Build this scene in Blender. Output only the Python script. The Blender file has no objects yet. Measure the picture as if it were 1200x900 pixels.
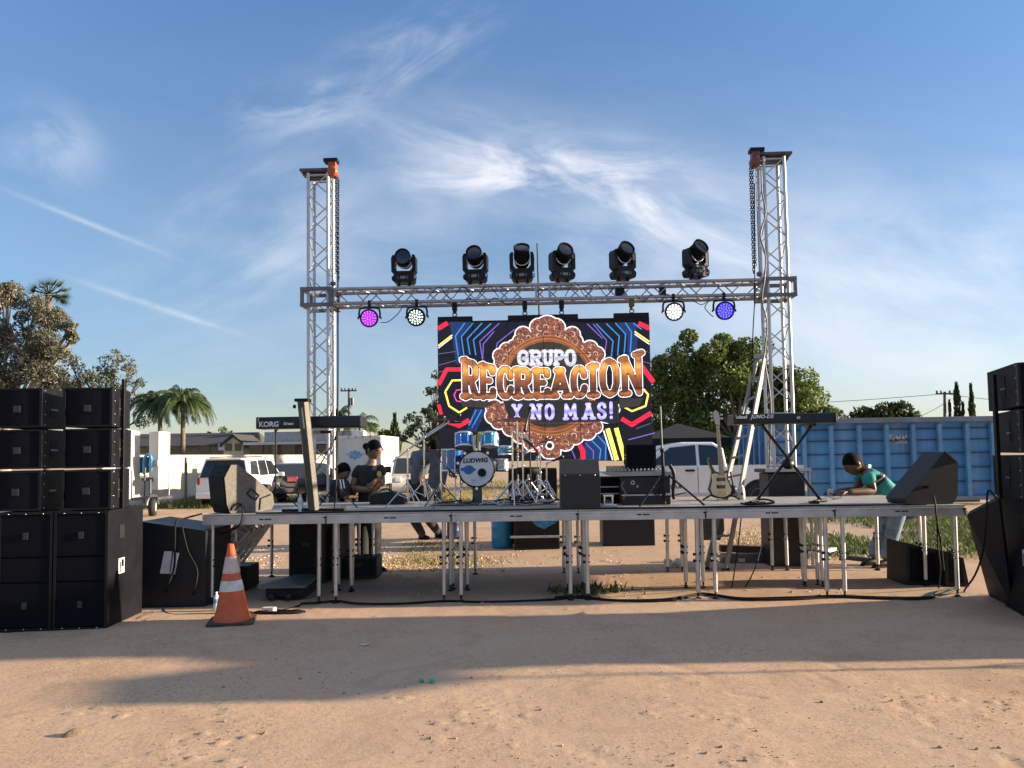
import bpy, bmesh, math, random
from mathutils import Vector, Matrix, noise
R = math.radians
random.seed(7)
scene = bpy.context.scene
C = scene.collection

# ------------------------------------------------------------------ camera frame (used to measure positions)
YAW, PITCH, ROLL, PPY, FOC, EYE = 0.03, 0.0571, 0.0155, 481.4, 900.0, 1.6
_r0 = Vector((math.cos(YAW), math.sin(YAW), 0)); _f0 = Vector((-math.sin(YAW), math.cos(YAW), 0)); _z = Vector((0, 0, 1))
CF = _f0*math.cos(PITCH) + _z*math.sin(PITCH); _u0 = -_f0*math.sin(PITCH) + _z*math.cos(PITCH)
CR = _r0*math.cos(ROLL) - _u0*math.sin(ROLL); CU = _u0*math.cos(ROLL) + _r0*math.sin(ROLL)
def ray(px, py): return CF + CR*((px-600)/FOC) + CU*((PPY-py)/FOC)
def W(px, py, Y):
    d = ray(px, py); return Vector((0, 0, EYE)) + d*(Y/d.y)
def G(px, py, z=0.0):
    d = ray(px, py); return Vector((0, 0, EYE)) + d*((z-EYE)/d.z)
V = Vector

# ------------------------------------------------------------------ materials
_mats = {}
def M(name, col, rough=.6, metal=0.0, var=.18, scale=6.0, bump=0.0, bscale=60.0, emit=0.0, spec=.5, coat=0.0, dirt=None, dirt_amt=.5, streak=False):
    if name in _mats: return _mats[name]
    m = bpy.data.materials.new(name); m.use_nodes = True; nt = m.node_tree; N = nt.nodes; L = nt.links
    b = N['Principled BSDF']; b.inputs['Roughness'].default_value = rough; b.inputs['Metallic'].default_value = metal
    b.inputs['Specular IOR Level'].default_value = spec; b.inputs['Coat Weight'].default_value = coat
    tc = N.new('ShaderNodeTexCoord'); nz = N.new('ShaderNodeTexNoise'); nz.inputs['Scale'].default_value = scale; nz.inputs['Detail'].default_value = 6
    L.new(tc.outputs['Object'], nz.inputs['Vector'])
    rp = N.new('ShaderNodeValToRGB'); e = rp.color_ramp.elements; e[0].position = .3; e[1].position = .7
    lo = [max(0, c*(1-var)) for c in col]; hi = [min(1, c*(1+var)) for c in col]
    e[0].color = (*lo, 1); e[1].color = (*hi, 1); L.new(nz.outputs['Fac'], rp.inputs['Fac'])
    out = rp.outputs['Color']
    if dirt:
        n2 = N.new('ShaderNodeTexNoise'); n2.inputs['Scale'].default_value = scale*.6; n2.inputs['Detail'].default_value = 8; n2.inputs['Roughness'].default_value = .7
        mp_ = N.new('ShaderNodeMapping'); mp_.inputs['Scale'].default_value = (3, 3, .25) if streak else (1, 1, 1); L.new(tc.outputs['Object'], mp_.inputs['Vector']); L.new(mp_.outputs[0], n2.inputs['Vector'])
        r2 = N.new('ShaderNodeValToRGB'); r2.color_ramp.elements[0].position = .5; r2.color_ramp.elements[1].position = .72
        r2.color_ramp.elements[1].color = (dirt_amt,)*3 + (1,); L.new(n2.outputs['Fac'], r2.inputs['Fac'])
        mx = N.new('ShaderNodeMix'); mx.data_type = 'RGBA'; L.new(r2.outputs['Color'], mx.inputs['Factor']); L.new(out, mx.inputs[6]); mx.inputs[7].default_value = (*dirt, 1); out = mx.outputs[2]
    L.new(out, b.inputs['Base Color'])
    if emit:
        L.new(out, b.inputs['Emission Color']); b.inputs['Emission Strength'].default_value = emit
    if bump:
        nb = N.new('ShaderNodeTexNoise'); nb.inputs['Scale'].default_value = bscale; nb.inputs['Detail'].default_value = 4
        L.new(tc.outputs['Object'], nb.inputs['Vector'])
        bp = N.new('ShaderNodeBump'); bp.inputs['Strength'].default_value = bump; bp.inputs['Distance'].default_value = .01
        L.new(nb.outputs['Fac'], bp.inputs['Height']); L.new(bp.outputs['Normal'], b.inputs['Normal'])
    _mats[name] = m; return m
def Mleaf(name, c1, c2, trans=.35, rough=.55):
    if name in _mats: return _mats[name]
    m = bpy.data.materials.new(name); m.use_nodes = True; nt = m.node_tree; N = nt.nodes; L = nt.links
    b = N['Principled BSDF']; b.inputs['Roughness'].default_value = rough
    g = N.new('ShaderNodeNewGeometry'); rp = N.new('ShaderNodeValToRGB'); e = rp.color_ramp.elements
    e[0].color = (*c1, 1); e[1].color = (*c2, 1); L.new(g.outputs['Random Per Island'], rp.inputs['Fac']); L.new(rp.outputs['Color'], b.inputs['Base Color'])
    t = N.new('ShaderNodeBsdfTranslucent'); L.new(rp.outputs['Color'], t.inputs['Color'])
    mx = N.new('ShaderNodeMixShader'); mx.inputs[0].default_value = trans
    L.new(b.outputs[0], mx.inputs[1]); L.new(t.outputs[0], mx.inputs[2]); L.new(mx.outputs[0], N['Material Output'].inputs['Surface'])
    _mats[name] = m; return m

ALU = M('aluminium', (.55, .55, .56), .38, .85, .12, 9, .15, 90)
ALUD = M('weathered_aluminium', (.50, .505, .52), .45, .75, .2, 5, .2, 60)
TRUSS = M('truss_aluminium', (.50, .49, .475), .42, .6, .12, 5)
STEEL = M('dark_steel', (.10, .105, .12), .45, .6, .25, 5)
CHROME = M('chrome', (.72, .72, .73), .14, 1.0, .08, 10)
BLACK = M('black_paint', (.0055, .006, .009), .6, 0, .4, 5, .2, 220, spec=.14)
BLACKP = M('black_plastic', (.007, .007, .009), .45, 0, .25, 8, spec=.25)
GRILLE = M('black_grille', (.003, .004, .008), .6, 0, .5, 60, .4, 500, spec=.10)
RUBBER = M('black_rubber', (.012, .012, .013), .7, 0, .3, 10)
CABLE = M('cable_rubber', (.008, .008, .009), .65, 0, .2, 10, spec=.2)
WHITE = M('white_paint', (.62, .60, .56), .45, 0, .06, 2, dirt=(.36, .31, .25), dirt_amt=.45, streak=True)
WHITEC = M('white_car_paint', (.80, .79, .77), .25, 0, .05, 1, coat=.6, dirt=(.42, .37, .30), dirt_amt=.35)
GLASSD = M('tinted_glass', (.016, .02, .026), .06, 0, .2, 2, spec=.8)
PLY = M('deck_plywood', (.30, .285, .265), .62, 0, .28, 3, .35, 30, dirt=(.40, .33, .25), dirt_amt=.5)
REDL = M('red_lens', (.45, .02, .03), .2, 0, .1, 5)
SILVERP = M('silver_plastic', (.42, .43, .45), .35, .3, .1, 8)
SKIN = M('brown_skin', (.20, .105, .065), .5, 0, .12, 8)
HAIR = M('black_hair', (.004, .0035, .0035), .75, 0, .4, 40, .4, 150, spec=.08)

# ------------------------------------------------------------------ tags
def tag(o, label=None, cat=None, group=None, kind=None):
    if label: o['label'] = label
    if cat: o['category'] = cat
    if group: o['group'] = group
    if kind: o['kind'] = kind
    return o
def thing(name, label, cat, loc=(0, 0, 0), rz=0.0, group=None):
    o = bpy.data.objects.new(name, None); o.empty_display_size = .1; C.objects.link(o)
    o.location = loc; o.rotation_euler = (0, 0, rz); return tag(o, label, cat, group)
def dup(root, loc=None, rz=None, label=None, group=None):
    def rec(o, par):
        c = o.copy(); C.objects.link(c); c.parent = par
        for ch in list(o.children): rec(ch, c)
        return c
    r = rec(root, None)
    if loc is not None: r.location = loc
    if rz is not None: r.rotation_euler = (0, 0, rz)
    if label: r['label'] = label
    if group: r['group'] = group
    return r

# ------------------------------------------------------------------ mesh builder
def rotm(axis, a): return Matrix.Rotation(a, 3, axis)
class MB:
    def __init__(s): s.v = []; s.f = []; s.m = []; s.s = []
    def add(s, vs, fs, m=0, sm=False):
        o = len(s.v); s.v += [V(p) for p in vs]
        for f in fs: s.f.append([o+i for i in f]); s.m.append(m); s.s.append(sm)
        return s
    def box(s, c, d, rot=None, m=0):
        c = V(c); x, y, z = d[0]/2, d[1]/2, d[2]/2; vs = []
        for k in (-z, z):
            for (i, j) in ((-x, -y), (x, -y), (x, y), (-x, y)):
                p = V((i, j, k)); p = rot @ p if rot else p; vs.append(c+p)
        return s.add(vs, [(3, 2, 1, 0), (4, 5, 6, 7), (0, 1, 5, 4), (1, 2, 6, 5), (2, 3, 7, 6), (3, 0, 4, 7)], m)
    def bar(s, a, b, w, h, m=0, up=(0, 0, 1)):
        a, b = V(a), V(b); d = (b-a); L = d.length
        if L < 1e-6: return s
        d.normalize(); u = V(up)
        if abs(d.dot(u)) > .98: u = V((0, 1, 0))
        x = d.cross(u).normalized(); z = x.cross(d).normalized()
        rot = Matrix((x, d, z)).transposed()
        return s.box((a+b)/2, (w, L, h), rot, m)
    def tube(s, pts, r, n=8, m=0, cap=True, sm=True):
        pts = [V(p) for p in pts]; k = len(pts); rs = r if isinstance(r, (list, tuple)) else [r]*k
        vs = []; fs = []; t0 = (pts[1]-pts[0]).normalized(); a = V((0, 0, 1)) if abs(t0.z) < .9 else V((1, 0, 0))
        x = t0.cross(a).normalized()
        for i, p in enumerate(pts):
            t = (pts[min(i+1, k-1)]-pts[max(i-1, 0)])
            t = t.normalized() if t.length > 1e-9 else t0
            x = (x - t*x.dot(t)); x = x.normalized() if x.length > 1e-6 else t.orthogonal().normalized()
            y = t.cross(x)
            for j in range(n):
                q = 2*math.pi*j/n; vs.append(p + (x*math.cos(q)+y*math.sin(q))*rs[i])
        for i in range(k-1):
            for j in range(n):
                fs.append((i*n+j, i*n+(j+1) % n, (i+1)*n+(j+1) % n, (i+1)*n+j))
        s.add(vs, fs, m, sm)
        if cap: s.add(vs[:n], [tuple(reversed(range(n)))], m); s.add(vs[-n:], [tuple(range(n))], m)
        return s
    def prism(s, poly, vec, m=0, m_cap=None):
        poly = [V(p) for p in poly]; vec = V(vec); n = len(poly)
        nrm = V((0, 0, 0))
        for i in range(n): nrm += poly[i].cross(poly[(i+1) % n])
        if nrm.dot(vec) > 0: poly = poly[::-1]
        vs = poly + [p+vec for p in poly]; mc = m if m_cap is None else m_cap
        s.add(vs, [tuple(range(n))], mc); s.add(vs, [tuple(reversed(range(n, 2*n)))], mc)
        return s.add(vs, [(i, i+n, (i+1) % n+n, (i+1) % n) for i in range(n)], m)
    def lathe(s, prof, c=(0, 0, 0), rot=None, n=24, m=0, sm=True):
        c = V(c); vs = []; fs = []; k = len(prof)
        for (r, z) in prof:
            for j in range(n):
                q = 2*math.pi*j/n; p = V((r*math.cos(q), r*math.sin(q), z)); vs.append(c+(rot @ p if rot else p))
        for i in range(k-1):
            for j in range(n): fs.append((i*n+j, i*n+(j+1) % n, (i+1)*n+(j+1) % n, (i+1)*n+j))
        return s.add(vs, fs, m, sm)
    def sphere(s, c, r, n=14, m=0, rot=None):
        rr = r if isinstance(r, (list, tuple)) else (r, r, r); h = n//2; vs = []; fs = []
        for i in range(h+1):
            a = math.pi*i/h
            for j in range(n):
                q = 2*math.pi*j/n; p = V((rr[0]*math.sin(a)*math.cos(q), rr[1]*math.sin(a)*math.sin(q), -rr[2]*math.cos(a)))
                vs.append(V(c)+(rot @ p if rot else p))
        for i in range(h):
            for j in range(n): fs.append((i*n+j, i*n+(j+1) % n, (i+1)*n+(j+1) % n, (i+1)*n+j))
        return s.add(vs, fs, m, True)
    def build(s, name, mats, parent=None, local=False, bevel=0.0, seg=2, kind=None, sub=0):
        me = bpy.data.meshes.new(name); vs = s.v
        mats = mats if isinstance(mats, (list, tuple)) else [mats]
        if parent is not None and not local:
            off = V((0, 0, 0)); p = parent
            while p: off += V(p.location); p = p.parent
            vs = [v-off for v in vs]
        loc = None
        if parent is None and not local:
            xs = [v.x for v in vs]; ys = [v.y for v in vs]; zs = [v.z for v in vs]
            loc = V(((min(xs)+max(xs))/2, (min(ys)+max(ys))/2, min(zs))); vs = [v-loc for v in vs]
        me.from_pydata([tuple(v) for v in vs], [], s.f)
        for m in mats: me.materials.append(m)
        me.polygons.foreach_set('material_index', s.m); me.polygons.foreach_set('use_smooth', s.s); me.update()
        o = bpy.data.objects.new(name, me); C.objects.link(o)
        if parent is not None: o.parent = parent
        if loc is not None: o.location = loc
        if bevel:
            b = o.modifiers.new('bevel', 'BEVEL'); b.width = bevel; b.segments = seg; b.limit_method = 'ANGLE'; b.angle_limit = R(35)
        if sub:
            b = o.modifiers.new('sub', 'SUBSURF'); b.levels = sub; b.render_levels = sub
        if kind: o['kind'] = kind
        return o
def text_mb(txt, size, mat4, ext=.002, offset=0.0, spacing=1.0, shear=0.0):
    cu = bpy.data.curves.new('lettering', 'FONT'); cu.body = txt; cu.size = size; cu.extrude = ext; cu.offset = offset
    cu.align_x = 'CENTER'; cu.align_y = 'CENTER'; cu.space_character = spacing; cu.shear = shear; cu.resolution_u = 3
    o = bpy.data.objects.new('lettering', cu); C.objects.link(o)
    dg = bpy.context.evaluated_depsgraph_get(); me = bpy.data.meshes.new_from_object(o.evaluated_get(dg))
    mb = MB(); mb.add([mat4 @ v.co for v in me.vertices], [tuple(p.vertices) for p in me.polygons])
    bpy.data.objects.remove(o); bpy.data.curves.remove(cu); bpy.data.meshes.remove(me)
    return mb
def frame4(o, x, y):
    x = V(x).normalized(); y = V(y).normalized(); z = x.cross(y).normalized()
    m = Matrix((x, y, z)).transposed().to_4x4(); m.translation = V(o); return m
def catmull(pts, n=6):
    pts = [V(p) for p in pts]; out = []
    for i in range(len(pts)-1):
        p0 = pts[max(i-1, 0)]; p1 = pts[i]; p2 = pts[i+1]; p3 = pts[min(i+2, len(pts)-1)]
        for k in range(n):
            t = k/n; out.append(.5*((2*p1)+(p2-p0)*t+(2*p0-5*p1+4*p2-p3)*t*t+(3*p1-p0-3*p2+p3)*t**3))
    return out+[pts[-1]]
def cable(label, pts, r=.007, n=6, mat=None, name='cable', group=None):
    mb = MB(); mb.tube(catmull(pts, 6), r, 6)
    return tag(mb.build(name, mat or CABLE), label, 'cable', group)
# ------------------------------------------------------------------ camera, sun, sky
cam = bpy.data.objects.new('camera', bpy.data.cameras.new('camera')); C.objects.link(cam); scene.camera = cam
mw = Matrix((CR, CU, -CF)).transposed().to_4x4(); mw.translation = (0, 0, EYE); cam.matrix_world = mw
cam.data.sensor_width = 36; cam.data.lens = 27; cam.data.shift_y = (PPY-450)/1200; cam.data.clip_end = 3000; cam.data.clip_start = .05

SUN_EL, SUN_AZ = R(12.5), R(3.0)          # azimuth measured from +X towards +Y
sd = V((math.cos(SUN_EL)*math.cos(SUN_AZ), math.cos(SUN_EL)*math.sin(SUN_AZ), math.sin(SUN_EL)))
sl = bpy.data.lights.new('sun', 'SUN'); sl.energy = 5.0; sl.angle = R(1.0); sl.color = (1.0, .80, .57)
so = bpy.data.objects.new('sun', sl); C.objects.link(so); so.rotation_euler = sd.to_track_quat('Z', 'Y').to_euler(); so.location = (20, -4, 12)

world = bpy.data.worlds.new('World'); scene.world = world; world.use_nodes = True
nt = world.node_tree; N = nt.nodes; L = nt.links
bg = N['Background']; bg.inputs['Strength'].default_value = .075
sky = N.new('ShaderNodeTexSky'); sky.sky_type = 'NISHITA'; sky.sun_disc = False; sky.sun_elevation = SUN_EL
sky.sun_rotation = math.pi/2 - SUN_AZ; sky.air_density = 1.0; sky.dust_density = .15; sky.ozone_density = 2.5; sky.altitude = 100
tc = N.new('ShaderNodeTexCoord'); sx = N.new('ShaderNodeSeparateXYZ'); L.new(tc.outputs['Generated'], sx.inputs[0])
def mth(op, a, b=None, c=None, clamp=False):
    n = N.new('ShaderNodeMath'); n.operation = op; n.use_clamp = clamp
    for i, q in enumerate((a, b, c)):
        if q is None: continue
        if isinstance(q, (int, float)): n.inputs[i].default_value = q
        else: L.new(q, n.inputs[i])
    return n.outputs[0]
yy = mth('MAXIMUM', sx.outputs['Y'], .06); uu = mth('DIVIDE', sx.outputs['X'], yy); vv = mth('DIVIDE', sx.outputs['Z'], yy)
def uv(px, py): d = ray(px, py); return d.x/d.y, d.z/d.y
def cloud(p0, p1, wid, noise_scale, stretch, lo, hi, gain, seed):
    """a wisp of cirrus lying along a line of the sky between two directions"""
    (u0, v0), (u1, v1) = uv(*p0), uv(*p1); cx, cy = (u0+u1)/2, (v0+v1)/2; ln = math.hypot(u1-u0, v1-v0)/2; c, s = (u1-u0)/(2*ln), (v1-v0)/(2*ln)
    du = mth('SUBTRACT', uu, cx); dv = mth('SUBTRACT', vv, cy)
    a = mth('ADD', mth('MULTIPLY', du, c), mth('MULTIPLY', dv, s)); b = mth('SUBTRACT', mth('MULTIPLY', dv, c), mth('MULTIPLY', du, s))
    cb = N.new('ShaderNodeCombineXYZ'); L.new(mth('MULTIPLY', a, noise_scale/stretch), cb.inputs[0]); L.new(mth('MULTIPLY', b, noise_scale), cb.inputs[1]); cb.inputs[2].default_value = seed
    nz = N.new('ShaderNodeTexNoise'); nz.inputs['Scale'].default_value = 1; nz.inputs['Detail'].default_value = 9; nz.inputs['Roughness'].default_value = .62; nz.inputs['Distortion'].default_value = .55
    L.new(cb.outputs[0], nz.inputs['Vector'])
    g = mth('ADD', mth('POWER', mth('ABSOLUTE', mth('DIVIDE', a, ln*1.05)), 2.6), mth('POWER', mth('ABSOLUTE', mth('DIVIDE', b, wid)), 2))
    env = mth('EXPONENT', mth('MULTIPLY', g, -1.0))
    mr = N.new('ShaderNodeMapRange'); mr.interpolation_type = 'SMOOTHSTEP'; mr.inputs[1].default_value = lo; mr.inputs[2].default_value = hi; L.new(nz.outputs['Fac'], mr.inputs[0])
    return mth('MULTIPLY', mth('MULTIPLY', mr.outputs[0], env), gain)
layers = [
    cloud((500, 170), (900, 290), .055, 11, 2.6, .40, .74, .85, 1.3),
    cloud((500, 200), (760, 200), .034, 16, 3.0, .40, .70, .9, 7.7),
    cloud((380, 115), (560, 30), .045, 13, 2.6, .40, .76, .40, 3.1),
    cloud((290, 140), (420, 110), .030, 18, 3.0, .36, .7, .38, 5.2),
    cloud((330, 260), (1150, 390), .17, 6, 3.6, .30, .75, .40, 9.4),
    cloud((30, 232), (180, 292), .0035, 30, 5.0, .25, .6, .22, 2.2),
    cloud((110, 335), (290, 395), .004, 30, 5.0, .25, .6, .24, 4.4),
    cloud((0, 150), (110, 190), .05, 12, 2.0, .32, .75, .28, 8.8),
    cloud((150, 330), (420, 230), .10, 8, 2.5, .34, .75, .34, 12.1),
    cloud((850, 330), (1300, 310), .12, 6, 3.0, .30, .7, .45, 15.3),
    cloud((880, 420), (1300, 420), .10, 5, 3.0, .20, .7, .32, 18.9),
    cloud((150, 450), (560, 440), .08, 5, 3.0, .30, .75, .22, 21.0),
]
tot = layers[0]
for l in layers[1:]: tot = mth('SUBTRACT', mth('ADD', tot, l), mth('MULTIPLY', tot, l))
front = N.new('ShaderNodeMapRange'); front.inputs[1].default_value = .05; front.inputs[2].default_value = .25; L.new(sx.outputs['Y'], front.inputs[0])
tot = mth('MULTIPLY', tot, front.outputs[0], clamp=True)
fill_veil = N.new('ShaderNodeMapRange'); fill_veil.inputs[1].default_value = .60; fill_veil.inputs[2].default_value = .85; fill_veil.inputs[4].default_value = .38; L.new(sx.outputs['Z'], fill_veil.inputs[0])
tot = mth('MAXIMUM', tot, fill_veil.outputs[0])          # unseen white layer above the frame, added to lift and neutralise shade
mix = N.new('ShaderNodeMix'); mix.data_type = 'RGBA'; L.new(tot, mix.inputs['Factor']); hs = N.new('ShaderNodeMix'); hs.data_type = 'RGBA'; hs.blend_type = 'MULTIPLY'; hs.inputs['Factor'].default_value = 1.0; L.new(sky.outputs[0], hs.inputs[6])
air = N.new('ShaderNodeValToRGB'); ae = air.color_ramp.elements; L.new(sx.outputs['Z'], air.inputs['Fac'])
while len(ae) < 6: ae.new(.5)
for q_, (p_, c_) in zip(ae, ((0, (.64, .61, .66)), (.12, (.65, .66, .74)), (.25, (.86, .84, .88)), (.36, (.88, .90, .97)), (.52, (.86, 1.0, 1.15)), (.9, (1.0, 1.0, 1.05)))): q_.position = p_; q_.color = (*c_, 1)
L.new(air.outputs['Color'], hs.inputs[7])
L.new(hs.outputs[2], mix.inputs[6]); mix.inputs[7].default_value = (5.6, 5.5, 5.6, 1)
L.new(mix.outputs[2], bg.inputs['Color'])
CLOUD_MIX = mix
vs_ = scene.view_settings; scene.display_settings.display_device = 'sRGB'
vs_.view_transform = 'Standard'; vs_.look = 'None'; vs_.gamma = 1; vs_.use_curve_mapping = False; vs_.exposure = 1.55
scene.cycles.max_bounces = 5; scene.cycles.transparent_max_bounces = 6

# ------------------------------------------------------------------ ground: one sheet, fine near the stage, coarse to the horizon
def axis(lims):
    out = []
    for (a, b, st) in lims:
        n = max(1, round((b-a)/st)); out += [a+(b-a)*i/n for i in range(n)]
    return out+[lims[-1][1]]
gx = axis([(-1200, -200, 200), (-200, -40, 20), (-40, -12, 2), (-12, -4.6, .2), (-4.6, 4.8, .03), (4.8, 12, .2), (12, 40, 2), (40, 200, 20), (200, 1200, 200)])
gy = axis([(-300, -20, 70), (-20, 2.9, 1.2), (2.9, 7.0, .025), (7.0, 11.5, .06), (11.5, 24, .35), (24, 60, 3), (60, 300, 30), (300, 1800, 250)])
prints = []
for trail in range(9):
    px_, py_, a_ = random.uniform(-3.4, 3.4), random.uniform(3.0, 6.6), random.uniform(0, 6.28)
    for k_ in range(9):
        a_ += random.uniform(-.15, .15); px_ += .62*math.cos(a_); py_ += .62*math.sin(a_)
        if 2.9 < py_ < 7.4 and abs(px_) < 4.4: prints.append((px_-math.sin(a_)*(.09 if k_ % 2 else -.09), py_+math.cos(a_)*(.09 if k_ % 2 else -.09), math.cos(a_), math.sin(a_), random.uniform(.15, .5)))
def gz(x, y):
    d = abs(x)
    z = .012*noise.noise(V((x*.9, y*.9, 0))) + .02*noise.noise(V((x*.25, y*.25, 5)))
    if -5 < x < 5 and 2.5 < y < 11.8:
        z += .0035*noise.noise(V((x*3.2, y*4.0, 1)))
        k = noise.noise(V((x*11, y*14, 2))); z += .0016*k
        k2 = noise.noise(V((x*1.3+9, y*1.5, 3)))
        c = noise.noise(V((x*17, y*20, 7)))
        z += .055*max(0, c-.32)*max(0, min(1, .05+1.9*k2))
        c3 = noise.noise(V((x*6, y*8, 17))); z += .014*max(0, c3-.46)*max(0, min(1, .5+k2))
        u = (x*.82+y*.57+.06*noise.noise(V((x, y, 30)))); tr = abs(((u+40) % 1.55)-.775); 
        if x < 1.2 and tr < .09: z += -.006*max(0, .5+noise.noise(V((x*.8, y*.8, 12))))*(1-(tr/.09)**2)+.0022*math.sin((x*.57-y*.82)*70)*max(0, .4+noise.noise(V((x*.8, y*.8, 12))))*(1-tr/.09)
    if -4.6 < x < 4.6 and 2.8 < y < 7.5:
        for (a, b_, c_, s_, k_) in prints:
            dx, dy = x-a, y-b_
            if abs(dx) < .22 and abs(dy) < .22:
                u, v = dx*c_+dy*s_, -dx*s_+dy*c_; r_ = math.sqrt((u/.145)**2+(v/.058)**2)
                if r_ < 1.5: z += k_*(-.010*max(0, 1-r_**4)+.005*math.exp(-((r_-1.12)/.16)**2))
    f = max(0, min(1, (14-y)/2))*1.0
    return z*(f if y > 12 else 1) if d < 12 else 0
mb = MB(); nx, ny = len(gx), len(gy)
mb.v = [V((x, y, gz(x, y))) for y in gy for x in gx]
mb.f = [(j*nx+i, j*nx+i+1, (j+1)*nx+i+1, (j+1)*nx+i) for j in range(ny-1) for i in range(nx-1)]; mb.m = [0]*len(mb.f); mb.s = [True]*len(mb.f)
gm = bpy.data.materials.new('dirt'); gm.use_nodes = True; nt = gm.node_tree; N = nt.nodes; L = nt.links
b = N['Principled BSDF']; b.inputs['Roughness'].default_value = .95; b.inputs['Specular IOR Level'].default_value = .1
geo = N.new('ShaderNodeNewGeometry')
def nz(scale, det=6, rough=.6, dist=0, vec=None):
    n = N.new('ShaderNodeTexNoise'); n.inputs['Scale'].default_value = scale; n.inputs['Detail'].default_value = det; n.inputs['Roughness'].default_value = rough; n.inputs['Distortion'].default_value = dist
    L.new(vec or geo.outputs['Position'], n.inputs['Vector']); return n.outputs['Fac']
def ramp(f, stops):
    r = N.new('ShaderNodeValToRGB'); e = r.color_ramp.elements
    while len(e) < len(stops): e.new(.5)
    for q, (p, c) in zip(e, stops): q.position = p; q.color = (*c, 1)
    L.new(f, r.inputs['Fac']); return r.outputs['Color']
def mixc(f, a, bb, mode='MIX'):
    m = N.new('ShaderNodeMix'); m.data_type = 'RGBA'; m.blend_type = mode
    if isinstance(f, float): m.inputs['Factor'].default_value = f
    else: L.new(f, m.inputs['Factor'])
    L.new(a, m.inputs[6])
    if isinstance(bb, tuple): m.inputs[7].default_value = (*bb, 1)
    else: L.new(bb, m.inputs[7])
    return m.outputs[2]
base = ramp(nz(.7, 5, .6), [(.3, (.45, .305, .20)), (.5, (.50, .345, .228)), (.7, (.52, .375, .25))])
fine = ramp(nz(26, 8, .7), [(.33, (.80, .79, .78)), (.55, (1, 1, 1)), (.75, (1.04, 1.03, 1.02))])
col = mixc(1.0, base, fine, 'MULTIPLY')
clus = nz(1.6, 4, .6)
sm = N.new('ShaderNodeMath'); sm.operation = 'MULTIPLY_ADD'; L.new(clus, sm.inputs[0]); sm.inputs[1].default_value = .30; L.new(nz(62, 3, .55), sm.inputs[2])
specks = ramp(sm.outputs[0], [(.755, (0, 0, 0)), (.82, (.85, .85, .85))]); col = mixc(specks, col, (.17, .11, .065))
patchy = ramp(nz(.33, 6, .65, .6), [(.40, (0, 0, 0)), (.62, (.6, .6, .6))]); col = mixc(patchy, col, (.47, .35, .255))
scuff = ramp(nz(.9, 7, .72, 1.2), [(.54, (0, 0, 0)), (.60, (.5, .5, .5)), (.66, (0, 0, 0))]); col = mixc(scuff, col, (.36, .25, .165))
damp = ramp(nz(.55, 4, .6, .4), [(.57, (0, 0, 0)), (.72, (.4, .4, .4))]); col = mixc(damp, col, (.25, .165, .105))
grit = ramp(nz(17, 7, .72, .5), [(.60, (0, 0, 0)), (.68, (.55, .55, .55))]); col = mixc(grit, col, (.25, .165, .10))
straw = ramp(nz(2.4, 7, .75), [(.56, (0, 0, 0)), (.66, (.75, .75, .75))])
sp = N.new('ShaderNodeSeparateXYZ'); L.new(geo.outputs['Position'], sp.inputs[0])
far = N.new('ShaderNodeMapRange'); far.inputs[1].default_value = 11.0; far.inputs[2].default_value = 14.0; L.new(sp.outputs['Y'], far.inputs[0])
fm = N.new('ShaderNodeMath'); fm.operation = 'MULTIPLY'; L.new(far.outputs[0], fm.inputs[0]); L.new(straw, fm.inputs[1])
col = mixc(fm.outputs[0], col, (.17, .145, .055))
L.new(col, b.inputs['Base Color'])
bp = N.new('ShaderNodeBump'); bp.inputs['Strength'].default_value = .34; bp.inputs['Distance'].default_value = .012
L.new(nz(34, 9, .70), bp.inputs['Height']); L.new(bp.outputs['Normal'], b.inputs['Normal'])
ground = mb.build('ground', gm, local=True, kind='structure')
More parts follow.
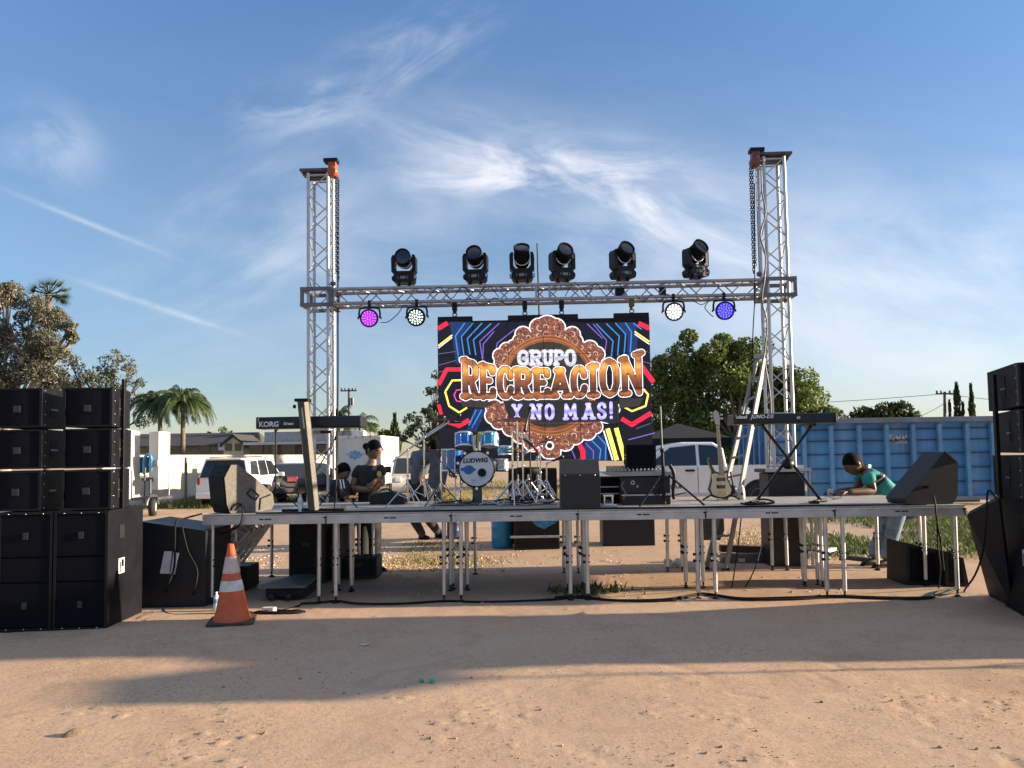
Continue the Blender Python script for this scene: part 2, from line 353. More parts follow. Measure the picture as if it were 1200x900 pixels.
# ------------------------------------------------------------------ stage decks
YF, YB, ZD, X0, S_ = 8.463, 10.50, 0.985, -3.7105, 1.3877
D1 = .78                       # depth of the front row
def make_deck(depth, front):
    t = thing('stage_deck', 'deck', 'stage deck')
    fr = MB(); h = .095; w = S_-.006
    fr.box((0, .012, -h/2-.018), (w, .024, h)); fr.box((0, depth-.012, -h/2-.018), (w, .024, h))
    fr.box((-w/2+.012, depth/2, -h/2-.018), (.024, depth-.05, h-.002)); fr.box((w/2-.012, depth/2, -h/2-.018), (.024, depth-.05, h-.002))
    if front:
        fr.box((0, -.004, -.030), (w, .008, .018)); fr.box((0, -.004, -.104), (w, .008, .018))
    fr.build('frame', ALUD, t, local=True, bevel=.003)
    sf = MB(); sf.box((0, depth/2, -.009), (w, depth-.004, .018)); sf.build('deck_surface', PLY, t, local=True)
    if front:
        q = MB(); q.box((-.03, -.006, -.058), (.045, .006, .014)); q.box((.045, -.006, -.058), (.075, .006, .012)); q.build('sticker', BLACKP, t, local=True)
        q = MB(); q.box((w/2-.01, -.008, -.042), (.03, .014, .018)); q.box((w/2-.006, -.006, -.08), (.008, .008, .06)); q.build('latch', BLACKP, t, local=True)
    for (x, y) in ((-w/2+.09, .055), (w/2-.09, .055), (-w/2+.09, depth-.055), (w/2-.09, depth-.055)):
        lg = MB(); lean = random.uniform(-.012, .012)
        lg.tube([(x, y, -.02-h+.01), (x+lean, y, -ZD+.075)], .0235, 10); o = lg.build('leg', ALU, t, local=True)
        ft = MB(); ft.tube([(x+lean, y, -ZD+.08), (x+lean, y, -ZD+.03)], .012, 8); ft.lathe([(0, 0), (.045, 0), (.045, .012), (.016, .035), (0, .035)], (x+lean, y, -ZD-.012), n=12)
        f = ft.build('foot', BLACKP, t, local=True); f.parent = o
        for zz in (-.50, -.57):
            kn = MB(); kn.tube([(x+lean*.5+.028, y-.01, zz), (x+lean*.5-.030, y-.01, zz), (x+lean*.5-.031, y-.01, zz), (x+lean*.5-.05, y-.01, zz)], [.010, .010, .017, .015], 8)
            k = kn.build('knob', BLACKP, t, local=True); k.parent = o
    return t
front_lab = ['front stage deck under the left wedge monitor and behind the traffic cone', 'front stage deck carrying the foot of the column keyboard stand',
             'empty front stage deck right of the column keyboard stand', 'front stage deck left of the centre monitor, in front of the bass drum',
             'front stage deck under the tripod stand and grey mixing desk', 'front stage deck under the black cross braced keyboard stand']
back_lab = ['rear stage deck behind the left wedge monitor', 'rear stage deck next to the man in black polo shirt', 'rear stage deck under the left cymbal stands',
            'rear stage deck under the drum kit', 'rear stage deck under the bass guitar and mixing desk', 'rear stage deck the man in teal shirt leans on']
p1 = make_deck(D1, True); p2 = make_deck(YB-YF-D1, False)
for i in range(6):
    for p, y, lab, grp in ((p1, YF, front_lab, 'front row of stage decks'), (p2, YF+D1, back_lab, 'rear row of stage decks')):
        loc = (X0+S_*(i+.5), y, ZD)
        if i == 0: p.location = loc; o = p
        else: o = dup(p, loc)
        tag(o, lab[i], None, grp)

# ------------------------------------------------------------------ trusses
TS = .36
def truss_parts(parent, p0, ax, s1, s2, length, bay, matc=TRUSS, matb=TRUSS, rc=.024, rb=.009, breaks=()):
    """box truss with origin corner p0: four chords along ax, side vectors s1 (towards the right) and s2 (away)"""
    p0, ax, s1, s2 = V(p0), V(ax), V(s1), V(s2)
    cs = [p0, p0+s1, p0+s1+s2, p0+s2]
    for c in cs:
        m = MB(); m.tube([c, c+ax*length], rc, 12); m.build('chord', matc, parent)
    br = MB(); n = max(2, round(length/bay)); st = length/n
    faces = [(0, 1, 0), (1, 2, 1), (3, 2, 1), (0, 3, 0)]
    for (a, b_, ph) in faces:
        for k in range(n):
            u0, u1 = k*st, (k+1)*st
            A, B = (a, b_) if (k+ph) % 2 == 0 else (b_, a)
            br.tube([cs[A]+ax*(u0+.02), cs[B]+ax*(u1-.02)], rb, 6)
    for u in (.03, length-.03)+tuple(breaks):
        for (a, b_, _) in faces: br.tube([cs[a]+ax*u, cs[b_]+ax*u], rb*1.4, 6)
    br.build('bracing', matb, parent)
YT = 10.84
def tower(xr, ztop, zbase, label, flip):
    x0 = xr-.285
    t = thing('truss_tower', label, 'truss tower', (x0+.14, YT+.15, 0))
    truss_parts(t, (x0, YT, zbase), (0, 0, 1), (.285, 0, 0), (0, .30, 0), ztop-zbase-.02, .30, breaks=(1.9-zbase+.1, 1.9-zbase+.22))
    tp = MB(); sgn = -1 if flip else 1
    tp.box((x0+.14-.04*sgn*-1*-1, YT+.15, ztop+.035), (.46, .32, .034)); tp.box((x0+.14-.03*sgn, YT+.15, ztop+.0), (.44, .12, .04))
    tp.tube([(x0-.02, YT+.05, ztop-.09), (x0+.30, YT+.05, ztop-.09)], .03, 8)
    tp.build('top_plate', STEEL, t, bevel=.004)
    bs = MB()
    if flip:
        bs.box((x0+.14, YT+.15, zbase-.03), (.62, .50, .05)); bs.box((x0+.14, YT+.15, (zbase-.06)/2), (.50, .44, zbase-.07))
        bs.build('base_box', M('tower_base_dark', (.028, .026, .024), .5, .3, .4, 4, .2, 30), t, bevel=.01)
        e = MB(); e.bar((x0-.16, YT-.11, zbase-.02), (x0+.47, YT-.11, zbase-.02), .03, .05); e.bar((x0+.45, YT-.09, .02), (x0+.45, YT-.09, zbase-.03), .03, .03); e.build('base_trim', ALUD, t, bevel=.003)
    else:
        bs.box((x0+.14, YT+.15, .02), (.7, .7, .03)); bs.build('base_plate', STEEL, t, bevel=.004)
    return t, x0
ZTT = 5.745
TLEFT, XL0 = tower(-2.945, ZTT, .035, 'left aluminium truss tower behind the column keyboard stand', False)
TRIGHT, XR0 = tower(3.605, ZTT+.06, W(918, 549, YT-.05).z, 'right aluminium truss tower on a dark base box beside the ladder', True)

# cross truss, hung in front of the towers on square sleeves
zt_ = (W(380, 338, YT-.07).z + W(900, 327, YT-.07).z)/2; zb_ = (W(380, 356, YT-.07).z + W(900, 346, YT-.07).z)/2
zb_, zt_ = zb_+.005, zt_-.012
tb = thing('cross_truss', 'horizontal aluminium truss between the towers carrying the stage lights', 'truss beam', (.3, YT-.2, zb_))
xa, xb = XL0+.36, XR0-.07
BT = M('beam_aluminium', (.34, .345, .36), .38, .75, .2, 6)
truss_parts(tb, (xa, YT-.07, zb_), (1, 0, 0), (0, 0, zt_-zb_), (0, .30, 0), xb-xa, .255, BT, BT, .026, .009)
for x0, lab in ((XL0, 'L'), (XR0, 'R')):
    q = MB(); yf, yb_ = YT-.085, YT+.385; xl, xr = x0-.09, x0+.375; tt = .05
    for y in (yf, yb_):
        for z in (zb_-.01, zt_+.01): q.box(((xl+xr)/2, y, z), (xr-xl, tt, tt))
        for x in (xl+tt/2, xr-tt/2): q.box((x, y, (zb_+zt_)/2), (tt-.004, tt-.004, zt_-zb_-tt+.03))
    for x in (xl+tt/2, xr-tt/2):
        for z in (zb_-.01, zt_+.01): q.box((x, (yf+yb_)/2, z), (tt-.006, yb_-yf-tt, tt-.006))
    q.build('sleeve_block', M('sleeve_steel', (.15, .155, .165), .45, .6, .2, 6), tb, bevel=.004)
xm = W(630, 345, YT-.1).x
for xx in (xm-.02, xm+.17): j = MB(); j.bar((xx, YT-.075, zb_), (xx, YT-.075, zt_), .03, .03); j.build('splice_plate', BT, tb)

# chain hoists with their chains
def hoist(px, py, label, sgn, col):
    c = W(px, py, YT+.05); t = thing('chain_hoist', label, 'chain hoist', c)
    b_ = MB(); b_.lathe([(0, -.08), (.062, -.08), (.078, -.055), (.078, .055), (.062, .08), (0, .08)], c, rotm('X', R(90)), 20); b_.box(c+V((0, 0, .10)), (.11, .12, .10))
    b_.build('body', col, t, bevel=.006)
    h = MB(); h.tube([c+V((0, 0, .15)), c+V((-.04*sgn, 0, .20)), c+V((-.10*sgn, 0, .19))], .02, 8); h.box(c+V((-.02*sgn, 0, .165)), (.2, .14, .05)); h.build('bracket', BLACKP, t)
    ch = MB()
    for dx, ln in ((.045, 1.5), (.075, 1.62)):
        z = c.z-.08; k = 0
        while z > c.z-ln:
            o = V((c.x+dx*sgn, c.y, z)); ax = V((1, 0, 0)) if k % 2 else V((0, 1, 0))
            ch.tube([o+ax*.014+V((0, 0, .022)), o+ax*.014-V((0, 0, .022)), o-ax*.014-V((0, 0, .022)), o-ax*.014+V((0, 0, .022)), o+ax*.014+V((0, 0, .022))], .006, 4, cap=False); z -= .036; k += 1
    ch.build('chain', M('chain_steel', (.07, .075, .09), .4, .8, .2, 30), t)
    lf = MB(); lf.tube([(c.x+.0*sgn, c.y-.02, c.z-.1), (c.x+.01*sgn, c.y-.04, zt_+.1)], .006, 6); lf.sphere((c.x+.01*sgn, c.y-.04, zt_+.10), .04, 10); lf.build('lifting_chain', STEEL, t)
hoist(390, 202, 'orange chain hoist at the top of the left tower', 1, M('hoist_orange', (.34, .085, .03), .4, .1, .25, 9))
hoist(885, 190, 'dark red chain hoist at the top of the right tower', -1, M('hoist_red', (.16, .05, .035), .4, .1, .3, 9))
cable('dark cable running down the right side of the left tower', [W(397, 210, YT+.2), W(396, 330, YT+.2), W(396, 450, YT+.22), W(394, 586, YT+.25)], .012)
cable('grey cable snaking down the left chord of the right tower', [W(892, 200, YT-.04), W(893, 225, YT-.04), W(897, 250, YT-.05), W(891, 275, YT-.04), W(897, 300, YT-.05), W(896, 326, YT-.13), W(893, 352, YT-.13), W(899, 380, YT-.06), W(896, 420, YT-.04), W(903, 470, YT-.05), W(902, 545, YT-.05)], .011, mat=M('grey_cable', (.10, .09, .09), .5))
cable('thin cable dropping from the beam left of the right tower', [W(884, 215, YT), W(884.5, 345, YT-.1), W(884, 360, YT-.1), W(882, 400, YT-.05), W(880, 500, YT)], .008)
q = MB(); q.tube([W(629.5, 285, YT+.42), W(632, 372, YT+.42), W(634, 470, YT+.42)], [.011, .014, .014], 8); tag(q.build('pole', BLACKP), 'thin black upright pole rising behind the centre of the cross truss', 'pole')

# ------------------------------------------------------------------ moving heads on the cross truss
LENS = M('dark_lens', (.010, .012, .018), .08, 0, .1, 5, spec=.9)
def make_head(tilt):
    t = thing('moving_head_light', 'm', 'stage light')
    b_ = MB(); poly = [(-.13, 0, .05), (.13, 0, .05), (.155, 0, .09), (.155, 0, .13), (.12, 0, .165), (-.12, 0, .165), (-.155, 0, .13), (-.155, 0, .09)]
    b_.prism([(x, -.115, z) for x, y, z in poly], (0, .23, 0)); b_.build('base', BLACKP, t, local=True, bevel=.008)
    d = MB(); d.box((-.005, -.117, .115), (.075, .006, .04)); d.box((.06, -.117, .115), (.012, .005, .04)); d.box((-.075, -.117, .115), (.012, .005, .03)); d.build('display', M('light_display', (.16, .18, .19), .25), t, local=True)
    for x in (-.075, .075): c_ = MB(); c_.box((x, 0, .025), (.025, .05, .055)); c_.tube([(x, -.035, .0), (x, .035, .0)], .03, 10); c_.build('clamp', BLACKP, t, local=True)
    for x in (-.15, .15): c_ = MB(); c_.tube(catmull([(x*.9, -.03, .08), (x*1.12, -.03, .10), (x*1.14, -.03, .15)], 4), .009, 6); c_.build('carry_handle', BLACKP, t, local=True)
    yk = MB()
    prof = [(-.175, .21), (-.13, .165), (.13, .165), (.175, .21), (.175, .40), (.155, .44), (.125, .44), (.125, .26), (.09, .215), (-.09, .215), (-.125, .26), (-.125, .44), (-.155, .44), (-.175, .40)]
    yk.add([(x, -.075, z) for x, z in prof]+[(x, .075, z) for x, z in prof], [], 0)
    n = len(prof); o = len(yk.v)-2*n
    for i in range(n): yk.f.append([o+i, o+(i+1) % n, o+n+(i+1) % n, o+n+i]); yk.m.append(0); yk.s.append(False)
    for side, sg in ((0, 1), (n, -1)):
        for quad in ([0, 1, 10, 11], [1, 2, 9, 10], [2, 3, 8, 9], [3, 4, 7, 8], [4, 5, 6, 7], [0, 11, 12, 13]):
            idx = [o+side+k for k in quad]; yk.f.append(idx if sg > 0 else idx[::-1]); yk.m.append(0); yk.s.append(False)
    yk.build('yoke', BLACKP, t, local=True, bevel=.006)
    hd = MB(); rt = rotm('X', R(90)) @ rotm('X', tilt*0)
    c0 = V((0, 0, .385)); rot = rotm('X', R(90)-tilt)
    hd.lathe([(0, -.15), (.07, -.15), (.095, -.12), (.112, -.06), (.116, .02), (.110, .10), (.116, .12), (.116, .165), (.104, .165), (.100, .150)], c0, rot, 24)
    hd.build('lamp_head', BLACK, t, local=True)
    ln = MB(); ln.lathe([(0, .158), (.06, .156), (.102, .148)], c0, rot, 24); ln.build('lens', LENS, t, local=True)
    rg = MB()
    pts = []
    for k in range(13):
        a = R(200)+R(140)*k/12; pts.append(V((.118*math.cos(a), -.055, .385+.125*math.sin(a))))
    rg.tube(pts, .008, 6); rg.build('chrome_trim', M('bright_trim', (.6, .6, .6), .3, .3), t, local=True)
    return t
protos = {}
heads = [(474, 333, 5, 0, 'leftmost moving head light on the truss, its lens facing the crowd'), (557.5, 331, 18, -5, 'moving head light second from the left on the truss, tilted up'),
         (612, 330, 48, 0, 'moving head light beside the thin black pole, its head pointing up'), (659, 329.5, 26, 22, 'moving head light just right of the thin black pole, turned to the side'),
         (730, 328, 27, 25, 'moving head light second from the right on the truss, turned aside'), (815.5, 324.5, 28, 28, 'rightmost moving head light on the truss, turned aside')]
for px, py, tilt, pan, lab in heads:
    p = W(px, py, YT+.06); p.z = zt_+.035; t = make_head(R(tilt)); t.location = p; t.rotation_euler = (0, 0, R(pan)); t.scale = (1.0, 1.0, 1.03)
    tag(t, lab, None, 'moving head lights on the cross truss')

# ------------------------------------------------------------------ par cans under the truss
def make_par(lens):
    t = thing('par_can_light', 'p', 'stage light')
    c_ = MB(); c_.box((0, 0, .0), (.045, .06, .10)); c_.tube([(0, 0, -.04), (0, 0, -.075)], .018, 8); c_.build('clamp', BLACKP, t, local=True)
    y = MB(); pts = catmull([(-.165, 0, -.235), (-.165, 0, -.13), (-.12, 0, -.075), (.12, 0, -.075), (.165, 0, -.13), (.165, 0, -.235)], 5)
    for a, b_ in zip(pts, pts[1:]): y.bar(a, b_, .03, .008, up=(0, 1, 0))
    for x in (-.175, .175): y.tube([(x, 0, -.235), (x*1.1, 0, -.235)], .022, 8)
    y.build('bracket', BLACKP, t, local=True)
    rot = rotm('X', R(90+12)); c0 = V((0, 0, -.235))
    cn = MB(); cn.lathe([(0, -.10), (.09, -.10), (.12, -.07), (.14, -.01), (.148, .02), (.148, .075), (.128, .075), (.124, .062)], c0, rot, 28); cn.build('can', BLACKP, t, local=True)
    ln = MB(); ln.lathe([(0, .064), (.126, .063)], c0, rot, 28); ln.build('lens', lens[0], t, local=True)
    dt = MB()
    for r_, n in ((.03, 5), (.068, 10), (.104, 14)):
        for k in range(n):
            a = 2*math.pi*k/n; dt.lathe([(0, .070), (.013, .068), (.014, .064)], c0+rot @ V((r_*math.cos(a), r_*math.sin(a), 0)), rot, 8)
    dt.build('led_cluster', lens[1], t, local=True)
    return t
def em(name, col, st): return M(name, col, .3, 0, .05, 5, emit=st)
pars = [(433, 357, (em('led_purple_face', (.16, .015, .34), .55), em('led_purple', (.42, .07, .72), .9)), 'par can light glowing purple under the left end of the truss', 4),
        (488.5, 357, (M('par_black_face', (.02, .02, .02), .4), em('led_mint', (.72, .9, .78), .9)), 'par can light with greenish white dots, second from the left', -6),
        (789, 351, (em('par_white_face', (.30, .31, .31), .3), em('led_white', (.9, .9, .9), 1.1)), 'par can light with plain white dots near the right end of the truss', 0),
        (848, 349, (em('led_blue_face', (.012, .012, .55), .9), em('led_blue', (.10, .09, .95), 1.1)), 'par can light glowing blue at the right end of the truss', 2)]
for px, py, l, lab, rz in pars:
    p = W(px, py, YT-.07); p.z = zb_-.01; t = make_par(l); t.location = p; t.scale = (.88, .88, .88); t.rotation_euler = (0, 0, R(rz)); tag(t, lab, None, 'par can lights under the cross truss')
cable('thin black cable looping between the two left par lights', [W(446, 378, YT), W(455, 377, YT), W(466, 368, YT-.03), W(474, 358, YT-.06), W(482, 366, YT-.03)], .006)
cable('thin black cable drooping from the beam to the blue par light', [W(812, 352, YT-.1), W(822, 357, YT-.1), W(831, 352, YT-.1), W(826, 360, YT-.08), W(832, 368, YT-.05), W(836, 371, YT)], .006)

# ------------------------------------------------------------------ LED video wall
LX, LW, LH, LZ = -1.366, 3.0, 2.0, 3.508
YS = YT-.05
vw = thing('video_wall', 'dark LED video wall showing the band name in an ornate round frame', 'LED screen', (LX+1.5, YS, LZ-LH))
for i in range(6):
    for k in range(4):
        q = MB(); q.box((LX+.25+.5*i, YS+.045, LZ-.25-.5*k), (.498, .08, .498)); q.build('cabinet', BLACKP, vw, bevel=.002)
for (a, b_) in ((0, 1), (2, 4), (5, 6)):
    q = MB(); q.box((LX+.25*(a+b_), YS+.05, LZ+.035), (.5*(b_-a)-.004, .07, .066)); q.build('header_bar', BLACKP, vw, bevel=.003)
K = 3.0/1060
def scr(zx, zy, lay=0): return V((LX+(zx-60)*K, YS-.002-lay*.0006, LZ-((zy-80)+(zx-60)*.0245)*K*.985))
def emc(name, col, st=.85): return M('screen_'+name, col, .35, 0, .05, 2, emit=st, spec=.3)
EB = .62
SM = [emc('black', (.006, .006, .011), .6), emc('blue', (.03, .16, .40), EB), emc('purple', (.13, .09, .36), EB), emc('red', (.70, .015, .04), EB), emc('yellow', (.82, .70, .10), EB),
      emc('white', (.70, .66, .67), EB), emc('grey', (.10, .09, .14), EB), emc('pink', (.55, .05, .22), EB), emc('navy', (.010, .022, .075), EB)]
art = MB()
def pline(mb, pts, w, lay, m, joint=True, ends=False, warp=None):
    pts = [V((a, b_, 0)) for a, b_ in pts]
    for i in range(len(pts)-1):
        a, b_ = pts[i], pts[i+1]; d = (b_-a)
        if d.length < 1e-6: continue
        d.normalize(); n = V((-d.y, d.x, 0))*w/2
        vs = [a+n, a-n, b_-n, b_+n]
        mb.add([scr(p.x, p.y, lay+.02*i) for p in vs], [(0, 1, 2, 3)], m)
    for i, p in enumerate(pts):
        if (joint and 0 < i < len(pts)-1) or ends: disc(mb, p.x, p.y, w/2, w/2, lay+.3+.01*i, m, 10)
def disc(mb, x, y, rx, ry, lay, m, n=28):
    mb.add([scr(x+rx*math.cos(2*math.pi*k/n), y+ry*math.sin(2*math.pi*k/n), lay) for k in range(n)], [tuple(range(n))], m)
art.add([scr(62, 82), scr(1118, 82), scr(1118, 782), scr(62, 782)], [(0, 1, 2, 3)], 0)
for pts in ([(120, 82), (235, 82), (170, 160), (185, 300), (150, 300), (135, 160)], [(1050, 82), (960, 82), (1010, 150), (1005, 250), (1050, 250), (1060, 150)], [(240, 525), (300, 525), (250, 640), (200, 640)], [(790, 690), (880, 650), (900, 780), (760, 780)]):
    art.add([scr(a, b_, 1) for a, b_ in pts], [tuple(range(len(pts)))], 8)
bl = [[(198, 88), (150, 155), (167, 285)], [(240, 88), (180, 158), (192, 255)], [(285, 88), (210, 168), (222, 250)], [(330, 90), (240, 174), (252, 255)],
      [(905, 88), (968, 152), (958, 250)], [(950, 85), (1000, 142), (990, 245)], [(1000, 84), (1030, 132), (1020, 240)], [(855, 90), (937, 178), (926, 260)], [(850, 655), (890, 700), (886, 778)], [(820, 680), (864, 725), (857, 775)], [(250, 530), (212, 610)], [(278, 530), (228, 620)], [(1040, 86), (1080, 118)]]
pu = [[(372, 88), (272, 182), (284, 270)], [(345, 130), (290, 195), (286, 275)], [(450, 118), (360, 190), (354, 220)], [(810, 90), (885, 165)], [(840, 90), (905, 175), (893, 250)], [(1000, 676), (1132, 640)], [(788, 692), (828, 735), (826, 775)], [(720, 728), (738, 772)]]
for p in bl: pline(art, p, 6, 2, 1)
for p in pu: pline(art, p, 4.5, 2, 2)
for p, w in (([(63, 118), (112, 88)], 22), ([(63, 405), (105, 326), (190, 326)], 20), ([(63, 505), (76, 555)], 16), ([(108, 592), (165, 612), (214, 582)], 22), ([(1065, 66+20), (1118, 92+20)], 24),
             ([(1072, 300), (1132, 385)], 24), ([(970, 570), (1020, 600), (1117, 540)], 22), ([(762, 705), (775, 735), (775, 778)], 24)): pline(art, p, w, 2, 3)
for p, w in (([(64, 205), (134, 150)], 7), ([(190, 380), (132, 382), (96, 440), (115, 512), (165, 545), (204, 520)], 9), ([(1045, 128), (1117, 180)], 7), ([(1082, 420), (1104, 448), (1090, 505), (1022, 532), (985, 512)], 9), ([(900, 620), (942, 778)], 22), ([(942, 617), (982, 778)], 22)): pline(art, p, w, 2.5, 4)
for p, w in (([(64, 217), (134, 162)], 5), ([(1045, 141), (1117, 193)], 6), ([(880, 630), (922, 778)], 7)): pline(art, p, w, 2.5, 5)
for p, w in (([(64, 247), (150, 234)], 3), ([(64, 305), (150, 280)], 3), ([(64, 340), (160, 318)], 3), ([(1050, 215), (1117, 235)], 3), ([(1040, 270), (1117, 290)], 3), ([(1040, 620), (1117, 590)], 3)): pline(art, p, w, 2, 6)
pline(art, [(178, 428), (152, 432), (140, 457), (152, 486), (178, 490)], 6, 2.6, 7)
art.build('screen_face', SM, vw)
# ornate frame
def screen_tex(name, stops, scale, st=EB, kind='VORONOI'):
    m = bpy.data.materials.new('screen_'+name); m.use_nodes = True; nt = m.node_tree; b_ = nt.nodes['Principled BSDF']
    tcn = nt.nodes.new('ShaderNodeTexCoord'); n1 = nt.nodes.new('ShaderNodeTexNoise'); n1.inputs['Scale'].default_value = scale; n1.inputs['Detail'].default_value = 3; n1.inputs['Distortion'].default_value = 1.6
    nt.links.new(tcn.outputs['Object'], n1.inputs['Vector']); rp = nt.nodes.new('ShaderNodeValToRGB'); e = rp.color_ramp.elements
    while len(e) < len(stops): e.new(.5)
    for q, (p, c) in zip(e, stops): q.position = p; q.color = (*c, 1)
    nt.links.new(n1.outputs['Fac'], rp.inputs['Fac']); nt.links.new(rp.outputs['Color'], b_.inputs['Base Color']); nt.links.new(rp.outputs['Color'], b_.inputs['Emission Color']); b_.inputs['Emission Strength'].default_value = st
    b_.inputs['Roughness'].default_value = .4; return m
ORN = screen_tex('ornament_carving', [(.30, (.020, .008, .008)), (.42, (.09, .030, .022)), (.5, (.20, .07, .045)), (.56, (.05, .018, .016)), (.63, (.30, .11, .04)), (.71, (.6, .42, .34))], 24)
RIM = screen_tex('copper_rim', [(.3, (.11, .036, .014)), (.7, (.22, .075, .03))], 3)
DISC = screen_tex('dark_disc', [(.3, (.016, .013, .008)), (.7, (.035, .028, .02))], 4)
orn = MB(); lobes = []
for k in range(34):
    a = 2*math.pi*(k+.5)/34; rr = 26+8*math.sin(k*2.1); x = 612+250*math.cos(a)*(1.0); y = 405+262*math.sin(a)*1.0
    if -.3 < math.sin(a) < .3: continue
    lobes.append((x, y, rr+10))
for x, y, r_ in ((612, 110, 60), (570, 110, 45), (654, 110, 45), (490, 145, 38), (735, 145, 38), (408, 225, 36), (822, 215, 38), (855, 245, 38), (375, 255, 36), (340, 520, 40), (335, 560, 40), (360, 590, 36), (900, 540, 50), (930, 520, 30),
                 (420, 620, 40), (470, 655, 42), (530, 690, 46), (615, 720, 52), (600, 745, 26), (640, 748, 24), (690, 690, 42), (740, 660, 40), (800, 635, 42), (840, 610, 34)): lobes.append((x, y, r_))
for i, (x, y, r_) in enumerate(lobes): disc(orn, x, y, r_+6, r_+6, 3+.01*i, 0, 20)
for i, (x, y, r_) in enumerate(lobes): disc(orn, x, y, r_, r_, 4.2+.01*i, 1, 20)
for i, (x, y, r_) in enumerate(lobes):
    for k in range(3):
        a = i*1.3+k*2.1+math.sin(i*3.7); q = r_*(.30+.14*math.sin(i*2.3+k))
        pline(orn, [(x+q*math.cos(a+t)*(1-.09*t)+q*.4*math.cos(a), y+q*math.sin(a+t)*(1-.09*t)) for t in (0, .8, 1.6, 2.4, 3.2)], (3.5, 2.5, 4)[k], 5.2+.005*i, (4, 5, 6)[(i+k) % 3])
disc(orn, 612, 405, 238, 250, 6.2, 2, 60); disc(orn, 612, 400, 212, 218, 6.8, 3, 60)
for rx, ry in ((226, 236), (240, 252)): pline(orn, [(612+rx*math.cos(t*.105), 403+ry*math.sin(t*.105)) for t in range(61)], 4, 7.0, 4, joint=False)
disc(orn, 612, 708, 22, 22, 7.0, 0); disc(orn, 612, 708, 14, 14, 7.6, 5); 
sm_ = MB()
for i in range(1, 6): sm_.box((LX+.5*i, YS-.018, LZ-LH/2), (.005, .001, LH))
for k in range(1, 4): sm_.box((LX+LW/2, YS-.0185, LZ-.5*k), (LW, .001, .005))
sm_.build('panel_seams', BLACKP, vw)
orn.build('round_ornament', [SM[5], ORN, RIM, DISC, emc('amber', (.30, .115, .035), EB), emc('darkbrown', (.03, .012, .008), EB), emc('pale_brown', (.46, .31, .25), EB)], vw)
# lettering built from strokes
GL = {
 'R': [[(.16, 0), (.16, 1)], [(.16, .96), (.68, .96), (.86, .86), (.88, .72), (.84, .58), (.66, .50), (.16, .50)], [(.52, .48), (.86, .02)], [(0, .03), (.34, .03)], [(.72, .03), (1.02, .03)], [(0, .97), (.2, .97)]],
 'E': [[(.16, 0), (.16, 1)], [(0, .96), (.88, .96), (.88, .80)], [(.16, .52), (.64, .52)], [(0, .04), (.9, .04), (.9, .22)]],
 'C': [[(.88, .70), (.82, .86), (.62, .97), (.40, .97), (.2, .84), (.12, .62), (.12, .38), (.2, .16), (.40, .03), (.62, .03), (.84, .15), (.9, .30)]],
 'A': [[(.14, .02), (.5, .97)], [(.5, .97), (.86, .02)], [(.28, .33), (.72, .33)], [(0, .03), (.3, .03)], [(.7, .03), (1, .03)], [(.34, .97), (.6, .97)]],
 'I': [[(.5, 0), (.5, 1)], [(.15, .97), (.85, .97)], [(.15, .03), (.85, .03)]],
 'O': [[(.5, .98), (.25, .90), (.12, .68), (.12, .32), (.25, .10), (.5, .02), (.75, .10), (.88, .32), (.88, .68), (.75, .90), (.5, .98)]],
 'N': [[(.16, .02), (.16, .97)], [(.16, .97), (.84, .05)], [(.84, .03), (.84, .98)], [(0, .03), (.32, .03)], [(0, .97), (.2, .97)], [(.68, .97), (1, .97)]],
 'G': [[(.88, .74), (.80, .90), (.6, .98), (.36, .95), (.16, .78), (.11, .5), (.18, .2), (.38, .04), (.62, .02), (.88, .14), (.88, .46), (.56, .46)]],
 'U': [[(.14, .97), (.14, .3), (.28, .08), (.5, .02), (.72, .08), (.86, .3), (.86, .97)], [(0, .97), (.28, .97)], [(.72, .97), (1, .97)]],
 'P': [[(.16, 0), (.16, 1)], [(.05, .96), (.66, .96), (.86, .86), (.88, .70), (.84, .56), (.64, .46), (.16, .46)], [(0, .03), (.36, .03)]],
 'Y': [[(.08, .97), (.5, .48)], [(.92, .97), (.5, .48)], [(.5, .48), (.5, .02)], [(.3, .03), (.7, .03)], [(0, .97), (.22, .97)], [(.78, .97), (1, .97)]],
 'M': [[(.12, .02), (.16, .97)], [(.16, .97), (.5, .30)], [(.5, .30), (.84, .97)], [(.84, .97), (.88, .02)], [(0, .03), (.26, .03)], [(.74, .03), (1, .03)]],
 'S': [[(.84, .74), (.78, .90), (.55, .98), (.28, .93), (.15, .76), (.24, .60), (.5, .51), (.76, .42), (.87, .25), (.76, .08), (.48, .02), (.22, .08), (.13, .26)]],
 '!': [[(.5, .97), (.5, .34)], [(.5, .06), (.5, .03)]],
}
def letters(seq, w, lay, mats, out, name, inner=None):
    mb = MB()
    for (ch, xl, xr, tl, tr, bl_, br) in seq:
        def mp(a, b_): x = xl+(xr-xl)*a; t = tl+(tr-tl)*a; bo = bl_+(br-bl_)*a; return (x, bo+(t-bo)*b_)
        ins = w/2/max(1, (xr-xl))
        for st in GL[ch]:
            pts = [mp(ins*.6+a*(1-1.2*ins), .06+b_*.88) for a, b_ in st]
            for (ww, m, ly) in out: pline(mb, pts, w+ww, lay+ly, m, ends=True)
    return mb.build(name, mats, vw)
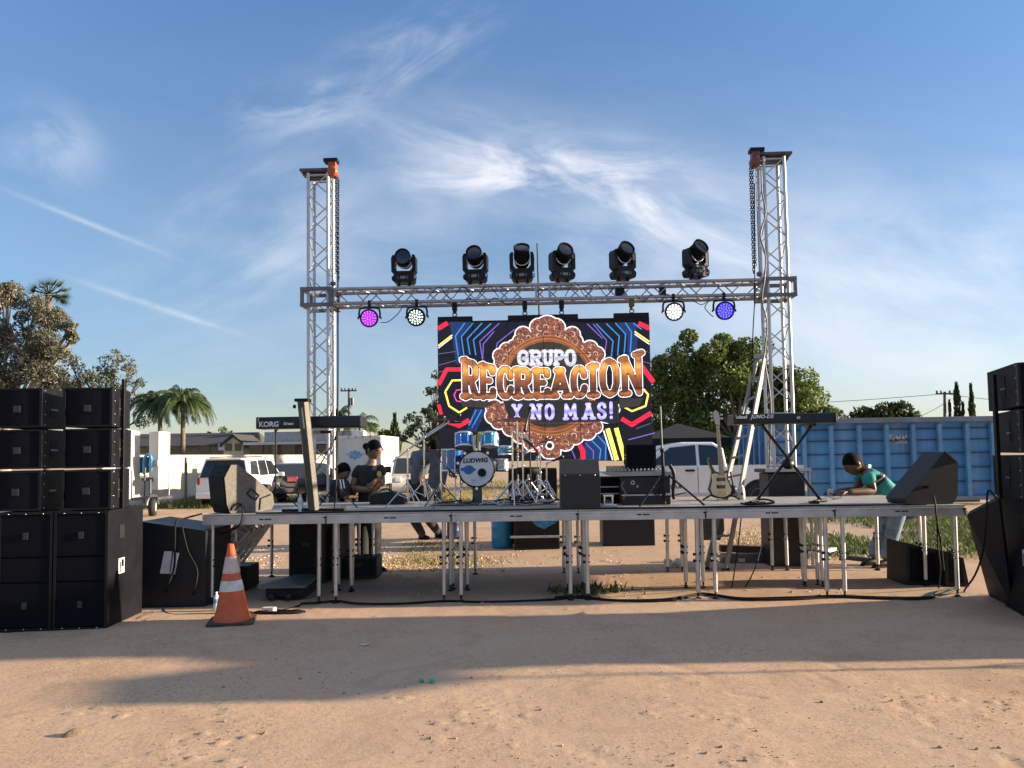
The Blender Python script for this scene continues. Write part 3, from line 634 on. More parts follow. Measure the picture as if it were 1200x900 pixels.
def grad_mat(name, stops, z0, z1, st=EB):
    m = bpy.data.materials.new('screen_'+name); m.use_nodes = True; nt = m.node_tree; b_ = nt.nodes['Principled BSDF']
    g = nt.nodes.new('ShaderNodeTexCoord'); s_ = nt.nodes.new('ShaderNodeSeparateXYZ'); nt.links.new(g.outputs['Object'], s_.inputs[0])
    mr = nt.nodes.new('ShaderNodeMapRange'); mr.inputs[1].default_value = z0; mr.inputs[2].default_value = z1; nt.links.new(s_.outputs['Z'], mr.inputs[0])
    nn = nt.nodes.new('ShaderNodeTexNoise'); nn.inputs['Scale'].default_value = 9; nt.links.new(g.outputs['Object'], nn.inputs['Vector'])
    ad = nt.nodes.new('ShaderNodeMath'); ad.operation = 'MULTIPLY_ADD'; nt.links.new(nn.outputs['Fac'], ad.inputs[0]); ad.inputs[1].default_value = .36; 
    sb = nt.nodes.new('ShaderNodeMath'); sb.operation = 'SUBTRACT'; nt.links.new(mr.outputs[0], sb.inputs[0]); sb.inputs[1].default_value = .18; nt.links.new(sb.outputs[0], ad.inputs[2])
    rp = nt.nodes.new('ShaderNodeValToRGB'); e = rp.color_ramp.elements
    while len(e) < len(stops): e.new(.5)
    for q, (p, c) in zip(e, stops): q.position = p; q.color = (*c, 1)
    nt.links.new(ad.outputs[0], rp.inputs['Fac'])
    nt.links.new(rp.outputs['Color'], b_.inputs['Base Color']); nt.links.new(rp.outputs['Color'], b_.inputs['Emission Color']); b_.inputs['Emission Strength'].default_value = st; return m
zb0 = LZ-LH
def lz(zy): return LZ-(zy-80+14)*K*.985-zb0
WOOD = grad_mat('wood_lettering', [(0, (.09, .03, .016)), (.13, (.26, .09, .03)), (.2, (.05, .02, .012)), (.42, (.10, .036, .020)), (.62, (.26, .085, .022)), (.8, (.66, .28, .05)), (.9, (.48, .18, .04)), (1, (.20, .075, .03))], lz(475), lz(285))
SILV = grad_mat('silver_lettering', [(0, (.30, .33, .48)), (.3, (.62, .64, .72)), (.5, (.22, .25, .42)), (.65, (.66, .67, .74)), (1, (.5, .52, .62))], lz(305), lz(222))
LAV = grad_mat('lavender_lettering', [(0, (.20, .18, .46)), (.3, (.42, .38, .72)), (.5, (.16, .14, .40)), (.7, (.42, .39, .75)), (1, (.26, .24, .55))], lz(585), lz(490))
sh = MB(); sh.add([scr(a, b_, 8) for a, b_ in ((385, 485), (955, 480), (960, 590), (925, 600), (870, 585), (700, 590), (420, 590))], [tuple(range(7))], 0)
sh.add([scr(a, b_, 8.2) for a, b_ in ((175, 480), (350, 490), (300, 520), (180, 515))], [(0, 1, 2, 3)], 1); sh.add([scr(a, b_, 8.2) for a, b_ in ((960, 470), (1080, 465), (1060, 505), (960, 520))], [(0, 1, 2, 3)], 1)
sh.build('lettering_shadow', [emc('darkband', (.016, .015, .018), EB), emc('shade', (.028, .022, .022), EB)], vw)
DK = emc('outline_brown', (.035, .012, .006), EB)
letters([('G', 458, 516, 228, 226, 306, 304), ('R', 522, 580, 226, 225, 304, 303), ('U', 586, 636, 225, 225, 303, 303), ('P', 642, 692, 225, 224, 303, 304), ('O', 694, 752, 222, 220, 304, 306)], 10.5, 9,
        [SM[5], emc('silver_edge', (.03, .04, .12), EB), SILV], [(8, 0, 0), (4, 1, 1.0), (0, 2, 2.0)], 'small_lettering')
big = [('R', 178, 268, 255, 285, 482, 478), ('E', 268, 350, 285, 302, 478, 476), ('C', 352, 440, 304, 312, 476, 474), ('R', 438, 532, 312, 316, 474, 472), ('E', 534, 622, 316, 318, 472, 470), ('A', 612, 728, 318, 312, 470, 468), ('C', 720, 806, 310, 300, 468, 466),
       ('I', 800, 866, 300, 282, 466, 465), ('O', 862, 968, 264, 262, 465, 462), ('N', 966, 1084, 258, 212, 462, 456)]
letters(big, 27, 12, [SM[5], DK, WOOD], [(14, 0, 0), (6, 1, 1.4), (0, 2, 2.8)], 'large_lettering')
letters([('Y', 428, 478, 500, 500, 575, 575), ('N', 518, 578, 498, 498, 580, 580), ('O', 586, 642, 498, 497, 580, 580), ('M', 682, 754, 496, 494, 580, 578), ('A', 774, 842, 492, 490, 578, 576), ('S', 846, 900, 490, 486, 576, 574), ('!', 900, 938, 484, 482, 574, 572)], 16, 17,
        [emc('navy_edge', (.012, .010, .03), EB), LAV], [(8, 0, 0), (0, 1, 1.2)], 'lower_lettering')
for px, lab in ((533, 'short black hanging clamp at the left end of the screen top'), (615, 'black hanging clamp left of the thin pole above the screen'), (658, 'black hanging clamp right of the thin pole above the screen'), (740, 'black hanging clamp with a yellowish strap at the right end of the screen')):
    p = W(px, 360, YT); x = p.x
    t = thing('hanging_clamp', lab, 'clamp', (x, YT, LZ+.07), group='clamps hanging the screen')
    q = MB(); q.box((x, YT-.02, zb_-.06), (.07, .10, .13)); q.tube([(x, YT-.02, zb_-.12), (x, YT-.02, zb_-.17)], .03, 8); q.build('clamp_body', BLACKP if px != 740 else M('olive_strap', (.12, .11, .02), .6), t, bevel=.006)
    q = MB(); z0 = zb_-.16; 
    z1 = LZ+.07; zm = (z0+z1)/2
    q.tube([(x+.03*math.cos(k*.52), YT-.02, zm+.55*(z0-z1)*math.sin(k*.52)) for k in range(13)], .009, 6, cap=False); q.build('shackle', STEEL, t)

random.seed(31)
for (xa, xb_, lab) in ((500, 585, 'thin black cable looping inside the left half of the truss'), (662, 735, 'thin black cable looping inside the truss under the right lights'), (745, 800, 'thin black cable sagging below the right half of the truss'), (520, 610, 'thin black cable drooping between the left screen clamps')):
    n = 7; pts = []
    for k in range(n):
        px = xa+(xb_-xa)*k/(n-1); p = W(px, 345, YT-.09); p.z = (zb_+.03 if k % 2 == 0 else (zb_-.07 if 'sag' in lab or 'droop' in lab else zb_+.20+.04*random.random())); pts.append(p)
    cable(lab, pts, .006)
p = W(726, 345, YT+.1); q = MB(); q.box((p.x+.0, YT+.08, zb_+.10), (.13, .10, .12)); tag(q.build('splitter_box', BLACKP, bevel=.006), 'small black box of cables inside the right half of the truss', 'box')
p = W(776, 343, YT+.1); q = MB(); q.box((p.x, YT+.08, zb_+.10), (.09, .10, .12)); tag(q.build('splitter_box', BLACKP, bevel=.006), 'small black box standing in the truss above the white par light', 'box')
# ------------------------------------------------------------------ speaker stacks
def make_top(w, h, d, k=.80):
    """trapezoid full range box lying on its side; origin at the front bottom centre, front faces -Y"""
    t = thing('loudspeaker', 's', 'loudspeaker')
    b_ = MB(); b_.prism([(-w/2, .03, 0), (w/2, .03, 0), (w/2*k, d, 0), (-w/2*k, d, 0)], (0, 0, h)); b_.build('cabinet', BLACK, t, local=True, bevel=.008)
    f = MB()
    for s_ in (-1, 1): f.box((s_*(w/2-.012), .016, h/2), (.024, .05, h-.004))
    for z in (.010, h-.010): f.box((0, .016, z), (w-.05, .05, .018))
    for s_ in (-1, 1):
        for z in (.025, h*.33, h*.66, h-.025): f.lathe([(0, .004), (.006, .003), (.007, 0)], (s_*(w/2+.001), .05, z), rotm('Y', R(90)*s_), 8, 1)
    f.build('front_rim', [BLACKP, M('screw_bright', (.5, .5, .5), .3, .9)], t, local=True)
    g = MB(); n = 8
    for i in range(n):
        x0, x1 = -w/2+.03+(w-.06)*i/n, -w/2+.03+(w-.06)*(i+1)/n
        y0, y1 = .002-.012*(1-(2*i/n-1)**2), .002-.012*(1-(2*(i+1)/n-1)**2)
        g.add([(x0, y0, .022), (x1, y1, .022), (x1, y1, h-.022), (x0, y0, h-.022)], [(0, 1, 2, 3)], 0, True)
    o = g.build('grille', GRILLE, t, local=True)
    q = MB(); q.box((0, -.014, h*.47), (.066, .006, .066)); q.box((0, -.018, h*.47), (.05, .003, .05)); k_ = q.build('badge', M('badge_grey', (.022, .022, .028), .5), t, local=True); k_.parent = o
    for s_ in (-1, 1):
        hd = MB(); y = d*.45; x = s_*(w/2-(1-k)*w/2*(y-.03)/(d-.03)+.003)
        hd.box((x, y, h*.60), (.008, .12, .12)); hd.box((x+s_*.001, y, h*.36), (.008, .12, .07)); hd.box((x+s_*.003, y, h*.475), (.008, .13, .016), None, 1)
        hd.build('handle', [M('handle_recess', (.002, .002, .002), .7), M('handle_bar', (.25, .25, .25), .35, .8)], t, local=True)
    return t
def make_sub(w, h, d):
    t = thing('subwoofer', 's', 'subwoofer')
    b_ = MB(); b_.box((0, .03+(d-.03)/2, h/2), (w, d-.03, h)); b_.build('cabinet', BLACK, t, local=True, bevel=.012)
    f = MB()
    for s_ in (-1, 1): f.box((s_*(w/2-.012), .02, h/2), (.026, .05, h-.01))
    for z in (.014, h-.014): f.box((0, .02, z), (w-.052, .05, .026))
    for z in (.02, h-.02):
        for x in (-w*.32, 0, w*.32): f.lathe([(0, .004), (.006, .003), (.007, 0)], (x, -.006, z), rotm('X', R(90)), 8, 1)
    f.build('front_rim', [BLACKP, M('screw_bright', (.5, .5, .5), .3, .9)], t, local=True)
    for (z0, z1) in ((.03, h*.40), (h*.41, h*.61), (h*.62, h-.03)):
        g = MB(); g.box((0, .004, (z0+z1)/2), (w-.056, .012, z1-z0-.006)); o = g.build('grille', GRILLE, t, local=True, bevel=.004)
        if z1-z0 > .25*h:
            q = MB(); q.box((0, -.005, (z0+z1)/2), (.045, .005, .065)); k_ = q.build('badge', M('badge_grey', (.022, .022, .028), .5), t, local=True); k_.parent = o
    for s_ in (-1, 1):
        hd = MB(); hd.box((s_*(w/2+.002), d*.36, h*.80), (.008, .11, .13)); hd.build('handle', M('handle_recess', (.002, .002, .002), .7), t, local=True)
        lg = MB(); lg.box((s_*(w/2+.003), d*.36, h*.50), (.004, .13, .15)); lg.box((s_*(w/2+.0055), d*.36+.02*s_, h*.52), (.003, .05, .07), None, 1); lg.box((s_*(w/2+.0055), d*.36-.03*s_, h*.49), (.003, .02, .10), None, 1)
        lg.build('badge', [M('badge_white', (.6, .6, .6), .4), BLACKP], t, local=True)
    return t
pf = G(125, 737.5)                        # front right foot of the left stack
SW, SH, SD_ = .50, 1.125, .80
rzl = R(5)
ca, sa = math.cos(rzl), math.sin(rzl)
def LS(x, y, z=0): return V((pf.x+x*ca-y*sa, pf.y+x*sa+y*ca, z))
s0 = make_sub(SW, SH, SD_); s0.location = LS(-SW/2, 0); s0.rotation_euler = (0, 0, rzl); tag(s0, 'tall black subwoofer with white badge on its side, nearest the cone in the left stack', None, 'subwoofers of the speaker stacks')
dup(s0, LS(-SW*1.5-.014, 0), rzl, 'tall black subwoofer cut by the left picture edge', 'subwoofers of the speaker stacks')
TW, TH, TD = .462, .382, .52
t0 = make_top(TW, TH, TD); names = ['bottom', 'middle', 'top']
for k in range(3):
    for c_, (xo, cl) in enumerate(((.012-TW/2, 'right'), (.012-TW/2-.655, 'left'))):
        o = t0 if (k == 0 and c_ == 0) else dup(t0)
        o.location = LS(xo, .03+random.uniform(-.01, .01), SH+.010+k*(TH+.017)); o.rotation_euler = (0, 0, rzl+R(random.uniform(-1, 1)))
        tag(o, {2: 'topmost', 1: 'middle', 0: 'lowest'}[k]+' black box speaker of the left stack, '+('in the column nearer the stage' if cl == 'right' else 'in the outer column at the picture edge'), None, 'black box speakers in the stacks')
p_ = W(145.5, 445, 7.55); q = MB(); q.box((p_.x, 7.55, (p_.z+1.13)/2), (.03, .04, p_.z-1.13)); 
for z in (1.3, 1.55, 1.8, 2.05): q.lathe([(0, .005), (.007, .004), (.008, 0)], (p_.x, 7.528, z), rotm('X', R(90)), 8)
tag(q.build('rigging_bar', BLACKP, bevel=.003), 'black upright rigging bar at the side of the left speaker stack', 'bar')
q = MB(); q.box(LS(-.28-.0, .28, SH+.006), (1.15, .5, .012))
# right stack, turned in towards the crowd
rzr = R(-18); ca2, sa2 = math.cos(rzr), math.sin(rzr)
pr = W(1193.5, 470, 7.1)
def RS(x, y, z=0): return V((pr.x+x*ca2-y*sa2, 7.1+x*sa2+y*ca2, z))
ztop = W(1193.5, 423, 7.1).z; th2 = (ztop-1.12)/3-.022
t2 = make_top(.60, th2, .98, .985)
cols = [(.30, 'in the column beside the blue container'), (1.02, 'in the second column, cut by the picture edge'), (1.74, 'in the third column, unseen, added for its shadow'), (2.46, 'in the outermost column, unseen, added for its shadow')]  # outer two columns stand out of view, put in to shade the foreground
for k in range(3):
    for c_, (xo, wh) in enumerate(cols):
        if (c_ == 2 and k == 2) or (c_ == 3 and k > 1): continue
        o = t2 if (k == 0 and c_ == 0) else dup(t2)
        o.location = RS(xo, random.uniform(-.02, .02), 1.12+k*(th2+.026)); o.rotation_euler = (0, 0, rzr+R([1, -2, 2][k]))
        tag(o, {2: 'topmost', 1: 'middle', 0: 'lowest'}[k]+' black box of the right stack, '+wh, None, 'black box speakers in the stacks')
s1_ = make_sub(SW, SH, 1.02)
for c_ in range(5):
    o = dup(s1_, RS(.06+.28+.56*c_, -.05), rzr+R(4), ['black subwoofer under the right speaker stack beside the stage end', 'black subwoofer second from the stage end in the right stack', 'black subwoofer third from the stage end in the right stack, unseen, added for its shadow', 'black subwoofer fourth from the stage end in the right stack, unseen, added for its shadow', 'outermost black subwoofer of the right stack, unseen, added for its shadow'][c_], 'subwoofers of the speaker stacks')  # last three are out of view, put in under the shadow-casting columns
for o in list(s1_.children_recursive)+[s1_]: bpy.data.objects.remove(o)
for sx2, sy2, zb7 in ((5.9, 5.75, 1.62),):  # unseen raised speaker, put in to throw a soft shadow band at left
    o = dup(t2, (sx2, sy2, zb7), R(-62)); tag(o, 'unseen black box speaker on a tripod, added to cast a shadow band', None, 'black box speakers in the stacks')
    t = thing('shadow_caster_tripod', 'unseen black tripod under the speaker added to cast a shadow band', 'stand', (sx2+.3, sy2+.2, 0)); c = V((sx2+.35, sy2+.2, 0))
    q = MB(); q.tube([c+V((0, 0, .1)), c+V((0, 0, zb7))], .02, 8); q.build('pole', BLACKP, t)
    for k in range(3): q = MB(); dd = V((math.cos(k*2.1), math.sin(k*2.1), 0)); q.tube([c+V((0, 0, .7)), c+dd*.5+V((0, 0, .02))], .014, 6); q.build('leg', BLACKP, t)
p_ = W(1166, 470, 7.62); q = MB(); q.box((p_.x, 7.62, (2.32+1.1)/2), (.035, .04, 1.2)); tag(q.build('rigging_bar', BLACKP, bevel=.003), 'black upright rigging bar at the side of the right speaker stack', 'bar')
# panel leaning against the right subwoofer
a, b_, c_, d_ = W(1133, 604, 7.75), G(1159, 698.5), G(1186, 712), W(1170, 585, 7.3)
b_ = V((b_.x, b_.y, .0)); n_ = (d_-a).cross(b_-a).normalized()*.05
q = MB(); q.prism([a, b_, c_, d_], n_); tag(q.build('black_board', M('navy_black_board', (.006, .008, .014), .6, 0, .3, 5, .2, 80), bevel=.006), 'black board leaning against the right subwoofers next to the stage end', 'board')
cable('black cable hanging beside the right speaker stack', [W(1170, 588, 7.2), W(1158, 575, 7.4), W(1156, 610, 7.4), W(1151, 650, 7.6), W(1142, 675, 7.8), G(1130, 694), G(1148, 697), G(1170, 699)], .010)
# black cabinet lying between left stack and stage
t = thing('bass_cabinet', 'black bass cabinet with pale amplifier plates between left stack and stage', 'loudspeaker', G(205, 709))
yc = 8.35; a, b_ = W(163, 611, yc), W(241, 622, yc); zc = G(163, 709).z
q = MB(); x0, x1 = a.x, b_.x; q.prism([(x0, yc, 0.0), (x1, yc, 0.0), (x1, yc, b_.z), (x0, yc, a.z)], (0, .7, 0)); q.build('cabinet', M('navy_black_cabinet', (.006, .007, .012), .5, 0, .3, 5, .2, 80), t, bevel=.012)
pl = MB(); c1, c2, c3, c4 = [W(x, y, yc-.004) for x, y in ((193, 646), (202, 646), (199, 672), (188, 672))]; pl.prism([c1, c2, c3, c4], (0, -.012, 0)); pl.build('amplifier_plate', M('pale_plate', (.60, .62, .66), .4, .1), t, bevel=.003)
pl = MB(); c1, c2, c3, c4 = [W(x, y, yc-.004) for x, y in ((204, 647), (210, 648), (205, 673), (200, 672.5))]; pl.prism([c1, c2, c3, c4], (0, -.012, 0)); pl.build('amplifier_plate', M('pale_plate', (.60, .62, .66), .4, .1), t, bevel=.003)
cable('black power cable dropping from the stage corner past the bass cabinet plates', [W(237, 602, 8.5), W(215, 608, 8.4), W(206, 613, 8.3), W(205, 640, 8.31), W(204, 665, 8.31), W(196, 688, 8.28), G(189, 706), G(196, 719), G(225, 720), G(262, 719)], .011)
cable('second black cable hanging down the front of the bass cabinet', [W(213, 616, 8.32), W(220, 645, 8.32), W(231, 668, 8.3), W(228, 690, 8.28), G(222, 708)], .010)

# ------------------------------------------------------------------ traffic cone, bottles
def cone():
    c = G(272, 729.5); t = thing('traffic_cone', 'weathered orange traffic cone with two pale collars at the left stage corner', 'traffic cone', c)
    H = .735; r0, r1 = .168, .027; OR = M('cone_orange', (.62, .10, .025), .55, 0, .15, 7, dirt=(.30, .10, .05), dirt_amt=.5)
    lx = -.022
    def pr(z): return r0+(r1-r0)*z/H
    b_ = MB(); ca = R(14); rot = rotm('Z', ca)
    pts = [(-.215, -.19), (-.19, -.215), (.19, -.215), (.215, -.19), (.215, .19), (.19, .215), (-.19, .215), (-.215, .19)]
    b_.prism([c+rot @ V((x, y, 0.002)) for x, y in pts], (0, 0, .03)); b_.build('base', M('cone_base', (.05, .035, .028), .8, 0, .3, 10, dirt=(.22, .15, .09)), t, bevel=.006)
    lean = Matrix.Rotation(R(-1.2), 3, 'Y')
    def lat(z0, z1, e, nm, mat):
        m_ = MB(); k = 6; m_.lathe([(pr(z0+(z1-z0)*i/k)+e, .03+z0+(z1-z0)*i/k) for i in range(k+1)], c, lean, 28); return m_.build(nm, mat, t)
    bm_ = MB(); bm_.lathe([(r0+.012, .03), (r0+.006, .05)]+[(pr(H*i/8), .03+H*i/8) for i in range(1, 9)]+[(r1*.7, .03+H+.002), (r1*.5, .03+H-.02)], c, lean, 28); bm_.build('cone_body', OR, t)
    lat(.455, .615, .003, 'reflective_collar', M('collar_pink', (.62, .42, .38), .5, 0, .15, 9, dirt=(.45, .2, .14)))
    lat(.285, .385, .003, 'reflective_collar', M('collar_white', (.66, .64, .60), .5, 0, .1, 14, dirt=(.15, .13, .11), dirt_amt=.7))
cone()
BOTTLE = M('clear_plastic', (.55, .68, .75), .12, 0, .12, 12, spec=.8)
def bottle(c, h, label, lab_col=(.10, .30, .5)):
    t = thing('water_bottle', label, 'bottle', c); r = h*.16
    b_ = MB(); b_.lathe([(0, 0), (r*.9, 0), (r, h*.04), (r*.92, h*.12), (r, h*.2), (r*.95, h*.32), (r, h*.45), (r, h*.66), (r*.7, h*.78), (r*.36, h*.88), (r*.34, h*.93)], c, None, 16); b_.build('body', BOTTLE, t)
    q = MB(); q.lathe([(r*1.02, h*.42), (r*1.02, h*.64)], c, None, 16); q.build('label_band', M('bottle_label_%d' % int(lab_col[2]*100), lab_col, .4), t)
    q = MB(); q.lathe([(r*.42, h*.92), (r*.42, h), (0, h)], c, None, 12); q.build('cap', M('cap_white', (.7, .72, .75), .4), t)
bottle(G(253.5, 716), .20, 'clear water bottle with blue band on the ground beside the cone')
bottle(W(352, 589, 8.75)*1.0, .20, 'clear water bottle on the stage left of the column keyboard stand', (.5, .55, .6))
bpos = [o for o in C.objects if o.name.startswith('water_bottle')][-1]; bpos.location.z = ZD

# ------------------------------------------------------------------ monitor wedges
WBE = M('wedge_side_carpet', (.15, .132, .112), .75, 0, .2, 30, .3, 300)
def wedge(label, org, phi, prof, width, mat_side, detail=True):
    d = V((math.cos(phi), math.sin(phi), 0)); e = V((-math.sin(phi), math.cos(phi), 0)); org = V(org)
    t = thing('wedge_monitor', label, 'stage monitor', org)
    P = [org+d*x+V((0, 0, z)) for x, z in prof]
    b_ = MB(); b_.prism(P, e*width, 0, 0); b_.build('cabinet', mat_side, t, bevel=.012)
    return t, d, e, P
prof = [(.04, 0), (.40, 0), (.53, .02), (.56, .08), (.54, .20), (.34, .38), (.12, .545), (.045, .545), (-.03, .40), (0, .10)]
o = W(266, 602, YF+.10); o.z = ZD+.004
t, d, e, P = wedge('stage wedge monitor with sunlit side at the left end of the stage', o, R(44), prof, .46, [WBE], True)
q = MB(); 
for (x, z, w_, h_, rr) in ((.30, .20, .13, .07, 38),):
    c = o+d*x+V((0, 0, z)); ax = (d*math.cos(R(-38))+V((0, 0, 1))*math.sin(R(-38))); ay = ax.cross(e)
    for s1 in (-1, 1): q.bar(c+ax*s1*w_/2-ay*h_/2-e*.006, c+ax*s1*w_/2+ay*h_/2-e*.006, .012, .012); q.bar(c-ax*w_/2+ay*s1*h_/2-e*.006, c+ax*w_/2+ay*s1*h_/2-e*.006, .012, .012)
q.build('handle', BLACKP, t)
q = MB(); c = o+d*.12+V((0, 0, .035)); q.tube([c+d*(.07*math.cos(R(a)))+V((0, 0, .07*math.sin(R(a))))-e*.004 for a in range(0, 181, 20)], .012, 6); q.build('pole_cup', BLACKP, t)
q = MB(); c = o+d*.47+V((0, 0, .09)); q.tube([c+d*(-.09)+V((0, 0, -.07))-e*.004, c+d*(-.08)+V((0, 0, .06))-e*.004, c+d*(.04)+V((0, 0, .10))-e*.004], .008, 6); q.build('seam_trim', BLACKP, t)
q = MB()
rear = [P[6], P[7], P[8], P[9], P[0]]
for a, b_ in zip(rear[1:], rear[2:]):
    n_ = (b_-a).cross(e).normalized(); n_ = n_ if n_.dot(d) < 0 else -n_
    m_ = [a+n_*.004+e*.012, b_+n_*.004+e*.012, b_+n_*.004+e*.448, a+n_*.004+e*.448]; q.prism(m_, n_*.008)
q.build('rear_grille', GRILLE, t)
cable('black cable leaving the left wedge monitor over the stage edge', [W(275, 598, 8.5), W(283, 592, 8.46), W(284, 604, 8.43), W(280, 616, 8.44), W(268, 622, 8.6), W(255, 628, 8.9)], .009)
# second wedge behind the left one
o2 = W(287, 590, 9.5); o2.z = ZD
t, d, e, P = wedge('smaller brown stage wedge standing behind the left wedge monitor', o2, R(5), [(0, 0), (.22, 0), (.22, .28), (0, .30)], .4, [M('wedge_brown', (.035, .025, .018), .7)])
q = MB(); c = o2+d*.13+V((0, 0, .225)); q.lathe([(0, .006), (.026, .004), (.028, 0)], c-e*.001, rotm('X', R(90)), 14); q.build('port_cap', WHITE, t)
# right wedge
o3 = W(1123, 591.5, YF+.12); o3.z = ZD+.004
prof3 = [(.06, 0), (.56, 0), (.585, .06), (.12, .575), (-.02, .445), (-.0, .09)]
t, d, e, P = wedge('dark navy stage wedge monitor seen side on at the right end of the stage', o3, R(183), prof3, -.42, [M('wedge_navy', (.006, .007, .013), .6, 0, .2, 20, .2, 250)])
q = MB(); c = o3+d*.35+V((0, 0, .19)); q.box(c+e*.002, (.05, .012, .03)); q.build('socket_plate', BLACKP, t)
q = MB(); a, b_ = P[3], P[4]; q.bar(a+V((0, 0, .006))+e*-.006, b_+V((0, 0, .006))+e*-.006, .02, .012); q.build('edge_trim', M('edge_grey', (.18, .18, .18), .5), t)
cable('black cable hanging from the right wedge monitor over the stage edge', [W(1094, 581, YF+.09), W(1096, 590, YF-.02), W(1098, 610, YF-.03), W(1103, 640, YF+.1), W(1106, 668, YF+.2)], .009)
# centre monitor (back of it)
t = thing('centre_monitor', 'plain black monitor speaker at the front stage edge, right of the drum kit', 'stage monitor', W(680, 594, YF+.12))
xl, xr = W(657.5, 590, YF+.11).x, W(703.5, 590, YF+.11).x; y = YF+.11
q = MB(); q.prism([(xl, y, ZD+.005), (xl, y, ZD+.39), (xl, y+.13, ZD+.55), (xl, y+.35, ZD+.55), (xl, y+.55, ZD+.25), (xl, y+.55, ZD+.005)], (xr-xl, 0, 0)); q.build('cabinet', M('monitor_black', (.018, .018, .020), .6, 0, .2, 20, .3, 260), t, bevel=.014)
for x in (xl+.05, (xl+xr)/2, xr-.05):
    q = MB(); q.lathe([(0, .005), (.006, .004), (.007, 0)], (x, y-.001, ZD+.375), rotm('X', R(90)), 8); q.build('screw', M('screw_bright', (.5, .5, .5), .3, .9), t)

# ------------------------------------------------------------------ keyboards
def keyboard(label, x0, x1, y, ztop, zbot, mat, txts, depth=.30):
    t = thing('keyboard', label, 'keyboard', ((x0+x1)/2, y, zbot)); h = ztop-zbot
    b_ = MB(); b_.prism([(x0, y, zbot+h*.12), (x0, y+.03, zbot), (x0, y+depth, zbot), (x0, y+depth, zbot+h*.55), (x0, y+.12, ztop), (x0, y+.01, ztop)], (x1-x0, 0, 0)); b_.build('case', mat, t, bevel=.012)
    for x in (x0, x1):
        q = MB(); q.box((x+(.014 if x == x0 else -.014), y+depth/2-.003, (ztop+zbot)/2), (.034, depth+.012, h*1.04)); q.build('end_cap', mat, t, bevel=.016)
    wk = MB(); wk.box(((x0+x1)/2, y+depth*.72, zbot+h*.60), (x1-x0-.12, .15, .02)); wk.build('key_bed', M('ivory_keys', (.65, .63, .58), .3), t, bevel=.003)
    for (s, size, px, py, sh, sp) in txts:
        p = W(px, py, y-.002); m = text_mb(s, size, frame4((p.x, y-.002, p.z), (1, 0, 0), (0, 0, 1)), .002, .002, sp, sh); m.build('lettering', M('lettering_white', (.75, .77, .77), .5), t)
    return t
KB = M('keyboard_black', (.010, .014, .016), .35, .2, .2, 6)
ya = 9.0
a, b_ = W(300, 496, ya), W(423, 495, ya)
keyboard('black keyboard with large maker lettering held by the column stand at left', a.x, b_.x, ya, (a.z+b_.z)/2+.078, (a.z+b_.z)/2-.062, KB, [('KORG', .085, 315, 497.5, 0, 1.0), ('Kross', .045, 338, 496.5, .2, 1.1)])
ybk = 9.0
a, b_ = W(860, 491, ybk), W(981, 490.5, ybk)
keyboard('black keyboard on a cross braced stand at the right of the stage', a.x, b_.x, ybk, (a.z+b_.z)/2+.065, (a.z+b_.z)/2-.055, KB, [('Roland', .052, 868, 488.8, 0, 1.0), ('JUNO-DS', .058, 893, 488.3, .25, 1.1), ('61', .04, 936, 489.5, 0, 1.1)])
# column keyboard stand
t = thing('column_stand', 'tall dark grey column keyboard stand leaning slightly on the left of the stage', 'keyboard stand', W(365, 596, 8.72))
yc = 8.70; A, B = W(353.5, 470, yc), W(366.5, 596, yc); A.y = B.y = yc; B.z = ZD+.02
COL = M('column_grey', (.058, .054, .046), .5, .3, .2, 6, .25, 60, dirt=(.09, .085, .07))
ax = (A-B).normalized(); sx_ = V((1, 0, 0)); w = .068
q = MB(); q.prism([B+sx_*-w+V((0, .05, 0)), B+sx_*-w*.5-V((0, .02, 0)), B+sx_*w*.5-V((0, .02, 0)), B+sx_*w+V((0, .05, 0)), B+sx_*w*.6+V((0, .13, 0)), B-sx_*w*.6+V((0, .13, 0))], A-B); q.build('column', COL, t, bevel=.008)
q = MB(); q.bar(A-ax*.08-V((.004, .024, 0)), A-ax*.32-V((-.0, .024, 0)), .016, .006); q.build('label_strip', M('strip_grey', (.22, .22, .21), .4), t)
q = MB(); q.box(A+V((0, .05, .012)), (.16, .15, .035)); q.tube([A+V((-.08, .03, -.06)), A+V((-.105, .03, -.06))], .022, 10); q.build('top_cap', BLACKP, t, bevel=.006)
for s_ in (-1, 1):
    q = MB(); q.bar(A-ax*.36+V((s_*.05, .07, 0)), V((A.x+s_*.18, ya+.25, A.z-.34)), .03, .035); q.build('arm', BLACKP, t, bevel=.004)
for (x, y) in ((.36, .02), (-.36, .02), (.28, .40), (-.28, .40)):
    q = MB(); q.bar(B+V((0, .06, .0)), B+V((x, y, -.0)), .035, .03); q.build('foot', BLACKP, t, bevel=.006)
# X stand
t = thing('cross_brace_stand', 'black cross braced stand under the right keyboard', 'keyboard stand', W(923, 590, ybk+.1))
y = ybk+.12
TL, TR, BL_, BR_ = W(892, 498, y), W(952, 498, y), W(887, 588, y), W(961, 588, y); hub = W(923, 544, y)
for Z in (BL_, BR_): Z.z = ZD+.03
for a, c_, dy in ((TL, BR_, -.02), (TR, BL_, .02)):
    q = MB(); dv = V((0, dy, 0)); q.bar(a+dv, c_+dv, .026, .05, up=(0, 1, 0)); q.build('leg', BLACKP, t, bevel=.004)
q = MB(); q.lathe([(0, -.06), (.055, -.06), (.06, -.04), (.06, .05), (0, .05)], hub, rotm('X', R(90)), 10); q.build('hub', BLACKP, t)
for Z in (BL_, BR_):
    q = MB(); q.tube([Z+V((-.13, -.16, -.012)), Z+V((0, 0, .0)), Z+V((.13, .16, -.012))], .022, 8); q.box(Z+V((-.12, -.14, -.015)), (.10, .07, .03)); q.build('foot', BLACKP, t)
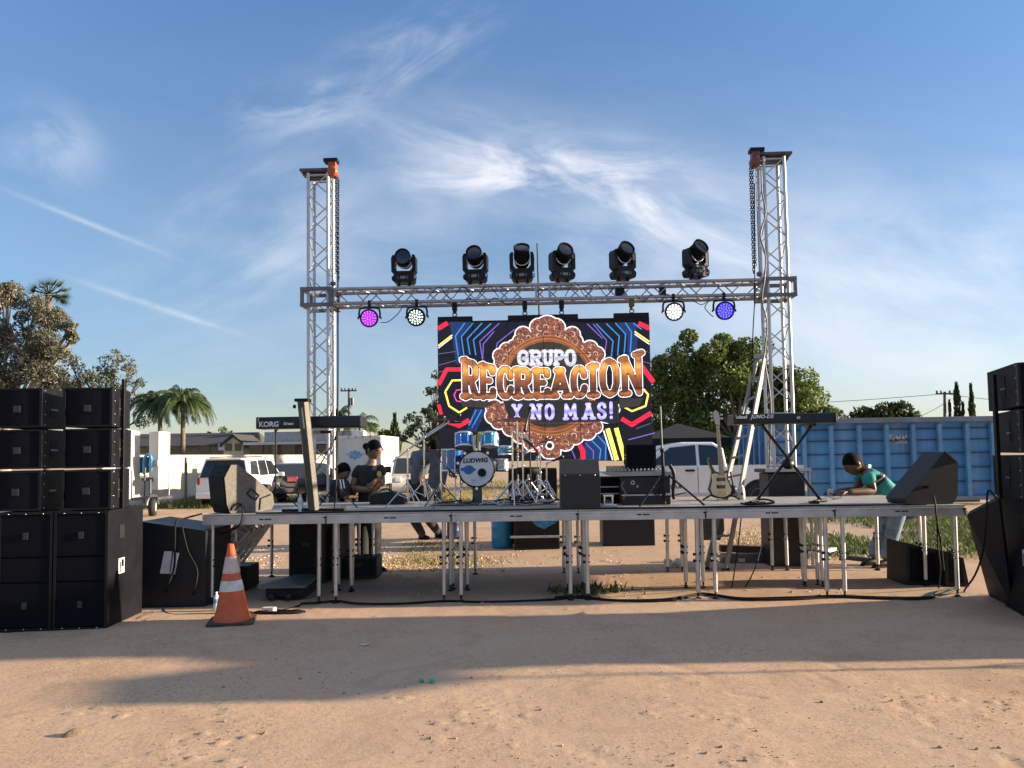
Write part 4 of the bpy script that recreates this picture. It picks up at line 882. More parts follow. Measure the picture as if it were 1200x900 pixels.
for Z in (TL, TR):
    q = MB(); q.bar(Z+V((0, -.08, .0)), Z+V((0, .26, .0)), .03, .03); q.build('rest', BLACKP, t)
cable('black sustain pedal cable lying round the left foot of the right keyboard stand', [W(880, 588, 8.95), W(895, 585, 9.1), W(907, 589, 8.9), W(880, 591, 8.75), W(868, 590, 8.8)], .012)

# ------------------------------------------------------------------ bass guitar on its stand
t = thing('bass_guitar', 'cream bass guitar with dark burst edges standing upright on the stage', 'bass guitar', W(846, 585, 9.75))
y = 9.75
def gp(px, py, dy=0): p = W(px, py, y); return V((p.x, y+dy, p.z))
body = [(829.5, 538), (832, 536), (834, 545), (838, 552), (845, 555), (851, 551), (854, 552), (853, 560), (856, 567), (859, 574), (858, 581), (850, 585), (841, 584), (834, 582), (830, 574), (833, 562), (834, 553), (831, 545)]
q = MB(); q.prism([gp(*p) for p in body], (0, .045, 0)); q.build('body', M('burst_edge', (.020, .014, .010), .2, 0, .2, 5, coat=.5), t, bevel=.006)
inn = [(833.5, 556), (838, 554.5), (846, 556.5), (852, 554), (851.5, 561), (854.5, 568), (857, 574), (855.5, 579), (849, 582.5), (841, 582), (835, 579.5), (832.5, 573), (834.5, 563)]
q = MB(); q.prism([gp(*p) for p in inn], (0, -.006, 0)); q.build('top_face', M('cream_guitar_top', (.66, .56, .36), .25, 0, .15, 6, coat=.5), t)
q = MB(); q.prism([gp(a, b_, -.008) for a, b_ in ((842.5, 557), (848.5, 557), (842.4, 497), (838.8, 497))], (0, -.014, 0)); q.build('neck', M('maple_neck', (.26, .22, .15), .35), t)
q = MB(); q.prism([gp(a, b_, -.004) for a, b_ in ((838.6, 498), (842.6, 498), (843.6, 491), (841.5, 483), (838, 480.5), (835.5, 484), (836.5, 491))], (0, -.014, 0)); q.build('headstock', M('maple_head', (.58, .46, .36), .35), t, bevel=.003)
for a, b_ in ((833.2, 484), (833.5, 488), (834, 492.5), (845.2, 486), (845.6, 490.5)):
    c = gp(a, b_, -.01); q = MB(); q.tube([c+V((-.014, 0, 0)), c+V((.014, 0, 0))], .011, 8); q.build('tuner', CHROME, t)
for b_ in (562, 570.5):
    q = MB(); q.prism([gp(839.5, b_-2, -.006), gp(849.5, b_-2.2, -.006), gp(849.8, b_+1.8, -.006), gp(839.8, b_+2, -.006)], (0, -.008, 0)); q.build('pickup', M('pickup_red_brown', (.06, .014, .012), .35), t)
q = MB(); q.prism([gp(841, 576, -.006), gp(851, 575.5, -.006), gp(851, 580, -.006), gp(841, 580.5, -.006)], (0, -.010, 0)); q.build('bridge', M('brass_bridge', (.65, .52, .25), .25, .8), t)
st = MB()
for i in range(4): st.tube([gp(843.2+i*1.5, 578, -.026), gp(839.4+i*.8, 496, -.026)], .0015, 4)
st.build('string_set', CHROME, t)
t = thing('guitar_stand', 'low black stand holding the cream bass guitar', 'guitar stand', gp(850, 587))
zf = ZD+.01
for x, yy_ in ((-.24, -.05), (.22, -.05), (0.02, .32)):
    b0 = gp(847, 574, .10); q = MB(); q.tube([b0, V((b0.x+x, b0.y+yy_, zf))], .011, 8); q.build('leg', BLACKP, t)
q = MB(); q.tube([gp(858, 553, .08), gp(861, 568, .09), gp(853, 586, .04), gp(840, 586, -.03)], .012, 8); q.sphere(gp(860, 574, .07), .06, 10); q.build('yoke', BLACKP, t)
p = W(869, 573, 9.9); t = thing('white_jug', 'small white upright jug beside the bass guitar', 'jug', (p.x, p.y, ZD))
h = .19; q = MB(); q.lathe([(0, 0), (.038, 0), (.042, .03), (.042, .10), (.030, .16), (.016, .185), (0, .19)], (p.x, p.y, ZD), None, 14); q.build('body', WHITE, t)
q = MB(); q.lathe([(0, .004), (.018, .003), (.02, 0)], (p.x-.005, p.y-.042, ZD+.075), rotm('X', R(90)), 10); q.build('label_dot', M('dot_dark', (.03, .05, .06), .5), t)

# ------------------------------------------------------------------ mixing table on a road case
y = 9.15
def at(px, py, yy_=None): return W(px, py, y if yy_ is None else yy_)
t = thing('road_case', 'black road case with metal edges under the grey mixing desk', 'road case', at(759, 592))
xl, xr = at(729, 580).x, at(786, 580).x; zt = at(757, 558.5).z; zm = at(757, 580).z
q = MB(); q.box(((xl+xr)/2, y+.28, (ZD+zm)/2), (xr-xl, .56, zm-ZD-.004)); q.build('case_body', M('case_navy', (.010, .012, .020), .5, 0, .2, 6), t, bevel=.006)
q = MB(); q.box(((xl+xr)/2, y+.28, (zt+zm)/2+.008), (xr-xl, .56, zt-zm-.016)); q.build('lid', M('case_navy', (.010, .012, .020), .5), t, bevel=.006)
q = MB(); q.box(((xl+xr)/2, y-.004, zm), (xr-xl+.01, .014, .018)); q.build('edge_trim', ALUD, t, bevel=.002)
for px, py, s_ in ((741.5, 565.5, .026), (747, 570, .014), (766, 570.5, .012)):
    p = at(px, py); q = MB(); q.lathe([(s_*.5, .0), (s_, .006), (s_, 0)], (p.x, y-.002, p.z), rotm('X', R(90)), 14); q.build('latch', M('badge_white', (.6, .6, .6), .4), t)
q = MB(); p0, p1 = at(731, 564), at(732, 586); q.tube(catmull([p0, at(728.5, 570), at(733, 578), at(730, 585)], 5), [.012]*16, 6); o = q.build('rope', M('rope_grey', (.17, .17, .18), .8)); tag(o, 'grey cloth strap hanging down the left side of the mixing road case', 'strap')
t = thing('mixing_desk', 'flat grey mixing desk on top of the black road case', 'mixing desk', at(748, 558))
xl, xr = at(704, 553).x, at(791, 553).x
GR = M('desk_grey', (.30, .31, .33), .4, .3, .1, 6)
q = MB(); z0, z1 = at(748, 557.5).z, at(748, 553).z; q.prism([(xl+.12, y-.08, z0), (xr, y-.08, z0), (xr, y-.08, z1), (xl, y-.08, z1)], (0, .52, 0)); q.build('chassis', GR, t, bevel=.006)
q = MB(); q.prism([(xl+.1, y-.06, z1), (xl+.1, y+.40, z1), (xl+.1, y+.40, z1+.07)], (xr-xl-.2, 0, 0)); q.build('control_panel', M('desk_dark', (.06, .065, .07), .4), t)
k = MB()
for i in range(14):
    for j in range(2): k.tube([(xl+.16+i*.045, y+.02+j*.12, z1+.012+j*.02), (xl+.16+i*.045, y+.015+j*.12, z1+.035+j*.02)], .010, 6)
k.build('knob_row', WHITE, t)
t = thing('monitor_speaker', 'square black powered speaker standing on the grey mixing desk', 'loudspeaker', at(752, 551))
xl, xr = at(735, 540).x, at(770, 540).x; zt, zb2 = at(752, 521).z, at(752, 551).z
q = MB(); q.prism([(xl, y+.06, zt), (xr, y+.06, zt), (xr, y+.06, zb2+.05), (xr-.03, y+.06, zb2), (xl+.05, y+.06, zb2), (xl, y+.06, zb2+.07)], (0, .30, 0)); q.build('cabinet', BLACK, t, bevel=.01)
q = MB(); q.box(((xl+xr)/2, y+.055, (zt+zb2)/2+.02), (xr-xl-.03, .014, zt-zb2-.08)); q.build('grille', GRILLE, t, bevel=.006)
q = MB()
for z in (.18, .14): q.box((xl-.014, y+.10, zb2+z), (.02, .03, .022))
q.build('indicator', M('indicator_yellow', (.6, .55, .2), .4), t)
# tripod stand
t = thing('tripod_stand', 'tall black tripod stand with a flat top in front of the white pickup', 'stand', W(778, 588, 8.85))
y = 8.85; T, Bm = W(773.5, 474, y), W(778.5, 584, y)
q = MB(); q.tube([T, W(776, 530, y)], .011, 8); q.build('upper_pole', CHROME if False else M('pole_grey', (.10, .10, .10), .4, .5), t)
q = MB(); q.tube([W(776, 526, y), V((Bm.x, y, ZD+.03))], .018, 10); q.sphere(W(776, 528, y), .03, 8); q.build('lower_pole', BLACKP, t)
q = MB(); q.box(T+V((0, .05, .006)), (.17, .14, .02)); q.build('top_plate', BLACKP, t, bevel=.004)
hubp = W(778, 563, y)
for dx, dy in ((.44, -.06), (-.30, -.12), (-.02, .40)):
    q = MB(); q.tube([hubp+V((dx*.12, dy*.12, .06)), V((hubp.x+dx, y+dy, ZD+.012))], .012, 8); q.tube([V((Bm.x, y, ZD+.10)), V((hubp.x+dx*.55, y+dy*.55, ZD+.155))], .007, 6); q.build('leg', BLACKP, t)
q = MB(); q.tube(catmull([W(785, 545, y), W(790, 556, y), W(789, 575, y), W(790, 585, y)], 4), [.022]*13, 8); tag(q.build('rolled_strap', BLACKP), 'black rolled strap hanging by the tripod stand', 'strap')
# silver pedal clutter near the centre monitor
t = thing('foot_pedal', 'small chrome foot pedal with spring right of the centre monitor', 'pedal', W(714, 591, 8.85))
p = W(714, 591, 8.85); p.z = ZD
q = MB(); q.box(p+V((0, .05, .012)), (.20, .16, .02)); q.build('base_plate', SILVERP, t, bevel=.003)
q = MB(); q.box(p+V((.0, .05, .05)), (.11, .17, .014), rotm('X', R(16))); q.build('footboard', CHROME, t, bevel=.003)
for s_ in (-1, 1):
    q = MB(); q.tube([p+V((s_*.05, .10, .02)), p+V((s_*.045, .10, .13))], .011, 8); q.build('post', CHROME, t)
q = MB(); q.tube([p+V((-.06, .10, .125)), p+V((.06, .10, .125))], .012, 8); q.build('axle', CHROME, t)
t = thing('effects_case', 'low dark rack of effects between centre monitor and road case', 'rack', W(716, 578, 9.5))
xl, xr = W(704, 570, 9.5).x, W(731, 570, 9.5).x; z1 = W(717, 559, 9.5).z
q = MB(); q.box(((xl+xr)/2, 9.7, (ZD+z1)/2), (xr-xl, .4, z1-ZD)); q.build('case_body', BLACK, t, bevel=.006)
for py in (570.5, 578.5):
    p = W(716, py, 9.49); q = MB(); q.box((p.x, 9.492, p.z), (xr-xl-.02, .014, .014)); q.build('rack_rail', ALUD, t)
# ------------------------------------------------------------------ drum kit
BLUE = M('drum_blue', (.012, .13, .42), .18, .3, .25, 3, coat=.6)
TEAL = M('drum_teal', (.02, .30, .46), .16, .3, .25, 3, coat=.6)
HEADW = M('drum_head_white', (.72, .73, .76), .45, 0, .06, 5)
HEADU = M('drum_head_clear', (.17, .17, .15), .3, 0, .1, 4)
def drum(label, c, r, h, mat, tilt=0.0, pan=0.0, lugs=8, legs=0):
    t = thing('tom_drum', label, 'drum', c); rot = rotm('Z', pan) @ rotm('X', tilt)
    q = MB(); q.lathe([(r*.985, -h/2), (r*.985, h/2)], c, rot, 28); q.build('shell', mat, t)
    for s_ in (-1, 1):
        q = MB(); q.lathe([(r*.98, s_*h/2-.014), (r*1.04, s_*h/2-.012), (r*1.04, s_*h/2+.012), (r*.97, s_*h/2+.012), (r*.97, s_*h/2)], c, rot, 28); q.build('rim', CHROME, t)
        q = MB(); pr_ = [(0, s_*(h/2+.001)), (r*.975, s_*(h/2+.001))]; q.lathe(pr_ if s_ > 0 else pr_[::-1], c, rot, 28); q.build('drum_head', HEADW if s_ > 0 else HEADU, t)
    for k in range(lugs):
        a = 2*math.pi*(k+.5)/lugs; d = V((math.cos(a), math.sin(a), 0))
        q = MB(); q.tube([c+rot @ (d*r*1.03+V((0, 0, -h/2))), c+rot @ (d*r*1.03+V((0, 0, h/2)))], .004, 5); q.box(c+rot @ (d*r*1.01), (.018, .018, min(.09, h*.45)), rot @ rotm('Z', a)); q.build('lug', CHROME, t)
    for k in range(legs):
        a = R(-90+120*k+20); d = V((math.cos(a), math.sin(a), 0))
        q = MB(); q.tube([c+d*r*1.05+V((0, 0, h*.1)), V((c.x+d.x*r*1.05, c.y+d.y*r*1.05, ZD+.04)), V((c.x+d.x*r*1.2, c.y+d.y*r*1.2, ZD+.01))], .008, 8); q.build('leg', CHROME, t)
    return t
yk = 9.75
bc = W(558.5, 549.5, yk); br = 21.5*yk/FOC
t = thing('bass_drum', 'blue bass drum with white front head and round port hole', 'drum', (bc.x, yk, ZD)); rot = rotm('X', R(90))
q = MB(); q.lathe([(br*.96, -.40), (br*.96, 0)], bc, rot, 40); q.build('shell', BLUE, t)
q = MB(); q.lathe([(br*.93, .012), (br*1.03, .016), (br*1.03, -.03), (br*.96, -.03)], bc, rot, 40); q.build('hoop', M('hoop_black', (.012, .014, .022), .3), t)
q = MB(); q.lathe([(0, .012), (br*.94, .008)], bc, rot, 40); q.build('drum_head', HEADW, t)
def bh(px, py, dy=-.014): p = W(px, py, yk); return V((p.x, yk+dy, p.z))
q = MB(); c = bh(565, 554); q.lathe([(0, .002), (5.0*yk/FOC, .001)], c, rot, 24); q.build('port_hole', M('hole_black', (.004, .004, .006), .8), t)
q = MB(); q.lathe([(5.0*yk/FOC, .0), (5.2*yk/FOC, .005), (6.1*yk/FOC, .005), (6.3*yk/FOC, .0)], c, rot, 24); q.build('port_ring', M('ring_pale', (.62, .63, .65), .4), t)
q = MB(); 
q.prism([bh(a, b_) for a, b_ in ((540.2, 548), (543.5, 548), (545.5, 546.2), (550, 545), (554, 546.3), (555.5, 549), (557.6, 548.5), (557.6, 551.5), (555.3, 552), (553, 554.8), (549, 556), (545.5, 555), (543.5, 552), (540.2, 551.8))], (0, -.003, 0)); q.build('emblem', M('emblem_blue', (.02, .14, .42), .4), t)
m = text_mb('LUDWIG', .078, frame4(bh(557, 539.8), (1, 0, .02), (0, 0, 1)), .001, .003, 1.02, .15); m.build('lettering', M('ink_black', (.01, .01, .012), .5), t)
m = text_mb('USA', .030, frame4(bh(555, 563), (1, 0, .0), (0, 0, 1)), .001, .0, 1.0, 0); m.build('lettering', M('ink_grey', (.20, .21, .24), .5), t)
for k in range(10):
    a = 2*math.pi*(k+.5)/10; d = V((math.cos(a), 0, math.sin(a)))
    q = MB(); q.tube([bc+d*br*1.04+V((0, -.01, 0)), bc+d*br*1.02+V((0, .12, 0))], .006, 5); q.box(bc+d*br*1.06+V((0, -.006, 0)), (.03, .03, .03), rotm('Y', -a)); q.build('claw', CHROME, t)
for s_ in (-1, 1):
    q = MB(); q.tube([bc+V((s_*br*.75, .08, -br*.6)), V((bc.x+s_*br*1.15, yk-.05, ZD+.012))], .008, 8); q.build('spur', CHROME, t)
q = MB(); q.box((bc.x, yk+.10, (bc.z-br+ZD)/2), (.12, .10, bc.z-br-ZD)); q.build('lifter', STEEL, t)
q = MB()
for dx in (-.028, .028): q.tube([bc+V((dx, .12, br*.95)), W(558.5+dx*80, 510, yk+.12)], .018, 10)
q.build('tom_post', CHROME, t)
z = W(566, 520, yk-.05)
q = MB(); q.box(V((W(562.5, 512, yk).x, yk+.06, W(562.5, 512, yk).z)), (.06, .05, .13)); q.build('tom_clamp', M('clamp_yellow', (.62, .60, .08), .4), t, bevel=.006)
drum('left blue rack tom mounted over the bass drum', W(543.5, 516, yk-.02), 10.2*yk/FOC, .165, BLUE, R(-14), R(8))
drum('right teal rack tom mounted over the bass drum', W(574, 516, yk-.02), 10.0*yk/FOC, .165, TEAL, R(-14), R(-8))
drum('deep blue floor tom on the left of the bass drum', W(530, 539, yk+.25), 12.6*(yk+.25)/FOC, .27, BLUE, 0, 0, 8, 3)
drum('teal side tom right of the bass drum', W(592, 528, yk+.30), 8.5*(yk+.3)/FOC, .10, TEAL, R(-4), 0)
t = drum('white shelled snare drum on a stand right of the bass drum', W(588, 545, yk+.12), 8.2*(yk+.1)/FOC, .13, M('snare_pale', (.45, .42, .38), .3), R(-6), 0); t.name = 'snare_drum'
CYM = M('cymbal_bronze', (.16, .085, .035), .32, .9, .25, 7, .1, 100)
def tripod(parent, x, y, zt, r=.011, spread=.27, a0=20, mat=CHROME):
    q = MB(); q.tube([(x, y, zt), (x, y, ZD+.08)], r, 8); q.sphere((x, y, ZD+(zt-ZD)*.55), r*2, 8); q.build('tube', mat, parent)
    for k in range(3):
        a = R(a0+120*k); dx, dy = spread*math.cos(a), spread*math.sin(a)
        q = MB(); q.tube([(x, y, ZD+.30), (x+dx*.95, y+dy*.95, ZD+.02), (x+dx*1.03, y+dy*1.03, ZD+.005)], .008, 6); q.tube([(x, y, ZD+.10), (x+dx*.5, y+dy*.5, ZD+.155)], .006, 6); q.build('leg', mat, parent)
def cymbal(label, px, py, rpx, y, base_px=None, tilt=(0, 0), boom=None, a0=20):
    c = W(px, py, y); t = thing('cymbal_stand', label, 'cymbal', c); r = rpx*y/FOC; rot = rotm('Y', tilt[0]) @ rotm('X', tilt[1])
    q = MB(); q.lathe([(0, .035), (r*.12, .03), (r*.17, .012), (r*.6, .004), (r, -.012), (r, -.014), (r*.6, 0), (r*.17, .007), (0, .028)], c, rot, 36); q.build('cymbal', CYM, t)
    q = MB(); q.tube([c+V((0, 0, -.03)), c+V((0, 0, .06))], .006, 6); q.sphere(c+V((0, 0, .05)), .014, 8); q.build('wing_nut', CHROME, t)
    b_ = W(base_px, 585, y) if base_px else c
    if boom:
        j = W(boom[0], boom[1], y); q = MB(); q.tube([c+V((0, 0, -.02)), j, j+(j-c)*boom[2]], .010, 8); q.sphere(j, .025, 8); q.build('boom_arm', CHROME, t); tripod(t, j.x, y, j.z, a0=a0)
    else: tripod(t, c.x, y, c.z-.02, a0=a0)
cymbal('bronze crash cymbal on a boom stand left of the drum kit', 521, 493, 21, yk+.25, boom=(497, 512, 1.55), tilt=(R(4), R(-3)), a0=50)
cymbal('flat bronze ride cymbal right of the rack toms', 606, 491.5, 25, yk+.45, tilt=(R(1), R(-2)), a0=10)
cymbal('small bronze cymbal low behind the right cymbal stands', 641, 516, 13, yk+.55, tilt=(R(-14), R(2)), boom=(630, 536, .2), a0=40)
# hi-hat
c = W(600, 527, yk-.12); t = thing('hi_hat', 'hi hat cymbals on a chrome stand right of the snare drum', 'cymbal', (c.x, c.y, ZD))
for dz, fl in ((.0, 1), (-.03, -1)):
    q = MB(); r = .14; q.lathe([(0, .025*fl), (.03, .02*fl), (r, -.004*fl), (r, -.008*fl), (.03, .014*fl)], c+V((0, 0, dz)), None, 30); q.build('cymbal', CYM, t)
tripod(t, c.x, c.y, c.z+.16, .009, .25, 75)
# microphones on stands around the kit
MICB = M('mic_black', (.02, .02, .022), .4)
def mic_stand(label, base_px, y, top, mic, col=CHROME, a0=0, micm=MICB, boomw=.008, sp=.27):
    b_ = W(base_px, 586, y); T = W(top[0], top[1], y); E = W(mic[0], mic[1], y-.05); t = thing('microphone_stand', label, 'microphone stand', (b_.x, y, ZD))
    tripod(t, b_.x, y, T.z, .010, sp, a0, col)
    q = MB(); q.tube([V((b_.x, y, T.z)), T, E], boomw, 8); q.sphere(T, .02, 8); q.build('boom_arm', col, t)
    d = (E-T).normalized(); q = MB(); q.tube([E, E+d*.12], [.013, .020], 10); q.sphere(E+d*.14, .028, 10); q.build('microphone', micm, t)
mic_stand('chrome boom microphone stand arching over the right of the kit', 601.5, yk-.35, (601.5, 506), (613, 514), a0=35)
mic_stand('chrome microphone stand just right of the arched boom stand', 613.5, yk-.30, (613.5, 508), (622, 519), a0=70, micm=M('mic_red', (.35, .02, .05), .4))
mic_stand('microphone stand with grey horizontal microphone left of the centre monitor', 634, yk-.25, (634, 523), (626, 526), a0=15, micm=SILVERP)
mic_stand('short chrome microphone stand close to the centre monitor', 641, yk-.10, (641, 543), (648, 540), a0=55)
mic_stand('long boom microphone stand reaching up from the left of the kit', 478, yk-.35, (478, 527), (527, 494), a0=80, boomw=.010)
mic_stand('low microphone stand in front of the floor tom', 516, yk-.55, (516, 540), (524, 548), col=M('stand_grey', (.12, .12, .13), .4, .6), a0=20)
mic_stand('dark microphone stand behind the left keyboard', 323, 9.5, (323, 505), (330, 500), col=BLACKP, a0=10)
mic_stand('black boom microphone stand right of the column keyboard stand', 394, 9.2, (394, 512), (372, 550), col=BLACKP, a0=40)
# tall black pole stand in front of the screen (mic stand of the drummer)
mic_stand('thin black microphone stand standing in front of the screen', 622, yk+.1, (621.5, 478), (618, 492), col=BLACKP, a0=95)
# throne and hardware bag
c = W(619, 552, yk+.35); t = thing('drum_throne', 'round black drum throne half hidden by chrome stands', 'stool', (c.x, c.y, ZD))
q = MB(); q.lathe([(0, -.04), (.14, -.04), (.16, -.02), (.16, .03), (.14, .05), (0, .05)], c, None, 24); q.build('seat', BLACK, t); tripod(t, c.x, c.y, c.z-.03, .014, .25, 33)
# mats, bags and cable tangles
q = MB(); a = W(505, 584, yk-.3); q.box(((a.x+W(650, 584, yk-.3).x)/2, yk+.15, ZD+.006), (W(650, 584, yk).x-a.x, .95, .009)); tag(q.build('drum_mat', M('mat_black', (.018, .018, .018), .9, 0, .3, 12), bevel=.003), 'thin black mat under the drum kit', 'mat')
random.seed(5)
for i, (xa, xb_, mt) in enumerate(((560, 648, CHROME), (575, 640, M('cable_grey', (.35, .35, .35), .5)), (600, 655, CABLE), (510, 560, CABLE), (585, 625, CABLE))):
    pts = [];
    for k in range(9):
        u = k/8; p = W(xa+(xb_-xa)*u+random.uniform(-6, 6), 586, yk-.45+random.uniform(-.12, .12)); p.z = ZD+.014+.012*i+(.05*random.random() if k % 3 == 1 else 0); pts.append(p)
    cable(['pale cable looped on the stage in front of the bass drum', 'grey cable running right along the stage from the kit', 'black cable winding towards the centre monitor', 'black cable lying left of the bass drum', 'black cable coiled under the chrome stands'][i], pts, .009, mat=mt if mt is not CHROME else M('cable_pale', (.45, .44, .42), .5))
t = thing('gear_bag', 'low black gear bag on the rear stage left of the cymbal stands', 'bag', W(452, 588, 10.0))
xl, xr = W(433, 580, 9.9).x, W(472, 580, 9.9).x; zz = W(450, 576.5, 9.9).z
q = MB(); q.prism([(xl, 9.9, ZD+.004), (xr+.02, 9.9, ZD+.004), (xr, 9.9, zz-.06), (xr-.15, 9.9, zz), (xl+.06, 9.9, zz-.02), (xl, 9.9, zz-.06)], (0, .3, 0)); q.build('bag_body', M('nylon_black', (.014, .014, .016), .7, 0, .3, 15, .4, 90), t, bevel=.02)
q = MB(); q.tube(catmull([(xl+.12, 9.95, zz), (xl+.2, 9.95, zz+.04), (xl+.3, 9.95, zz)], 4), .009, 6); q.build('handle', BLACKP, t)
# ------------------------------------------------------------------ trees
random.seed(11)
BARK = M('bark', (.14, .10, .07), .9, 0, .3, 6, .6, 20); BARKP = M('pale_bark', (.36, .29, .22), .9, 0, .25, 5, .4, 20)
def leafquads(mb, c, n, r, size, flat=1.0, asp=.55):
    for _ in range(n):
        while True:
            p = V((random.uniform(-1, 1), random.uniform(-1, 1), random.uniform(-1, 1)))
            if .25 < p.length < 1: break
        if random.random() < .55: p = p.normalized()*random.uniform(.75, 1.05)
        q = V((c.x+p.x*r[0], c.y+p.y*r[1], c.z+p.z*r[2]))
        d = V((random.gauss(0, 1), random.gauss(0, 1), random.gauss(0, .7))).normalized(); u = d.orthogonal().normalized(); u = Matrix.Rotation(random.uniform(0, 6.28), 3, d) @ u
        s_ = size*random.uniform(.6, 1.35); w = d.cross(u)*s_*asp; d = u*s_
        mb.add([q-d, q+w*.8, q+d, q-w*.8], [(0, 1, 2, 3)])
def tree(name, label, base, clumps, Y, mat, n_per, size, trunk_r=.22, bark=BARK, branches=True, cat='tree', group=None, twigs=0, sub=5, rdepth=.9):
    """clumps: (px, py, rpx) of the crown at distance Y; each clump is broken into smaller tufts"""
    base = V(base); t = thing(name, label, cat, base, group=group)
    cr = MB(); cs = []
    for (px, py, rp) in clumps:
        rr = rp*Y/FOC; c = W(px, py, Y); c.y += random.uniform(-.5, .5)*rr; cs.append((c, rr))
        for _ in range(sub):
            d = V((random.gauss(0, 1), random.gauss(0, 1)*rdepth, random.gauss(0, 1))).normalized()*rr*random.uniform(.35, .85); q = rr*random.uniform(.35, .6)
            leafquads(cr, c+d, max(6, int(6.5*n_per*rr*rr/sub)), (q, q, q*.85), size)
    cr.build('crown', mat, t)
    tk = MB(); top = sum((c for c, _ in cs), V((0, 0, 0)))/len(cs); fork = base.lerp(top, .45); fork.x = base.x+(top.x-base.x)*.25
    tk.tube(catmull([base-V((0, 0, .1)), base.lerp(fork, .5)+V((.1, 0, 0)), fork, top], 4), [trunk_r*(1.15-.8*i/12) for i in range(13)], 8)
    if branches:
        for c, rr in cs:
            m_ = fork.lerp(c, .5)+V((random.uniform(-.3, .3), 0, random.uniform(-.2, .4)))*rr*.4
            tk.tube(catmull([fork, m_, c], 4), [trunk_r*.30*(1-.095*i) for i in range(9)], 6)
            for k in range(twigs):
                d = V((random.gauss(0, 1), random.gauss(0, .8), random.gauss(.3, 1))).normalized()*rr*.95
                tk.tube(catmull([fork.lerp(c, .7), c+d*.4+V((0, 0, -.1)), c+d], 3), [trunk_r*.10*(1-.1*i) for i in range(7)], 5)
    tk.build('trunk', bark, t); return t
LG = Mleaf('broadleaf_green', (.05, .095, .018), (.15, .20, .04), .42); LGD = Mleaf('deep_green', (.02, .045, .015), (.06, .095, .025), .3)
LOL = Mleaf('olive_leaf', (.065, .072, .045), (.165, .155, .105), .3); LGR = Mleaf('grey_green_leaf', (.07, .085, .05), (.16, .165, .11), .3)
def gr(px, Y): p = W(px, 530, Y); return V((p.x, Y, 0))
tree('broadleaf_tree', 'large dense green tree behind the right truss tower', gr(862, 37), [(786, 432, 28), (776, 462, 32), (815, 418, 30), (845, 414, 27), (872, 418, 26), (835, 455, 45), (880, 450, 40), (915, 438, 28), (935, 456, 28), (952, 474, 22), (920, 480, 40), (968, 488, 13), (800, 505, 44), (850, 505, 50), (900, 510, 50), (945, 505, 30), (770, 500, 30)], 37, LG, 290, .10, .35, sub=7)
tree('leaning_tree', 'big olive brown tree over the left speaker stack', gr(0, 40), [(-22, 372, 34), (8, 352, 26), (35, 366, 24), (62, 378, 20), (-10, 410, 36), (28, 402, 30), (60, 408, 24), (86, 398, 12), (84, 384, 9), (5, 445, 40), (45, 440, 30), (-40, 450, 45), (72, 445, 20)], 40, LOL, 290, .085, .4, BARKP, twigs=5, sub=8)
tree('sparse_tree', 'thin grey green tree with bare twigs beside the fan palm', gr(115, 38), [(88, 432, 17), (108, 444, 18), (128, 430, 15), (142, 420, 11), (152, 432, 12), (140, 446, 18), (160, 447, 9), (120, 460, 22), (92, 458, 20), (158, 470, 14), (165, 490, 12)], 38, LGR, 100, .085, .2, BARK, twigs=7, sub=6)
tree('shade_tree', 'dark green tree left of the video wall', gr(512, 42), [(513, 440, 7), (508, 458, 10), (516, 474, 12), (500, 480, 12), (490, 494, 13), (478, 502, 11), (508, 502, 18), (470, 513, 8), (520, 520, 20), (498, 517, 16), (540, 500, 30), (545, 540, 26)], 42, LGD, 110, .10, .25, twigs=3, sub=6)
tree('rounded_tree', 'round dark green tree top above the blue container', gr(1038, 47), [(1008, 484, 12), (1025, 480, 11), (1045, 478, 11), (1062, 482, 11), (1075, 488, 9), (1038, 490, 20), (1000, 492, 9), (1060, 496, 20), (1020, 500, 20)], 47, LGD, 90, .16, .25, sub=6)
tree('small_tree', 'pale little bushy tree between the big tree and the container top', gr(985, 45), [(984, 486, 6), (992, 490, 6), (978, 492, 6), (986, 500, 10)], 45, LGR, 90, .13, .12)
for px, py, rp, lab in ((262, 509, 9, 'bushy green tree top behind the gabled house'), (283, 515, 7, 'rounded green tree right of the gabled house'), (247, 512, 6, 'small tree peeking over the gabled house roof'), (440, 503, 9, 'yellow green shrub tree behind the white trailer'), (458, 506, 7, 'low dark tree at the right of the white trailer roof')):
    tree('distant_tree', lab, gr(px, 95), [(px, py, rp), (px-rp*.7, py+3, rp*.7), (px+rp*.7, py+3, rp*.7), (px, py+9, rp*1.1)], 95, LG, 22, .34, .25, cat='tree', group='trees behind the houses', branches=False)
# conifer-like young tree
def spire(label, px, ytop, ybot, Y, w, mat, n, kind='cypress_tree', group=None):
    b_ = gr(px, Y); T = W(px, ytop, Y); t = thing(kind, label, 'tree', b_, group=group); q = MB(); H = T.z
    for _ in range(n):
        u = random.random()**.8; r = w*(1-u)**.7*math.sqrt(random.random())*(.8+.4*noise.noise(V((u*9, px, 0)))); a = random.uniform(0, 6.28); p = V((T.x+r*math.cos(a), Y+r*math.sin(a), .3+(H-.3)*u))
        d = V((math.cos(a)*.4, math.sin(a)*.4, 1)).normalized(); s_ = .22*random.uniform(.6, 1.3); x = d.cross(V((math.sin(a), -math.cos(a), .2))).normalized()*s_*.3
        q.add([p-d*s_, p+x, p+d*s_, p-x], [(0, 1, 2, 3)])
    q.build('crown', mat, t); k = MB(); k.tube([b_, V((T.x, Y, H*.9))], [.12, .03], 6); k.build('trunk', BARK, t)
spire('tall narrow cypress left of its twin above the container', 1120.5, 449, 500, 60, .62, LGD, 700, group='cypresses beyond the container')
spire('tall narrow cypress nearest the right speaker stack', 1137.5, 451, 500, 60, .50, LGD, 600, group='cypresses beyond the container')
